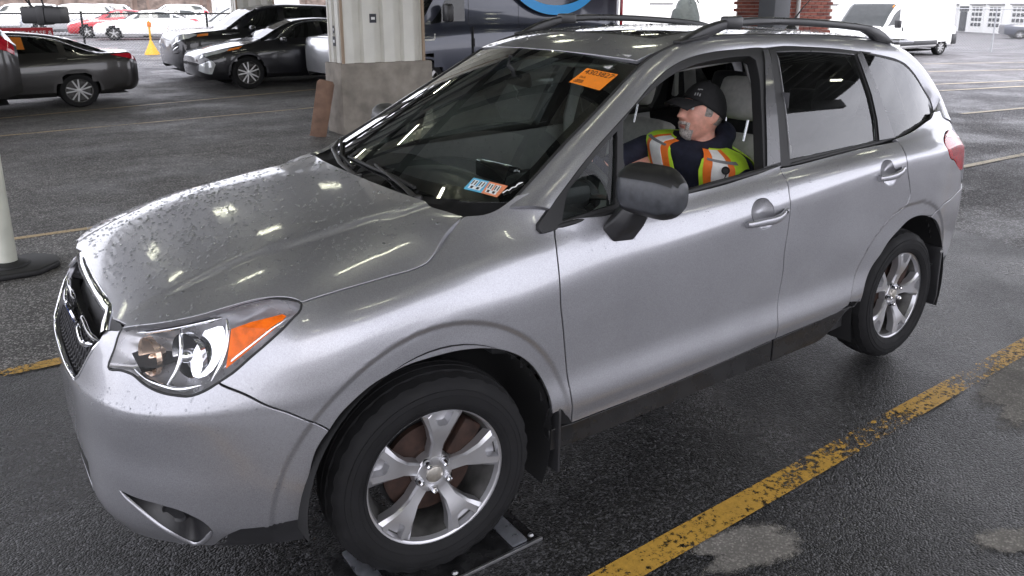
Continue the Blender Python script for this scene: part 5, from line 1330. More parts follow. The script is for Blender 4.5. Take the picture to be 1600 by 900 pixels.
soft('rear_seat', (2.60, 0, .55), (.52, 1.20, .18), SEATD, CAR); rb = soft('rear_seat_back', (2.92, 0, .88), (.16, 1.20, .60), SEATD, CAR, (0, R(18), 0))
for y in (-.36, .36): soft('rear_headrest', (2.72, y, 1.285), (.115, .26, .20), SEATD, CAR, (0, R(14), 0), .045)
soft('rear_headrest', (3.0, 0, 1.22), (.10, .24, .14), SEATD, CAR)
# dashboard
def dash():
    prof = [(.30, 1.05), (.36, 1.085), (.50, 1.078), (.62, 1.055), (.74, 1.035), (.80, 1.00), (.82, .92), (.84, .80), (.80, .62), (.50, .55), (.30, .60)]
    o = prism('dashboard', prof, -.70, .70, INTDARK, CAR, 'XZ', bevel=.012, seg=2, angle=50)
    box('instrument_binnacle', (.78, -.37, 1.055), (.20, .34, .085), INTDARK, o, bevel=.035); box('dash_screen', (.795, 0, 1.045), (.05, .30, .10), GLOSSB, o, bevel=.012); box('dash_trim', (.83, .38, .93), (.02, .56, .07), mat('trim_silver', (.45, .45, .46), rough=.35, metal=.6), o, bevel=.006)
dash()
box('centre_console', (1.30, 0, .60), (.95, .24, .34), INTDARK, CAR, bevel=.03)
SWC = Vector((.985, -.37, 1.005)); SWA = Vector((.906, 0, .42)).normalized(); SWU = Vector((-.42, 0, .906)); SWL = Vector((0, 1, 0))
def swp(q, r): return SWC+SWL*(math.cos(q)*r)+SWU*(math.sin(q)*r)
def steering():
    bm = bmesh.new(); n = 48; rings = []
    for k in range(n):
        q = 2*math.pi*k/n; c = swp(q, .185); rd = (c-SWC).normalized(); ring = []
        for j in range(10): a = 2*math.pi*j/10; ring.append(bm.verts.new(c+rd*math.cos(a)*.015+SWA*math.sin(a)*.017))
        rings.append(ring)
    for k in range(n):
        for j in range(10): bm.faces.new((rings[k][j], rings[k][(j+1) % 10], rings[(k+1) % n][(j+1) % 10], rings[(k+1) % n][j]))
    bmesh.ops.recalc_face_normals(bm, faces=bm.faces)
    o = bm_obj('steering_wheel', bm, INTDARK, CAR, smooth=True)
    for q in (R(5), R(175), R(270)): tube('wheel_arm', [swp(q, .05)-SWA*.01, swp(q, .175)], [.026, .018], mat('trim_silver', (.45, .45, .46), rough=.35, metal=.6), o, 8, .5)
    h = lathe('wheel_hub', [(0, -.03), (.05, -.028), (.068, -.012), (.07, .02)], INTDARK, o, 28); h.matrix_local = Matrix.Translation(SWC) @ SWA.to_track_quat('-Y', 'Z').to_matrix().to_4x4()
    tube('column', [SWC-SWA*.02, SWC-SWA*.28], .04, INTDARK, o, 12)
steering()
# inner door trims, pillar trims, rear-view mirror
for s in (-1, 1):
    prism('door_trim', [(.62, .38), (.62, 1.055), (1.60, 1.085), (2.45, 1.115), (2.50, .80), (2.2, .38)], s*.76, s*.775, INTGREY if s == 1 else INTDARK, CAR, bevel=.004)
    o = prism('arm_rest', [(.95, .78), (.95, .86), (1.65, .86), (1.65, .78)], s*.66, s*.76, INTDARK, CAR, bevel=.02)
    tube('pillar_trim', [(.44, s*.665, 1.09), (.69, s*.60, 1.235), (.96, s*.54, 1.39), (1.12, s*.505, 1.485)], [.026, .028, .028, .026], INTGREY, CAR, 10, .7)
    tube('pillar_trim', [(1.72, s*.70, .90), (1.74, s*.69, 1.15), (1.75, s*.61, 1.40), (1.75, s*.54, 1.53)], [.05, .045, .04, .035], INTGREY, CAR, 10, .6)
    tube('seat_belt', [(1.80, s*.70, 1.40), (1.84, s*.67, 1.10), (1.86, s*.64, .75)], .022, SEATD, CAR, 8, .15)
    tube('pillar_trim', [(2.72, s*.66, 1.15), (2.62, s*.60, 1.38), (2.54, s*.52, 1.53)], [.04, .036, .032], INTGREY, CAR, 10, .6)
    tube('pillar_trim', [(3.20, s*.57, 1.12), (3.08, s*.51, 1.38), (2.96, s*.46, 1.50)], [.05, .045, .04], INTDARK, CAR, 10, .6)
    tube('grab_rail', [(1.25, s*.50, 1.51), (1.9, s*.495, 1.56), (2.6, s*.485, 1.545), (2.95, s*.46, 1.50)], .026, INTGREY, CAR, 8)
rvm = soft('rear_view_mirror', (.885, -.02, 1.455), (.035, .235, .068), INTDARK, CAR, (0, R(-12), R(-10)), .016)
tube('mirror_stem', [(0, 0, .02), (-.03, 0, .065), (-.01, 0, .10)], .010, INTDARK, rvm, 8)
tube('mirror_tag', [(.0, .02, -.01), (-.01, .035, -.035), (-.005, .012, -.06), (-.012, .03, -.085), (-.004, .02, -.10)], .0035, mat('tag_white', (.8, .8, .8), rough=.5), rvm, 6)
for s in (-1, 1): soft('sun_visor', (1.06, s*.30, 1.535), (.14, .36, .018), INTGREY, CAR, (0, R(-14), 0), .006)
# rear window and spoiler
v = []
for y in np.linspace(-.60, .60, 13):
    a = abs(y)/.6; v += [(3.13-.05*a*a, y*.86, 1.555-.03*a*a), (3.36-.05*a*a, y*1.06, 1.165)]
mobj('rear_window', v, [(2*i, 2*i+1, 2*i+3, 2*i+2) for i in range(12)], SIDEGL, CAR, smooth=True)
box('spoiler', (3.14, 0, 1.575), (.16, .98, .03), SILVER, CAR, bevel=.012)

# stickers inside the windshield
def wq(c, off=.002):
    P, _, _, N = frame3(W_chart, np.array(c)); return P+N*off, N.mean(0)
ORG = mat('orange_sticker', (.85, .24, .015), rough=.55, noise=.05, nscale=30); INK = mat('sticker_ink', (.02, .015, .01), rough=.6)
q, nn = wq(CW['sticker'])                                  # left-bottom, left-top, right-top, right-bottom
stk = mobj('orange_ticket', q, [(0, 1, 2, 3)], ORG, wsh)
ex = q[2]-q[1]; W_ = np.linalg.norm(ex); ex /= W_; up_ = q[1]-q[0]; H_ = np.linalg.norm(up_); nz = np.cross(ex, up_); nz /= np.linalg.norm(nz); ey = np.cross(nz, ex)
sg = 1 if np.dot(nz, nn) > 0 else -1
def st_txt(t, fx, fy, size, sp=1.0):
    o = q[0]+(q[2]-q[1])*fx+(q[1]-q[0])*fy+nn*.0012
    text_obj('ticket_text', t, size, INK, wsh, frame_matrix(o, ex, ey), .0001, spacing=sp)
st_txt('4303827', .52, .78, H_*.40, .98); st_txt('DLR', .20, .42, H_*.16)
for k in range(3):
    o = q[0]+(q[3]-q[0])*.22+(q[1]-q[0])*(.12+.07*k)+nn*.0012; a = ex*W_*(.15-.02*k); b = ey*H_*.018
    mobj('ticket_line', [o-a-b, o+a-b, o+a+b, o-a+b], [(0, 1, 2, 3)], INK, wsh)
q2, n2 = wq(CW['insp'])
mid = wq(CW['inspmid'])[0]
SB = mat('inspection_blue', (.10, .42, .62), rough=.5, noise=.15, nscale=60); SO = mat('inspection_orange', (.72, .25, .12), rough=.5, noise=.15, nscale=60); WHP = mat('sticker_pale', (.75, .8, .8), rough=.5)
for A, B, Cc, D, m in ((q2[0], q2[1], mid[0], mid[1], SB), (mid[1], mid[0], q2[2], q2[3], SO)):
    mobj('inspection_sticker', [A, B, Cc, D], [(0, 1, 2, 3)], m, wsh)
    for (fx, fy, w_, h_) in ((.28, .62, .16, .24), (.70, .62, .16, .24), (.5, .25, .34, .12)):
        c = A+(D-A)*fx+(B-A)*fy+n2*.001; a = (D-A)*w_; b = (B-A)*h_; mobj('sticker_field', [c-a-b, c+a-b, c+a+b, c-a+b], [(0, 1, 2, 3)], WHP, wsh)
        for k in (-.5, .5):
            c2 = c+a*k+n2*.001; mobj('sticker_mark', [c2-a*.22-b*.75, c2+a*.22-b*.75, c2+a*.22+b*.75, c2-a*.22+b*.75], [(0, 1, 2, 3)], INK, wsh)
# white grease-pencil scribble beside them
sc = [(.055, -.652), (.075, -.655), (.07, -.664), (.09, -.662), (.095, -.672), (.11, -.668), (.125, -.676), (.118, -.666)]
P_, _, _, N_ = frame3(W_chart, np.array(sc)); tube('chalk_mark', [Vector(p+n*.004) for p, n in zip(P_, N_)], .0045, mat('chalk', (.85, .85, .85), rough=.9), wsh, 6, .4)

# ---------------------------------------------------------------- the driver
SKIN = mat('skin', (.74, .37, .28), rough=.50, noise=.14, nscale=38, bump=.25, bscale=260, dist=.001, nrough=.08)
MATS['skin'].node_tree.nodes['Principled BSDF'].inputs['Subsurface Weight'].default_value = .12
MATS['skin'].node_tree.nodes['Principled BSDF'].inputs['Subsurface Radius'].default_value = (.012, .005, .003)
NAVYF = mat('navy_hoodie', (.012, .014, .030), rough=.85, noise=.3, nscale=25, bump=.7, bscale=22, dist=.012)
CAPF = mat('black_cap', (.012, .012, .013), rough=.85, noise=.2, nscale=60, bump=.35, bscale=500, dist=.001)
LIME = mat('lime_vest', (.60, .92, .05), rough=.7, noise=.14, nscale=22, bump=.6, bscale=24, dist=.010); ORGV = mat('orange_tape', (1.0, .22, .03), rough=.6, noise=.1, nscale=30, bump=.4, bscale=24, dist=.008)
REFL = mat('reflective_tape', (.92, .92, .90), rough=.4, noise=.08, nscale=30, bump=.4, bscale=24, dist=.008); GREYT = mat('grey_strap', (.22, .22, .23), rough=.7)
HAIR = mat('grey_hair', (.27, .25, .23), rough=.8, noise=.5, nscale=120, bump=.8, bscale=300, dist=.003)
def basis(f, up=(0, 0, 1)):
    f = Vector(f).normalized(); l = Vector(up).cross(f).normalized(); u = f.cross(l); return f, l, u
HCN = Vector((1.632, -.392, 1.292)); HF_, HL_, HU_ = basis((-.98, .16, .22))
def hp(x, y, z): return HCN+HF_*(x*1.05)+HL_*(y*1.05)+HU_*(z*1.05)
def gauss(a, s): return math.exp(-(a/s)**2)
def head_pt(th, ph):
    """skull with face: th 0 = front, +90 = left; ph -90..90"""
    cx, cy, cz = math.cos(ph)*math.cos(th), math.cos(ph)*math.sin(th), math.sin(ph)
    x, y, z = cx*.100, cy*.079, cz*.124
    if z < 0:                                   # jaw: narrows and comes forward
        t = min(1, -z/.124); y *= 1-.20*t**1.5; x = x*(1-.10*t)+(.018*t if x > 0 else -.0*t)
        if x < 0: x *= 1-.35*t
    if x > 0:
        fz = z
        x = x*(1-.04*gauss(fz-.0, .05))
        x += .0065*gauss(z-.030, .012)*gauss(abs(y)-.024, .022)               # brow
        x -= .0110*gauss(z-.012, .013)*gauss(abs(y)-.031, .016)               # eye socket
        x += .0050*gauss(z-.012, .008)*gauss(abs(y)-.031, .010)               # eyelid swell
        nz = max(0., min(1., (.028-z)/.062)); inn = 1. if -.036 < z < .028 else gauss(min(abs(z+.036), abs(z-.028)), .006)
        x += (.006+.024*nz**1.1)*inn*gauss(y, .0095+.0055*nz)                 # nose
        x += .004*gauss(z+.032, .008)*gauss(abs(y)-.015, .007)                # nostril wings
        x += .0060*gauss(z+.058, .006)*gauss(y, .024)+.0065*gauss(z+.072, .006)*gauss(y, .021)   # lips
        x -= .0040*gauss(z+.065, .0035)*gauss(y, .025)
        x += .0085*gauss(z+.100, .016)*gauss(y, .026)                         # chin
        x += .0045*gauss(z+.018, .022)*gauss(abs(y)-.043, .017)               # cheekbone
        x -= .0030*gauss(z+.052, .020)*gauss(abs(y)-.040, .008)               # cheek fold
    return x, y, z
def body():
    bm = bmesh.new(); NT, NP = 96, 72; rows = []
    for j in range(NP+1):
        ph = -math.pi/2+math.pi*j/NP; rows.append([bm.verts.new(hp(*head_pt(2*math.pi*i/NT, ph))) for i in range(NT)])
    for j in range(NP):
        for i in range(NT):
            try: bm.faces.new((rows[j][i], rows[j][(i+1) % NT], rows[j+1][(i+1) % NT], rows[j+1][i]))
            except ValueError: pass
    for s in (1, -1):                            # ears
        r = bmesh.ops.create_uvsphere(bm, u_segments=20, v_segments=14, radius=1)['verts']
        for v in r:
            a = v.co.copy(); d = .012*gauss(a.x, .55)*gauss(a.z-.05, .6) if a.y > 0 else 0
            v.co = hp(-.010+a.x*.019-.008*a.z*.5, s*(.078+a.y*.012-d+.004*a.x*-1), -.004+a.z*.033)
    add_tube(bm, [hp(-.022, 0, -.06), hp(-.035, 0, -.11), (1.668, -.378, 1.13), (1.69, -.374, 1.05), (1.72, -.37, .85), (1.70, -.37, .62)], [.060, .062, .066, .12, .12, .13], 20)
    arms = {'near': [(1.67, -.55, 1.06), (1.56, -.64, .86), (1.30, -.56, .80)], 'far': [(1.60, -.20, 1.07), (1.36, -.105, 1.0), (1.04, -.275, 1.135)]}
    for k, p in arms.items(): add_tube(bm, p, [.05, .04, .028], 12)
    def hand(w, d, curl, side):
        d = Vector(d).normalized(); sd = Vector(side).normalized(); nr = d.cross(sd).normalized(); w = Vector(w)
        add_tube(bm, [w, w+d*.045, w+d*.085], [.028, .036, .034], 12, True, .45, nr)
        for i, (o, L) in enumerate(((-.028, .070), (-.009, .080), (.010, .075), (.028, .060))):
            b = w+d*.078+sd*o; p = [b]; dirv = d.copy()
            for seg_, a in ((.45, curl*.5), (.32, curl), (.23, curl)):
                dirv = (Matrix.Rotation(a, 3, sd) @ dirv); p.append(p[-1]+dirv*L*seg_)
            add_tube(bm, p, [.0095, .009, .0085, .007], 8)
        t = w+d*.03-sd*.03; add_tube(bm, [t, t-sd*.022+d*.025, t-sd*.026+d*.052-nr*.012], [.012, .0105, .008], 8)
    hand((1.04, -.275, 1.135), (-.82, -.35, .32), -.75, (-.36, .93, .1)); hand((1.30, -.56, .80), (-.95, .2, -.1), -.5, (.2, .95, 0))
    for y in (-.47, -.27): add_tube(bm, [(1.66, y, .62), (1.22, y, .66), (.95, y, .36), (.80, y, .34)], [.085, .062, .05, .04], 12)
    bmesh.ops.recalc_face_normals(bm, faces=bm.faces)
    o = bm_obj('person', bm, SKIN, None, smooth=True)
    md = o.modifiers.new('skin', 'REMESH'); md.mode = 'VOXEL'; md.voxel_size = .0055; md.use_smooth_shade = True
    sm = o.modifiers.new('soft', 'SMOOTH'); sm.factor = .5; sm.iterations = 2
    return o
man = body(); tag(man, 'driver in black cap, navy hoodie and lime-orange safety vest, hand on the steering wheel', 'person')
# clothes
TC = [((1.70, -.37, .60), .22, .150), ((1.725, -.37, .80), .215, .150), ((1.705, -.372, .95), .232, .158), ((1.670, -.373, 1.06), .248, .155), ((1.652, -.375, 1.118), .242, .138), ((1.646, -.377, 1.152), .188, .114), ((1.650, -.379, 1.172), .112, .092), ((1.652, -.381, 1.186), .078, .076)]
TF = Vector((-.95, -.31, 0)).normalized(); TL = Vector((-.31, .95, 0)).normalized()      # chest forward, across (to his right)
_tcp = np.array([[*c, w, d] for c, w, d in TC]); _tk = np.array([0, .22, .42, .60, .72, .84, .93, 1.])
def torso(a, t, grow=1.0, add=0.):
    """a: degrees from the breastbone, positive to his left (near side)"""
    q = hermite1(_tk, _tcp, np.clip(t, 0, 1)); a = np.radians(a); c, s = np.cos(a), np.sin(a)
    e = .82; fx = np.sign(c)*np.abs(c)**e*(q[:, 4]*grow+add); lx = -np.sign(s)*np.abs(s)**e*(q[:, 3]*grow+add)
    droop = .020*np.abs(np.sin(a))**2*smooth01((t-.62)/.25)*np.clip(1-t, 0, 1)*0
    P = q[:, :3]+fx[:, None]*np.array(TF)+lx[:, None]*np.array(TL); P[:, 2] += .012*np.maximum(c, 0)*smooth01((t-.5)/.4)*-1+.20*lx*smooth01((t-.3)/.4)
    return P
def hoodie():
    bm = bmesh.new(); T_ = np.linspace(0, 1, 26); A_ = np.linspace(-180, 180, 41)[:-1]; rows = []
    for t in T_: rows.append([bm.verts.new(p) for p in torso(A_, np.full(40, t))])
    for j in range(25):
        for i in range(40): bm.faces.new((rows[j][i], rows[j][(i+1) % 40], rows[j+1][(i+1) % 40], rows[j+1][i]))
    bm.faces.new(rows[0]); bm.faces.new(rows[-1])
    add_tube(bm, [(1.68, -.53, 1.04), (1.685, -.59, 1.015), (1.65, -.64, .94), (1.57, -.645, .85), (1.45, -.62, .815), (1.31, -.56, .80)], [.060, .068, .066, .062, .056, .046], 16)
    add_tube(bm, [(1.57, -.20, 1.125), (1.53, -.155, 1.115), (1.43, -.11, 1.07), (1.33, -.10, 1.02), (1.21, -.17, 1.05), (1.08, -.255, 1.118)], [.050, .058, .058, .054, .049, .043], 16)
    # hood lying round the neck, high behind the head
    ring = []
    for k in range(28):
        q = 2*math.pi*k/28; bk = .5-.5*math.cos(q)          # 0 at the throat, 1 behind
        r = .080+.026*bk; c = Vector((1.660, -.380, 1.155))+HF_.lerp(TF, .6).normalized()*(math.cos(q)*r-.004)+TL*(math.sin(q)*(.088+.012*bk)); c.z += -.018+.075*bk**1.3; ring.append((c, .024+.026*bk))
    pts = [c for c, _ in ring]+[ring[0][0]]; rs = [r for _, r in ring]+[ring[0][1]]
    add_tube(bm, pts, rs, 14)
    bmesh.ops.recalc_face_normals(bm, faces=bm.faces); o = bm_obj('hoodie', bm, NAVYF, man, smooth=True)
    md = o.modifiers.new('cloth', 'REMESH'); md.mode = 'VOXEL'; md.voxel_size = .010; md.use_smooth_shade = True
    sm = o.modifiers.new('soft', 'SMOOTH'); sm.factor = .5; sm.iterations = 3
    return o
hd = hoodie()
def tch(add): return lambda a, t: torso(np.asarray(a, float), np.asarray(t, float), 1.0, add)
global_c = CARC.copy(); CARC[:] = (1.70, -.37, .95)
def vsheet(nm, poly, m, add):
    # angles in degrees are scaled so the grid is even
    sc = 70.
    ch = lambda a, t: torso(np.asarray(a, float)*sc, np.asarray(t, float)*1.0, 1.0, add)
    po = outline((poly+poly[:1], 'straight'), step=.03); po = po/np.array([sc, 1.]) if False else po
    return sheet(nm, ch, po, m, man, grid=.035)
D = 70.
def dg(l): return [(a/D, t) for a, t in l]
for s in (1, -1):
    vsheet('vest_front', dg([(s*6, .02), (s*8, .45), (s*10, .62), (s*14, .76), (s*24, .88), (s*38, .945), (s*88, .925), (s*100, .86), (s*84, .76), (s*76, .66), (s*82, .56), (s*100, .50), (s*100, .02)]), LIME, .014)
    for (a0, a1, m, ad) in ((15, 52, ORGV, .0165), (24, 43, REFL, .019)):
        w0, w1 = a0, a1
        vsheet('vest_tape', dg([(s*w0*.80, .03), (s*w0*.82, .45), (s*w0*.95, .66), (s*w0*1.12, .80), (s*(w0*1.40), .925), (s*(w1*1.26), .925), (s*w1*1.06, .80), (s*w1*.98, .66), (s*w1*.86, .45), (s*w1*.82, .03)]), m, ad)
    vsheet('vest_strap', dg([(s*20, .775), (s*21, .815), (s*64, .815), (s*62, .775)]), GREYT, .022)
    vsheet('vest_back', dg([(s*100, .02), (s*100, .50), (s*112, .62), (s*112, .78), (s*104, .90), (s*120, .95), (s*178, .93), (s*178, .02)]), LIME, .014)
# round microphone clip on the near tape
pm = torso(np.array([38.]), np.array([.70]), 1.0, .030)[0]
mc = lathe('microphone', [(0, -.012), (.012, -.012), (.017, -.006), (.018, .004), (0, .006)], RUBBER, man, 20); mc.matrix_local = Matrix.Translation(pm) @ Vector((-.75, -.65, .1)).to_track_quat('-Y', 'Z').to_matrix().to_4x4()
tube('microphone_wire', [pm+np.array([0, -.004, -.015]), pm+np.array([-.012, -.004, -.04]), pm+np.array([-.004, -.006, -.065])], .003, RUBBER, man, 6)
CARC[:] = global_c
# cap: panelled crown, curved peak, button
def cap():
    NT, NP = 48, 14; bm = bmesh.new(); rows = []
    def edge(th): return .038*math.cos(th)+.010                                      # brim height, higher at the forehead
    for j in range(NP+1):
        row = []
        for i in range(NT):
            th = 2*math.pi*i/NT; e = edge(th); ph0 = math.asin(max(-.9, min(.9, e/.134))); ph = ph0+(math.pi/2-ph0)*j/NP
            k = 1.0+.012*math.cos(6*th)*math.cos(ph)*0
            x, y, z = math.cos(ph)*math.cos(th)*.110, math.cos(ph)*math.sin(th)*.0895, math.sin(ph)*.134
            if math.cos(th) > 0: z += .004*math.sin(ph*2)
            row.append(bm.verts.new(hp(x-.004, y, z)))
        rows.append(row)
    for j in range(NP):
        for i in range(NT):
            try: bm.faces.new((rows[j][i], rows[j][(i+1) % NT], rows[j+1][(i+1) % NT], rows[j+1][i]))
            except ValueError: pass
    r = bmesh.ops.extrude_edge_only(bm, edges=[e for e in bm.edges if len(e.link_faces) == 1 and (e.verts[0] in rows[0])])
    for v in [g for g in r['geom'] if isinstance(g, bmesh.types.BMVert)]: v.co = v.co*.965+HCN*.035-HU_*.001
    bmesh.ops.recalc_face_normals(bm, faces=bm.faces); c = bm_obj('cap', bm, CAPF, man, smooth=True)
    bm = bmesh.new(); N_, M_ = 21, 9; top = []; bot = []
    for i in range(N_):
        a = -1.05+2.1*i/(N_-1); ra = []; rb_ = []
        for j in range(M_):
            t = j/(M_-1); x0, y0 = .106*math.cos(a*.95), .0895*math.sin(a*1.02); x1, y1 = .128+.058*math.cos(a*1.35), .078*math.sin(a*1.12)
            x = x0+(x1-x0)*t; y = y0+(y1-y0)*t; z = .046-.004*t-.026*t*t-.020*(y/.08)**2*(.35+.65*t)
            ra.append(bm.verts.new(hp(x, y, z))); rb_.append(bm.verts.new(hp(x-.002, y, z-.005)))
        top.append(ra); bot.append(rb_)
    for i in range(N_-1):
        for j in range(M_-1): bm.faces.new((top[i][j], top[i+1][j], top[i+1][j+1], top[i][j+1])); bm.faces.new((bot[i][j], bot[i][j+1], bot[i+1][j+1], bot[i+1][j]))
        bm.faces.new((top[i][-1], top[i+1][-1], bot[i+1][-1], bot[i][-1]))
    bmesh.ops.recalc_face_normals(bm, faces=bm.faces); bm_obj('cap_peak', bm, CAPF, c, smooth=True)
    bm = bmesh.new(); bmesh.ops.create_uvsphere(bm, u_segments=10, v_segments=6, radius=.007); b = bm_obj('cap_button', bm, CAPF, c, smooth=True); b.location = hp(-.004, 0, .135)
    # small grey embroidery on the front panel
    EMB = mat('embroidery', (.32, .32, .32), rough=.8)
    for k, (a, b_, w, h_) in enumerate(((.30, .070, .006, .014), (.42, .072, .006, .014), (.54, .070, .006, .014), (.36, .092, .010, .008), (.50, .094, .012, .006))):
        th = a+.15; z = b_; rr = math.sqrt(max(.01, 1-(z/.134)**2)); n_ = Vector((math.cos(th)*rr, math.sin(th)*rr, z/.134*.8)); cc = (math.cos(th)*.112*rr-.004, math.sin(th)*.0915*rr, z)
        ctr = hp(*cc); tt = HL_*math.cos(th)-HF_*math.sin(th); uu = (HU_*rr-(HF_*math.cos(th)+HL_*math.sin(th))*(z/.134)*.8).normalized(); off = (HF_*math.cos(th)+HL_*math.sin(th))*.002
        mobj('cap_stitching', [ctr+off-tt*w*.5-uu*h_*.5, ctr+off+tt*w*.5-uu*h_*.5, ctr+off+tt*w*.5+uu*h_*.5, ctr+off-tt*w*.5+uu*h_*.5], [(0, 1, 2, 3)], EMB, c)
cap()
# hair fringe, beard, brows, eyes
def shell_patch(name, th0, th1, ph0, ph1, lift, m, shape=None, n=26, k=16):
    v = []; f = []
    for i in range(n+1):
        for j in range(k+1):
            a, b = i/n, j/k; th = th0+(th1-th0)*a; ph = ph0+(ph1-ph0)*b; x, y, z = head_pt(th, ph); w = math.sin(math.pi*a)**.35*math.sin(math.pi*b)**.35 if shape is None else shape(a, b)
            L = math.sqrt(x*x+y*y+z*z); s = 1+(lift*w-.0005)/L; v.append(hp(x*s, y*s, z*s))
    for i in range(n):
        for j in range(k): f.append((i*(k+1)+j, (i+1)*(k+1)+j, (i+1)*(k+1)+j+1, i*(k+1)+j+1))
    bm = bmesh.new(); vs = [bm.verts.new(p) for p in v]
    for q in f: bm.faces.new([vs[i] for i in q])
    bmesh.ops.recalc_face_normals(bm, faces=bm.faces); return bm_obj(name, bm, m, man, smooth=True)
shell_patch('hair', R(98), R(262), R(-20), R(22), .0050, HAIR); shell_patch('sideburn', R(66), R(88), R(-6), R(16), .0030, HAIR); shell_patch('sideburn', R(272), R(294), R(-6), R(16), .0030, HAIR)
BEARD = mat('grey_beard', (.44, .40, .37), rough=.85, noise=.5, nscale=140, bump=.9, bscale=320, dist=.003)
shell_patch('beard', R(-52), R(52), R(-80), R(-40), .0105, BEARD); shell_patch('moustache', R(-20), R(20), R(-30.5), R(-23), .0075, BEARD, None, 18, 8)
for s in (1, -1):
    shell_patch('beard_side', R(s*20), R(s*34), R(-44), R(-24), .0070, BEARD, None, 10, 10)
    shell_patch('eyebrow', R(s*10), R(s*34), R(12.5), R(17), .0042, HAIR, None, 12, 6)
    bm = bmesh.new(); bmesh.ops.create_uvsphere(bm, u_segments=16, v_segments=10, radius=.0115); e = bm_obj('eye', bm, mat('eye_white', (.7, .68, .65), rough=.15), man, smooth=True); e.location = hp(.0795, s*.031, .011)
    bm = bmesh.new(); bmesh.ops.create_uvsphere(bm, u_segments=12, v_segments=8, radius=.0058); e2 = bm_obj('iris', bm, mat('iris_brown', (.05, .03, .02), rough=.1), man, smooth=True); e2.location = hp(.0875, s*.031, .012)
    shell_patch('eyelid', R(s*12), R(s*32), R(6.5), R(11.5), .0032, SKIN, None, 12, 6)
shell_patch('lips', R(-14), R(14), R(-39), R(-29.5), .0016, mat('lip', (.36, .13, .11), rough=.45), None, 16, 8)
# ---------------------------------------------------------------- rain drops on the upward faces
def drops(name, chart, lo, hi, n, parent, seed, mask=None, rmin=.0018, rmax=.0066, off=0.):
    r_ = np.random.default_rng(seed); u = r_.uniform(lo[0], hi[0], n*3); v = r_.uniform(lo[1], hi[1], n*3)
    dens = .5+.5*np.sin(u*7.3+np.sin(v*5.1)*1.7)*np.cos(v*6.1+1.3); k = r_.random(n*3) < .25+.75*dens
    u, v = u[k], v[k]
    if mask is not None: k = mask(u, v); u, v = u[k], v[k]
    u, v = u[:n], v[:n]; P, Pu, Pv, N = frame3(chart, np.stack([u, v], 1)); P = P+N*off
    V = []; F = []; NN = []
    for p, nn in zip(P, N):
        r = rmin+(rmax-rmin)*r_.random()**2.6; t = np.cross(nn, (0, 1, 0)); t /= np.linalg.norm(t); b = np.cross(nn, t); st = r_.uniform(.8, 1.35); k = len(V); ph = r_.uniform(0, 6)
        for ring, (q, h) in enumerate(((1.0, 0.), (.80, .34), (.42, .52))):
            for j in range(8):
                a = ph+2*math.pi*j/8; V.append(p+(t*math.cos(a)*st+b*math.sin(a))*r*q+nn*r*h*.9); d = (t*math.cos(a)+b*math.sin(a))*(.85, .6, .3)[ring]+nn*(.5, .8, .95)[ring]; NN.append(d/np.linalg.norm(d))
        V.append(p+nn*r*.55*.9); NN.append(nn)
        for ring in (0, 1):
            for j in range(8): F.append((k+ring*8+j, k+ring*8+(j+1) % 8, k+ring*8+8+(j+1) % 8, k+ring*8+8+j))
        for j in range(8): F.append((k+16+j, k+16+(j+1) % 8, k+24))
    va = np.array(V); f0 = F[0]
    if np.dot(np.cross(va[f0[1]]-va[f0[0]], va[f0[2]]-va[f0[0]]), NN[f0[0]]) < 0: F = [f[::-1] for f in F]
    o = mobj(name, V, F, DROP, parent, normals=NN); o['kind'] = 'stuff'; return o
DROP = glass('water_drop', (.95, .96, .97), refl=1.5, ior=1.33, dirt_white=.16)  # whitish diffuse share painted in for the drops' bright highlights
drops('rain_drops', H_chart, (-.74, -.70), (.14, .70), 3000, hood, 1, lambda x, y: np.abs(y) < .62+.10*(x+.7))
drops('rain_drops', R_chart, (1.06, -.52), (3.0, .52), 2400, roof, 2)
drops('rain_drops', W_chart, (.06, -.66), (.97, .66), 420, wsh, 3, lambda s, y: np.abs(y) < wy(s)-.03, .0012, .0032, .002)
drops('rain_drops', L_chart, (1.98, .93), (4.0, 1.03), 420, fdoor[0], 4, None, .0014, .0036)
drops('rain_drops', L_chart, (-.8, .70), (.95, .86), 420, bumper, 5, lambda u, v: np.abs(u) > .32, .0014, .0036)
drops('rain_drops', L_chart, (.60, .45), (1.05, .72), 90, bumper, 6, None, .0014, .0030)
# ---------------------------------------------------------------- other vehicles
BLK = paint('black_paint', (.012, .012, .016), metal=.3, rough=.3, flake=.2)
GRY = paint('charcoal_paint', (.050, .048, .048), metal=.6, rough=.32)
WHT = paint('white_paint', (.80, .80, .80), metal=0, rough=.35, flake=.02)
NAVY = paint('navy_paint', (.035, .040, .060), metal=.4, rough=.28)
REDP = paint('red_paint', (.45, .02, .03), metal=.2, rough=.3)
SLV = paint('far_silver', (.50, .51, .53), metal=.6, rough=.3); BLU = paint('far_blue', (.05, .09, .22), metal=.4, rough=.3)
BGL = glass('car_glass', (.20, .23, .23), refl=1.4, dirt_white=.02)
LAMPW = mat('far_headlamp', (.75, .78, .80), rough=.12, metal=.5, coat=1); LAMPR = mat('far_tail', (.50, .015, .03), rough=.12, coat=1); LAMPA = mat('far_amber', (.8, .22, .03), rough=.2, coat=1)
BRIM = mat('far_rim', (.55, .55, .55), rough=.3, metal=.8)
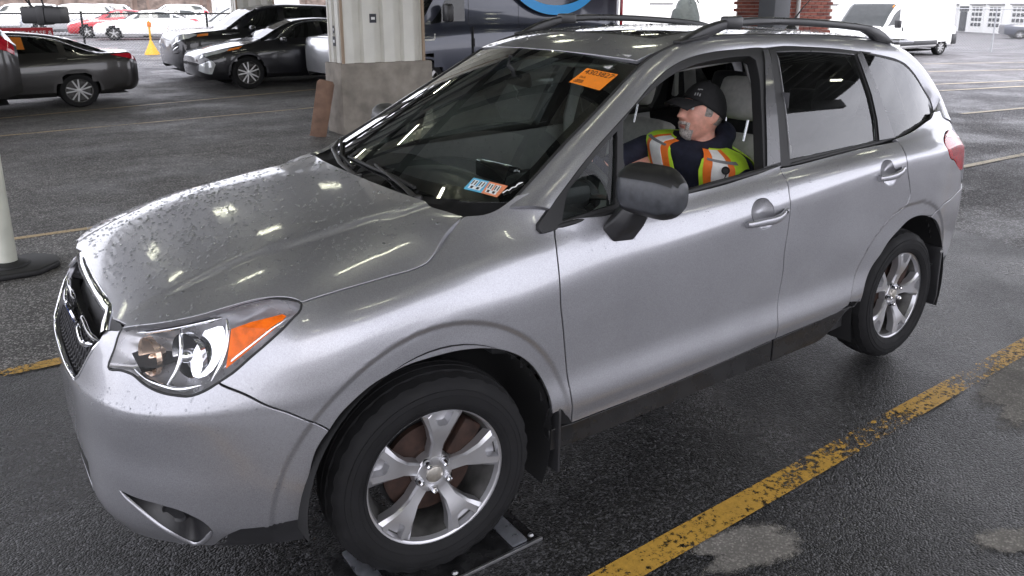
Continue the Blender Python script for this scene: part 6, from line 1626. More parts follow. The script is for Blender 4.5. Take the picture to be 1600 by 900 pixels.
def loft_chart(S):
    """S: rows of (x, half width, sill z, shoulder z, deck z, roof z or None, roof half width)"""
    xs = np.array([s[0] for s in S]); sec = []
    for x, w, zl, zs, zt, zr, wr in S:
        pts = [(w-.10, zl), (w-.015, zl+.09), (w, zl+.26), (w-.004, zs-.10), (w-.03, zs), (w-.10, zt)]
        if zr is None: pts += [(w*.66, zt+.015), (w*.36, zt+.028), (0, zt+.032)]
        else: pts += [(wr+.03, zr-.075), (wr-.07, zr-.012), (0, zr)]
        sec.append(pts)
    A = np.array(sec)                                     # (n,9,2)
    def ch(x, v):
        x = np.asarray(x, float); v = np.asarray(v, float)
        q = hermite1(xs, A, x); v = np.clip(v, 0, 8); k = np.clip(v.astype(int), 0, 7); s = (v-k)[:, None]; i = np.arange(len(x))
        p = q[i, k]*(1-s)+q[i, k+1]*s
        return np.stack([x, -p[:, 0], p[:, 1]], 1)
    return ch, xs
WCACHE = {}
def far_wheel(parent, x, y, r, out, style, w=.22, simple=False):
    key = (r, style, simple)
    if key not in WCACHE:
        rr = r*.68
        ty = lathe_mesh('tyre', [(rr, -w*.46), (rr*1.08, -w*.5), (r*.93, -w*.49), (r*.985, -w*.40), (r, -w*.3), (r, w*.3), (r*.985, w*.4), (r*.93, w*.49), (rr, w*.46)], TYRE, 40)
        rm = lathe_mesh('rim', [(rr*1.02, -w*.47), (rr*.97, -w*.46), (rr*.93, -w*.36), (rr*.90, 0), (.0, .0)], ALLOYD if not simple else BRIM, 40)
        bm = bmesh.new(); nsp = {'multi': 10, 'five': 5, 'steel': 8}[style]
        for k in range(nsp):
            a = 2*math.pi*k/nsp+(.16 if (style == 'multi' and k % 2) else 0)
            add_box(bm, (math.sin(a)*rr*.54, -w*.40, math.cos(a)*rr*.54), (rr*(.13 if style == 'multi' else .26), w*.08, rr*.86), Matrix.Rotation(a, 3, 'Y'), rr*.02, 1)
        add_lathe(bm, [(0, -w*.46), (rr*.16, -w*.45), (rr*.2, -w*.38)], 20); bmesh.ops.recalc_face_normals(bm, faces=bm.faces)
        sp = bpy.data.meshes.new('wheel_spokes'); bm.to_mesh(sp); bm.free(); sp.materials.append(BRIM); sp.shade_smooth(); sp.set_sharp_from_angle(angle=R(35))
        WCACHE[key] = (ty, rm, sp)
    t = bpy.data.objects.new('wheel', None); COL.objects.link(t); t.parent = parent; t.location = (x, y, r); t.rotation_euler = (0, 0, 0 if out < 0 else math.pi)
    for nm, me in zip(('tyre', 'rim', 'wheel_spokes'), WCACHE[key]):
        o = bpy.data.objects.new(nm, me); COL.objects.link(o); o.parent = t
    return t
def vehicle(name, label, cat, loc, rot, S, paintm, windows, ws, rw, lamps, wheels, wr, style='five', group=None, clad=None, seams=(), detail=True, extra=None):
    ch, xs = loft_chart(S); root = empty(name, loc, rot); tag(root, label, cat, group)
    n = max(40, int((xs[-1]-xs[0])/.06)); X = np.linspace(xs[0], xs[-1], n); Vv = np.array([0, .5, 1, 1.5, 2, 2.5, 3, 3.5, 4, 4.5, 5, 5.5, 6, 6.5, 7, 7.5, 8])
    U, W = np.meshgrid(X, Vv, indexing='ij'); P = ch(U.ravel(), W.ravel()); m = len(Vv); f = []
    half = [(i*m+k, (i+1)*m+k, (i+1)*m+k+1, i*m+k+1) for i in range(n-1) for k in range(m-1)]
    bm = bmesh.new(); A = [bm.verts.new(p) for p in P]; B = [A[i] if abs(P[i][1]) < 1e-4 else bm.verts.new((P[i][0], -P[i][1], P[i][2])) for i in range(len(P))]
    for q in half:
        bm.faces.new([A[i] for i in q]); 
        try: bm.faces.new([B[i] for i in q[::-1]])
        except ValueError: pass
    for e in (0, n-1):
        ring = [A[e*m+k] for k in range(m)]+[B[e*m+k] for k in range(m-2, -1, -1)]
        bm.faces.new(ring)
    # wheel openings: drop faces of the sides near the wheel centres
    cut = [fc for fc in bm.faces if any(math.hypot(fc.calc_center_median().x-wx, fc.calc_center_median().z-wr) < wr*1.10 for wx in wheels) and abs(fc.calc_center_median().y) > .35]
    bmesh.ops.delete(bm, geom=cut, context='FACES')
    bmesh.ops.recalc_face_normals(bm, faces=bm.faces)
    bm_obj('body', bm, paintm, root, angle=38)
    wmax = max(s[1] for s in S)
    for wx in wheels:
        for s in (-1, 1):
            far_wheel(root, wx, s*(wmax-.115), wr, s, style)
            v = []; A_ = np.linspace(-.05, math.pi+.05, 22)
            ring = [(wx+wr*1.13*math.cos(a), wr+wr*1.13*math.sin(a)) for a in A_]
            v = [(x, s*(wmax-.002), z) for x, z in ring]+[(x, s*(wmax-.42), z) for x, z in ring]; k = len(ring)
            mobj('wheel_well', v+[(wx, s*(wmax-.40), wr)], [(i, i+1, k+i+1, k+i) for i in range(k-1)]+[(k+i, k+i+1, 2*k) for i in range(k-1)], DARKIN, root, smooth=True)
            if clad is not None or detail:
                lip = [(wx+wr*q*math.cos(a), s*(wmax+.004), wr+wr*q*math.sin(a)) for a in A_ for q in (1.12, 1.24)]
                mobj('arch_lip', lip, [(2*i, 2*i+1, 2*i+3, 2*i+2) for i in range(k-1)], clad if clad is not None else paintm, root, smooth=True)
    both = (1, -1)
    def chm(s): return ch if s == 1 else (lambda x, v: ch(x, v)*np.array([1, -1, 1]))
    for poly in windows:
        for s in both: sheet('side_window', chm(s), outline((poly+poly[:1], 'straight'), step=.08), BGL, root, grid=.15, off=.006)
    def full(nm, poly, material):
        for s in both: sheet(nm, chm(s), outline((poly+poly[:1], 'straight'), step=.08), material, root, grid=.15, off=.006)
    if ws: full('windshield', ws, BGL)
    if rw: full('rear_window', rw, BGL)
    for nm, poly, material in lamps:
        for s in both: sheet(nm, chm(s), outline((poly+poly[:1], 'straight'), step=.05), material, root, grid=.08, off=.010)
    for sm in seams: 
        for s in both: strip('door_gap', chm(s), sm, .010, .002, DARKIN, root, step=.05, off=.001, taper=False)
    mobj('underside', [(xs[0]+.2, -wmax+.25, .22), (xs[-1]-.2, -wmax+.25, .22), (xs[-1]-.2, wmax-.25, .22), (xs[0]+.2, wmax-.25, .22)], [(0, 1, 2, 3)], DARKIN, root)
    mobj('cabin', [(xs[0]+1.6, -wmax+.2, .75), (xs[-1]-.5, -wmax+.2, .75), (xs[-1]-.5, wmax-.2, .75), (xs[0]+1.6, wmax-.2, .75)], [(0, 1, 2, 3)], DARKIN, root)
    if extra: extra(root, ch)
    return root
# section tables: x, half width, sill, shoulder, deck, roof, roof half width
SEDAN = [(0, .52, .30, .60, .66, None, 0), (.10, .74, .24, .66, .74, None, 0), (.35, .86, .22, .74, .82, None, 0), (.9, .92, .22, .82, .93, None, 0), (1.35, .925, .22, .86, 1.0, 1.035, .60), (1.75, .925, .22, .88, .995, 1.26, .60), (2.15, .925, .22, .90, 1.0, 1.42, .60), (2.6, .925, .22, .91, 1.01, 1.475, .58),
         (3.1, .925, .22, .93, 1.02, 1.46, .57), (3.6, .925, .23, .95, 1.03, 1.38, .56), (4.0, .92, .24, .97, 1.04, 1.24, .57), (4.3, .905, .25, .98, 1.05, 1.115, .58), (4.55, .87, .28, .97, 1.05, None, 0), (4.78, .80, .32, .90, 1.02, None, 0), (4.87, .66, .38, .82, .90, None, 0)]
SUVS = [(0, .60, .38, .80, .90, None, 0), (.08, .82, .30, .90, 1.02, None, 0), (.35, .96, .28, 1.0, 1.10, None, 0), (.9, 1.0, .28, 1.04, 1.16, None, 0), (1.25, 1.0, .28, 1.06, 1.19, 1.22, .68), (1.6, 1.0, .28, 1.07, 1.19, 1.46, .68), (1.95, 1.0, .28, 1.08, 1.19, 1.66, .68), (2.4, 1.0, .28, 1.09, 1.20, 1.76, .67),
        (3.2, 1.0, .28, 1.11, 1.21, 1.775, .66), (4.0, 1.0, .30, 1.13, 1.23, 1.74, .65), (4.5, .98, .32, 1.14, 1.24, 1.66, .64), (4.85, .93, .36, 1.12, 1.22, 1.36, .64), (5.0, .82, .42, 1.0, 1.12, None, 0)]
VANS = [(0, .62, .42, .85, .98, None, 0), (.10, .88, .36, 1.0, 1.12, None, 0), (.45, 1.0, .34, 1.12, 1.25, None, 0), (.80, 1.02, .34, 1.2, 1.36, 1.40, .85), (1.2, 1.02, .34, 1.25, 1.38, 1.95, .85), (1.6, 1.02, .34, 1.28, 1.40, 2.40, .86), (2.1, 1.02, .36, 1.30, 1.42, 2.52, .88), (3.5, 1.02, .38, 1.30, 1.42, 2.54, .88), (5.6, 1.02, .40, 1.30, 1.42, 2.53, .88), (5.92, 1.0, .42, 1.28, 1.40, 2.45, .86), (5.98, .95, .46, 1.25, 1.38, 2.38, .84)]
TRUCK = [(0, .62, .45, .90, 1.02, None, 0), (.10, .88, .40, 1.0, 1.14, None, 0), (.5, 1.0, .38, 1.08, 1.22, None, 0), (1.3, 1.0, .38, 1.12, 1.26, 1.29, .70), (1.75, 1.0, .38, 1.14, 1.27, 1.68, .70), (2.2, 1.0, .38, 1.15, 1.28, 1.88, .70), (3.2, 1.0, .38, 1.16, 1.29, 1.90, .70), (3.75, 1.0, .38, 1.17, 1.30, 1.78, .70), (3.95, 1.0, .38, 1.17, 1.30, None, 0), (5.5, 1.0, .40, 1.17, 1.32, None, 0), (5.75, .98, .46, 1.15, 1.30, None, 0)]
def sed_extra(root, ch):
    strip('window_chrome', ch, [(1.55, 5.15), (2.0, 5.95), (2.6, 6.15), (3.3, 6.1), (3.85, 5.75), (4.12, 5.35)], .02, .006, CHROME, root, step=.06, off=.006)
    for x in (2.55, 3.5): strip('door_handle', ch, [(x, 4.3), (x+.17, 4.32)], .035, .02, GRY, root, step=.04, off=.002)
sw = [[(1.78, 5.15), (2.12, 5.85), (2.55, 6.05), (2.62, 5.15)], [(2.72, 5.15), (2.68, 6.05), (3.25, 6.02), (3.52, 5.90), (3.55, 5.18)], [(3.66, 5.2), (3.64, 5.82), (3.95, 5.55), (4.12, 5.28)]]
sed_lamps = [('tail_lamp', [(4.38, 4.5), (4.60, 4.75), (4.84, 4.85), (4.86, 4.2), (4.72, 3.9), (4.50, 4.05)], LAMPR), ('head_lamp', [(.06, 4.2), (.10, 4.9), (.55, 4.75), (.75, 4.6), (.4, 4.1)], LAMPW)]
sseam = [[(2.68, .6), (2.66, 3), (2.70, 5.0)], [(3.62, 5.0), (3.66, 4.2), (3.55, 3.2)], [(1.62, .6), (1.60, 3), (1.66, 4.8)]]
gs = vehicle('charcoal_sedan', 'charcoal sedan parked sideways below the red sign, showing its rear half and silver wheel', 'car', (-3.18, 13.72, 0), R(1), SEDAN, GRY, sw, [(1.36, 6.1), (1.36, 8), (2.15, 8), (2.12, 6.1)], [(3.75, 6.2), (3.7, 8), (4.28, 8), (4.26, 6.2)], sed_lamps, (.93, 3.78), .335, 'multi', seams=sseam, extra=sed_extra)
# orange ticket on its rear door glass
ch_s, _ = loft_chart(SEDAN)
sheet('window_ticket', ch_s, outline(([(2.80, 5.35), (2.78, 5.95), (3.0, 5.95), (3.02, 5.35), (2.80, 5.35)], 'straight')), mat('orange_ticket', (.75, .22, .02), rough=.6), gs, off=.009)
def camry_extra(root, ch):
    for s in (1, -1):
        c2 = ch if s == 1 else (lambda x, v: ch(x, v)*np.array([1, -1, 1]))
        sheet('corner_vent', c2, outline(([(.03, 1.2), (.06, 3.0), (.22, 3.2), (.30, 2.4), (.22, 1.2), (.03, 1.2)], 'straight')), LAMPW, root, off=.012)
        sheet('amber_marker', c2, outline(([(.55, 4.2), (.60, 4.6), (.88, 4.72), (.80, 4.3), (.55, 4.2)], 'straight')), LAMPA, root, off=.014)
    strip('window_chrome', ch, [(1.55, 5.15), (2.0, 5.95), (2.6, 6.15), (3.3, 6.1)], .02, .006, CHROME, root, step=.06, off=.006)
    m = empty('side_mirror', (1.72, -.98, 1.02), 0, root); box('mirror_shell', (0, 0, 0), (.12, .18, .12), BLK, m, bevel=.04)
vehicle('black_sedan', 'black sedan with amber marker lamps nosing out left of the white column', 'car', (2.98, 15.25, 0), R(1), SEDAN, BLK, sw, [(1.36, 6.1), (1.36, 8), (2.15, 8), (2.12, 6.1)], None, [sed_lamps[1]], (.95, 3.78), .345, 'multi', seams=sseam, extra=camry_extra)
def suv_extra(root, ch):
    for k in range(4):
        for s in (1, -1):
            c2 = ch if s == 1 else (lambda x, v: ch(x, v)*np.array([1, -1, 1]))
            strip('grille_bar', c2, [(.012+.0*k, 2.4+k*.55), (.05, 2.45+k*.55), (.09, 2.5+k*.55)], .05, .015, CHROME if k in (1, 3) else BLACKP, root, step=.03, off=.01)
    for s in (1, -1):
        c2 = ch if s == 1 else (lambda x, v: ch(x, v)*np.array([1, -1, 1]))
        sheet('amber_marker', c2, outline(([(.48, 4.0), (.50, 4.5), (.74, 4.6), (.72, 4.1), (.48, 4.0)], 'straight')), LAMPA, root, off=.014)
        strip('side_badge', c2, [(1.05, 4.2), (1.45, 4.25)], .05, .01, CHROME, root, step=.05, off=.004)
    m = empty('side_mirror', (1.72, -1.06, 1.20), 0, root); box('mirror_shell', (0, 0, 0), (.14, .2, .16), BLK, m, bevel=.05)
sw2 = [[(1.55, 5.15), (1.95, 5.9), (2.45, 6.0), (2.5, 5.15)], [(2.62, 5.15), (2.60, 6.0), (3.40, 6.0), (3.45, 5.15)], [(3.58, 5.15), (3.56, 6.0), (4.35, 5.9), (4.6, 5.3)]]
vehicle('black_suv', 'tall black SUV parked behind the black sedan, nose to the chain-link fence', 'car', (3.0, 17.55, 0), R(1), SUVS, BLK, sw2, [(1.26, 6.1), (1.26, 8), (2.0, 8), (1.97, 6.1)], None, [('head_lamp', [(.05, 4.0), (.08, 4.9), (.42, 4.85), (.50, 4.4), (.30, 4.0)], LAMPW)], (.95, 3.98), .38, 'five', clad=BLACKP, extra=suv_extra)
# nose of a silver car showing between the black sedan and the column
vehicle('silver_car', 'silver car nose with clear headlamp half hidden by the white column', 'car', (5.05, 13.25, 0), R(2), SUVS, SLV, sw2, [(1.26, 6.1), (1.26, 8), (2.0, 8), (1.97, 6.1)], None, [('head_lamp', [(.04, 3.6), (.06, 4.9), (.50, 4.85), (.62, 4.3), (.30, 3.7)], LAMPW)], (.95, 3.98), .36, 'five', clad=BLACKP)
# rear end of a car at the left edge
vehicle('dark_hatchback', 'dark car tail with a tall red lamp cut by the left picture edge', 'car', (-5.26, 12.55, 0), R(0), SUVS, GRY, sw2, None, [(4.5, 6.2), (4.5, 8), (4.82, 8), (4.82, 6.2)], [('tail_lamp', [(4.55, 3.2), (4.60, 5.3), (4.84, 5.5), (4.96, 4.6), (4.95, 3.4)], LAMPR)], (.95, 3.98), .36, 'five', clad=BLACKP)
# dark blue delivery van
def van_extra(root, ch):
    BLUE = mat('arrow_blue', (.04, .42, .95), rough=.35)
    c = np.array([4.05, 0]); a = np.linspace(R(205), R(332), 40); v = []
    for t in a:
        q = (t-a[0])/(a[-1]-a[0]); w = .06+.17*math.sin(q*math.pi)**.8
        for r in (1.40-w*.5, 1.40+w*.5): v.append((4.05+r*math.cos(t)*1.02, -1.030, 2.88+r*math.sin(t)*.86))
    mobj('arrow_arc', v, [(2*i, 2*i+2, 2*i+3, 2*i+1) for i in range(39)], BLUE, root)
    mobj('arrow_head', [(5.40, -1.031, 2.31), (5.48, -1.031, 2.71), (5.34, -1.031, 2.71), (5.28, -1.031, 2.26)], [(0, 1, 2, 3)], BLUE, root)
    m = empty('side_mirror', (1.35, -1.16, 1.62), 0, root); box('mirror_shell', (0, 0, 0), (.16, .22, .34), BLACKP, m, bevel=.05)
    box('door_rail', (1.98, -1.03, .92), (.03, .01, .9), DARKIN, root); box('rear_lamp', (5.95, -.98, 1.7), (.05, .06, .7), LAMPR, root, bevel=.01)
    box('hinge', (1.985, -1.035, 1.05), (.05, .02, .16), DARKIN, root)
vseam = [[(1.95, .5), (1.95, 3), (1.95, 7)], [(3.15, .5), (3.15, 3), (3.15, 7)], [(4.5, .5), (4.5, 3), (4.5, 7)]]
vehicle('dark_blue_van', 'dark blue delivery van with a bright blue curved arrow behind the white column', 'van', (5.25, 11.6, 0), R(0), VANS, NAVY, [[(1.05, 5.1), (1.45, 5.62), (1.86, 5.75), (1.86, 5.05)]], [(.82, 6.1), (.82, 8), (1.6, 8), (1.58, 6.1)], None, [('head_lamp', [(.04, 3.8), (.08, 5.0), (.55, 5.1), (.5, 4.2)], LAMPW)], (.95, 4.9), .36, 'steel', seams=vseam, extra=van_extra)
# white van on the yard
def wvan_extra(root, ch):
    box('side_cladding', (3.2, -1.03, .62), (2.6, .02, .20), BLACKP, root, bevel=.006); box('bumper_corner', (5.80, -.98, .75), (.38, .12, .50), BLACKP, root, bevel=.03)
    m = empty('side_mirror', (1.30, -1.18, 1.50), 0, root); box('mirror_shell', (0, 0, 0), (.16, .22, .34), BLACKP, m, bevel=.05)
    box('door_handle', (1.92, -1.03, 1.28), (.05, .03, .20), BLACKP, root, bevel=.01)
    sheet('windshield_ticket', ch, outline(([(1.45, 6.35), (1.45, 6.75), (1.54, 6.75), (1.54, 6.35), (1.45, 6.35)], 'straight')), mat('orange_ticket', (.75, .22, .02), rough=.6), root, off=.02)
wv = vehicle('white_van', 'white cargo van parked across the yard right of the brick pier', 'van', (24.7, 13.47, 0), R(0), VANS, WHT, [[(1.05, 5.1), (1.45, 5.62), (1.86, 5.75), (1.86, 5.05)]], [(.82, 6.1), (.82, 8), (1.6, 8), (1.58, 6.1)], None, [('head_lamp', [(.04, 3.8), (.08, 5.0), (.55, 5.1), (.5, 4.2)], LAMPW)], (.95, 4.9), .36, 'steel', clad=BLACKP, seams=vseam, extra=wvan_extra)
wv.scale = (1, 1, .80)
pk = vehicle('dark_pickup', 'dark pickup truck standing in front of the white garages', 'truck', (52.6, 15.6, 0), R(125), TRUCK, NAVY, [[(1.65, 5.15), (2.15, 5.9), (2.65, 6.0), (2.7, 5.15)], [(2.8, 5.15), (2.78, 6.0), (3.55, 5.95), (3.6, 5.15)]], [(1.31, 6.1), (1.31, 8), (2.2, 8), (2.18, 6.1)], None, [('head_lamp', [(.04, 4.0), (.08, 4.9), (.4, 4.9), (.4, 4.2)], LAMPW)], (1.0, 4.6), .40, 'five', clad=BLACKP)

pk.scale = (.75, .75, .62)
# ---------------------------------------------------------------- rows of parked cars beyond the fence
def copy_tree(o, parent=None):
    c = o.copy(); COL.objects.link(c); c.parent = parent
    for chd in o.children: copy_tree(chd, c)
    return c
def recolor(root, m):
    for c in root.children:
        if c.name.split('.')[0] in ('body', 'arch_lip') and c.type == 'MESH':
            c.data = c.data.copy(); c.data.materials.clear(); c.data.materials.append(m)
GROUP = 'cars parked in rows beyond the fence'
protoS = vehicle('parked_car', '', None, (0, 0, 0), 0, SEDAN, WHT, sw, [(1.36, 6.1), (1.36, 8), (2.15, 8), (2.12, 6.1)], [(3.75, 6.2), (3.7, 8), (4.28, 8), (4.26, 6.2)], sed_lamps, (.93, 3.78), .33, 'five', detail=False)
protoU = vehicle('parked_car', '', None, (0, 0, 0), 0, SUVS, WHT, sw2, [(1.26, 6.1), (1.26, 8), (2.0, 8), (1.97, 6.1)], [(4.5, 6.2), (4.5, 8), (4.82, 8), (4.82, 6.2)], [('head_lamp', [(.05, 4.0), (.08, 4.9), (.42, 4.85), (.50, 4.4), (.30, 4.0)], LAMPW), ('tail_lamp', [(4.55, 3.2), (4.60, 5.3), (4.84, 5.5), (4.96, 4.6), (4.95, 3.4)], LAMPR)], (.95, 3.98), .36, 'five', clad=BLACKP, detail=False)
rowc = [
 ('U', 7.1, 26.2, WHT, -8, 'white SUV with grey lower cladding nearest the far white column'), ('S', 5.6, 33.2, WHT, -14, 'white car just behind the yellow stand'),
 ('S', 5.0, 36.0, REDP, -12, 'red car beside the white car in the first row'), ('U', 3.6, 39.5, SLV, -12, 'silver SUV in the first row left of the red car'),
 ('U', 2.0, 47.0, WHT, -15, 'white SUV left of the silver SUV in the yard rows'), ('S', 8.2, 40.5, WHT, -10, 'white car behind the white SUV with grey cladding'),
 ('S', -1.6, 40.0, BLU, -10, 'blue car low over the roof of the charcoal sedan'), ('U', 10.6, 52., WHT, -10, None), ('S', 6.6, 55., WHT, -10, None), ('U', 3.4, 60., WHT, -10, None), ('S', 0., 58., SLV, -10, 'silver car in the far row near the hanging camera'),
 ('S', 16., 58., WHT, -10, None), ('U', 19., 64., WHT, -10, None), ('S', 22.5, 58., WHT, -10, None), ('U', 6., 50., WHT, -10, None), ('S', -3., 49., WHT, -10, None), ('U', -6., 60., WHT, -10, None), ('S', 2.2, 66., WHT, -10, None), ('U', 9., 74., WHT, -10, None), ('S', -1., 74., WHT, -10, None), ('U', 14., 70., WHT, -10, None), ('S', 24., 76., SLV, -10, 'silver car among the white ones far behind the black SUV')]
used = set()
for kind, x, y, m, rz, lab in rowc:
    pr = protoS if kind == 'S' else protoU
    if kind not in used: r = pr; used.add(kind)
    else: r = copy_tree(pr)
    k_ = 1.0 if y < 30 else 1.28
    r.location = (x*k_-2.3-(k_-1)*.5, y*k_, 0); r.rotation_euler = (0, 0, R(rz))
    if m is not WHT: recolor(r, m)
    tag(r, lab or 'white car in the far rows of the parked yard', 'car', GROUP)

# ---------------------------------------------------------------- fences, sign, hanging camera, stand
GALV = mat('galvanised', (.42, .43, .45), rough=.45, metal=.6, noise=.15, nscale=6)
DKST = mat('dark_post', (.03, .03, .03), rough=.6)
def chain_fence(p, q, h, post_x, label, pm, wire_r=.005, sp=.085):
    p, q = Vector((*p, 0)), Vector((*q, 0)); L = (q-p).length; d = (q-p)/L
    fr = empty('chain_link_fence', tuple(p), math.atan2(d.y, d.x)); tag(fr, label, 'fence', 'chain-link fences')
    bm = bmesh.new(); n = int(L/sp)
    for k in range(-int(h/sp)-1, n+1):
        for s in (1, -1):
            x0 = k*sp if s == 1 else k*sp+h; x1 = x0+s*h; a, b = (x0, 0.), (x1, h)
            pts = [(x0, .02), (x1, h)]
            # clip to 0..L
            def clip(px, pz):
                t = (px-x0)/(x1-x0); return t
            xa, za, xb, zb = x0, .02, x1, h
            lo, hi = min(xa, xb), max(xa, xb)
            if hi < 0 or lo > L: continue
            f = lambda X: za+(zb-za)*(X-xa)/(xb-xa)
            A = min(max(xa, 0), L); B = min(max(xb, 0), L); za2, zb2 = f(A), f(B)
            o = wire_r; vs = [bm.verts.new(v) for v in ((A-o, -o*s, za2), (A+o, -o*s, za2), (B+o, -o*s, zb2), (B-o, -o*s, zb2))]; bm.faces.new(vs)
    bm_obj('wire_mesh', bm, GALV, fr)
    for x in post_x: tube('fence_post', [(x, .03, 0), (x, .03, h+.06)], .03, pm, fr, 10)
    tube('top_rail', [(0, .03, h), (L, .03, h)], .022, pm, fr, 8)
    return fr
chain_fence((-1.5, 22.2), (6.2, 21.4), 1.5, (.1, 3.35, 6.5), 'chain-link fence with dark posts behind the charcoal sedan and black SUV', DKST)
chain_fence((32.2, 15.0), (38.0, 4.0), 1.75, (.3, 3.0, 5.7, 8.4, 11.2), 'galvanised chain-link fence between the white van and the pickup', GALV, .005, .11)
gs.scale = (.92, 1, .87); gs.location.x = -2.88
SGN = empty('red_sign', (.27, 17.6, 0)); tag(SGN, 'red sign board with white lettering above the charcoal sedan roof', 'sign')
SRED = mat('sign_red', (.42, .015, .025), rough=.45); SWH = mat('sign_white', (.85, .85, .85), rough=.5)
box('sign_board', (0, 0, 1.02), (.98, .04, .46), SRED, SGN, bevel=.01)
text_obj('sign_text', 'FLEET LEASE &', .128, SWH, SGN, frame_matrix((.06, -.024, 1.13), (1, 0, 0), (0, 0, 1)), .001)['kind'] = 'stuff'
for x in (-.42, .42): box('sign_leg', (x, .01, .46), (.04, .04, .92), DKST, SGN)
HC = empty('hanging_camera', (-.585, 2.5, 1.69)); HC.scale = (1.22, 1.22, 1.22); tag(HC, 'black boxy camera housing hanging at the top left corner', 'camera')
CAMB = mat('camera_black', (.018, .018, .020), rough=.38, noise=.2, nscale=20)
rz = Matrix.Rotation(R(-28), 4, 'Z')
def inhc(o): o.matrix_local = rz @ o.matrix_local; return o
inhc(box('housing', (.02, 0, 0), (.17, .10, .075), CAMB, HC, bevel=.010)); inhc(box('hood', (.105, 0, -.002), (.035, .115, .088), CAMB, HC, bevel=.008)); inhc(box('rear_block', (-.098, 0, .008), (.06, .085, .062), CAMB, HC, bevel=.008))
inhc(box('lens_window', (.1235, 0, -.002), (.004, .080, .055), GLOSSB, HC, bevel=.003)); inhc(box('lens_recess', (.121, 0, -.002), (.006, .095, .068), DARKIN, HC, bevel=.003))
for x in (-.05, .0): tube('bracket_arm', [(x, 0, .03), (x-.01, .0, .085), (x+.02, 0, .15)], .009, CAMB, HC, 8)
tube('drop_pole', [(0, 0, .12), (0, 0, 2.9)], .016, CAMB, HC, 10); tube('cable', [(-.05, 0, .04), (-.09, 0, .10), (-.04, 0, .16), (0, 0, .20)], .006, RUBBER, HC, 6)
YS = empty('yellow_stand', (4.65, 28.3, 0)); YS.scale = (.62, .62, .68); tag(YS, 'yellow cone-footed stand holding an orange tag in the yard', 'stand')
YP = mat('yellow_plastic', (.75, .42, .02), rough=.5)
lathe('stand_foot', [(.42, .0), (.40, .05), (.20, .42), (.07, .70), (.05, .75), (0, .75)], YP, YS, 16, 'Z', 60); tube('stand_pole', [(0, 0, .7), (0, 0, 1.75)], .055, YP, YS, 8); box('stand_tag', (0, -.05, 1.55), (.22, .03, .26), mat('orange_ticket', (.75, .22, .02), rough=.6), YS, bevel=.01)
# tarpaulin-covered machine beyond the roof
TRP = empty('covered_machine', (22.6, 19.3, 0)); tag(TRP, 'dark grey-green covered machine standing against the white light behind the roof rail', 'machine')
TP = mat('tarpaulin', (.055, .065, .06), rough=.7, noise=.25, nscale=3, bump=.5, bscale=9, dist=.05)
bm = bmesh.new(); bmesh.ops.create_icosphere(bm, subdivisions=3, radius=1); r_ = np.random.default_rng(3)
for v in bm.verts: v.co = Vector((v.co.x*.62, v.co.y*.5, (max(v.co.z, -.92)+.92)*1.1))*(1+.06*math.sin(v.co.x*9+v.co.z*5))
bm_obj('cover', bm, TP, TRP, smooth=True); tube('rope', [(-.2, -.45, 1.9), (-.05, -.2, 2.35), (.15, -.2, 2.35), (.3, -.4, 1.9)], .03, TP, TRP, 6); box('pallet', (.3, 0, .25), (1.5, .8, .5), TP, TRP, bevel=.05)

# ---------------------------------------------------------------- brick pier, buildings, wood
BR = empty('brick_pier', (12.80, 7.5, 0)); tag(BR, 'red brick pier with pale mortar and a grey steel post beside it', 'wall')
BRK = [mat('brick_%s' % w, c, rough=.85, noise=.2, nscale=12, bump=.3, bscale=60, dist=.004) for w, c in (('dark', (.20, .055, .04)), ('mid', (.26, .075, .05)), ('light', (.31, .10, .07)))]
MORT = mat('mortar', (.50, .47, .43), rough=.9)
box('mortar_core', (.9, .6, 1.25), (1.76, 1.16, 2.5), MORT, BR)
cols = {}
for k, m in enumerate(BRK): cols[k] = box('brick', (0, 0, -5), (.215, .03, .062), m, BR, bevel=.004, seg=1)
pro = dict(cols); usedb = set()
for j in range(22):
    z = 1.02+j*.075
    for i in range(9):
        x = .01+(i+.5*(j % 2))*.225
        if x < .0 or x > 1.80: continue
        k = random.choice((0, 1, 1, 2)); l = (x, .006, z)
        if k not in usedb: pro[k].location = l; usedb.add(k)
        else: share(pro[k], BR, l)
for j in range(22):
    for i in range(5):
        k = random.choice((0, 1, 2)); share(pro[k], BR, (.006, .12+(i+.5*(j % 2))*.225, 1.02+j*.075), (0, 0, R(90)))
GP = empty('steel_post', (12.22, 7.4, 0)); tag(GP, 'dark grey square steel post left of the brick pier', 'post'); box('post_shaft', (.22, 0, 2.2), (.50, .4, 4.4), mat('grey_post', (.10, .105, .115), rough=.5, noise=.1, nscale=3), GP, bevel=.01); box('post_base', (.22, 0, .04), (.62, .52, .08), STEEL, GP, bevel=.008)
DP = tube('downpipe', [(13.25, 7.42, 0), (13.25, 7.42, 4.2)], .045, mat('pipe_white', (.7, .7, .68), rough=.5), None, 10); tag(DP, 'thin white downpipe running up the brick pier', 'pipe')
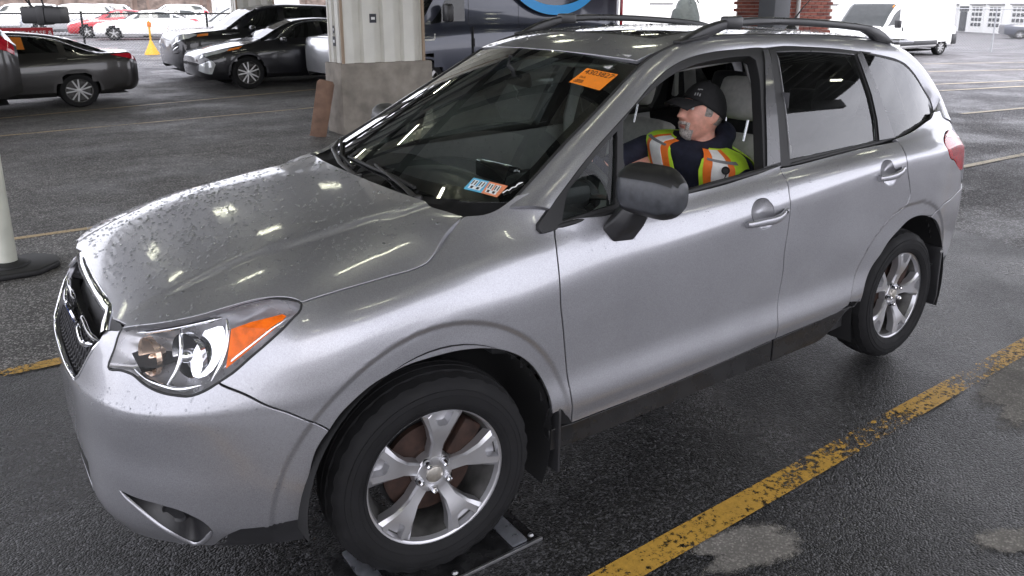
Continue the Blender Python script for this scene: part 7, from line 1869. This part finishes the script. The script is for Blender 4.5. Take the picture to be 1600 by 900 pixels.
def garage(name, label, p, q, h, doors, extra_w=(), panes=True):
    p, q = Vector((*p, 0)), Vector((*q, 0)); L = (q-p).length; a = math.atan2((q-p).y, (q-p).x)
    b = empty(name, tuple(p), a); tag(b, label, 'building'); WW = mat('white_wall', (.82, .82, .80), rough=.6, noise=.04, nscale=.6); WD = mat('door_white', (.76, .76, .74), rough=.5); PN = mat('dark_pane', (.03, .035, .04), rough=.1); FR = mat('door_grey_frame', (.25, .25, .25), rough=.6)  # one even grey for parapet and door heads
    box('wall', (L/2, 6, h/2), (L, 12, h), WW, b); box('parapet', (L/2, -.1, h+.1), (L+.3, .3, .35), FR, b)
    for dx in doors:
        d = box('garage_door', (dx, -.03, 1.0), (1.75, .08, 2.0), WD, b); box('door_head', (0, -.05, 1.05), (1.9, .2, .09), FR, d)
        if panes:
            for r_ in range(4):
                for c in range(3): box('pane', ((c-1)*.48, -.05, -.42+r_*.38), (.34, .03, .24), PN, d)
    for x, z, w, hh in extra_w: box('window', (x, -.03, z), (w, .06, hh), PN, b)
    return b
garage('white_garages', 'long white building with a row of garage doors behind the fence', (86., 60.), (53., 14.2), 7.5, (38.5, 42.2, 44.5, 47.3, 49.6, 52.0), ((23.9, 2.0, 2.2, .5), (27.7, 1.75, 2.0, .3), (33.9, 1.75, 1.8, .4), (40.3, .8, .9, 1.5), (40.3, 1.75, 1.2, .35)))
garage('white_warehouse', 'plain white warehouse glowing behind the blue van and roof rail', (27., 52.), (60., 34.), 9., (8, 20, 34), ((4, 5, 5, 1),), False)
TR = empty('box_trailer', (9.9, 33., 0)); tag(TR, 'white box trailer beyond the black SUV roof', 'trailer'); box('trailer_box', (0, 0, 2.45), (3.1, 2.4, 2.9), WHT, TR, bevel=.03); box('trailer_floor', (0, 0, .95), (3.1, 2.3, .12), DKST, TR)
for x in (-.9, .9):
    for s in (-1, 1): far_wheel(TR, x, s*1.0, .42, s, 'steel')
def wood():
    r_ = np.random.default_rng(11); v = []; f = []
    def tri(p, q, w):
        k = len(v); v.extend([(p[0]-w, p[1], p[2]), (p[0]+w, p[1], p[2]), (q[0]+w*.35, q[1], q[2]), (q[0]-w*.35, q[1], q[2])]); f.append((k, k+1, k+2, k+3))
    for i in range(420):
        x = r_.uniform(-25, 175); y = 118+r_.uniform(0, 26)-x*.12; h = r_.uniform(9, 17); lean = r_.normal()*.5; tri((x, y, 0), (x+lean, y, h), .16+.12*r_.random())
        for k in range(26):
            t = r_.uniform(.2, .98); s = r_.choice((-1, 1)); l = (1-t)*r_.uniform(2., 5.)+.6; b = (x+lean*t, y, h*t); e = (b[0]+s*l*r_.uniform(.3, .8), y+r_.normal()*.6, b[2]+l*r_.uniform(.4, .9)); tri(b, e, .05)
            for q in range(3):
                m = r_.uniform(.3, 1.); c = tuple(b[j]+(e[j]-b[j])*m for j in range(3)); tri(c, (c[0]+r_.normal()*.8, c[1], c[2]+r_.uniform(.2, 1.2)), .03)
    return mobj('bare_wood', v, f, mat('bark', (.16, .115, .095), rough=.9, noise=.3, nscale=.5))
wd = wood(); tag(wd, 'brown leafless winter wood along the far edge of the yard', 'wood', kind='stuff')
mobj_b = mobj('brush_bank', [(-60, 128, 0), (200, 100, 0), (200, 104, 4.5), (-60, 132, 4.5)], [(0, 1, 2, 3)], mat('brush', (.13, .10, .085), rough=1, noise=.5, nscale=1.2)); tag(mobj_b, kind='structure')
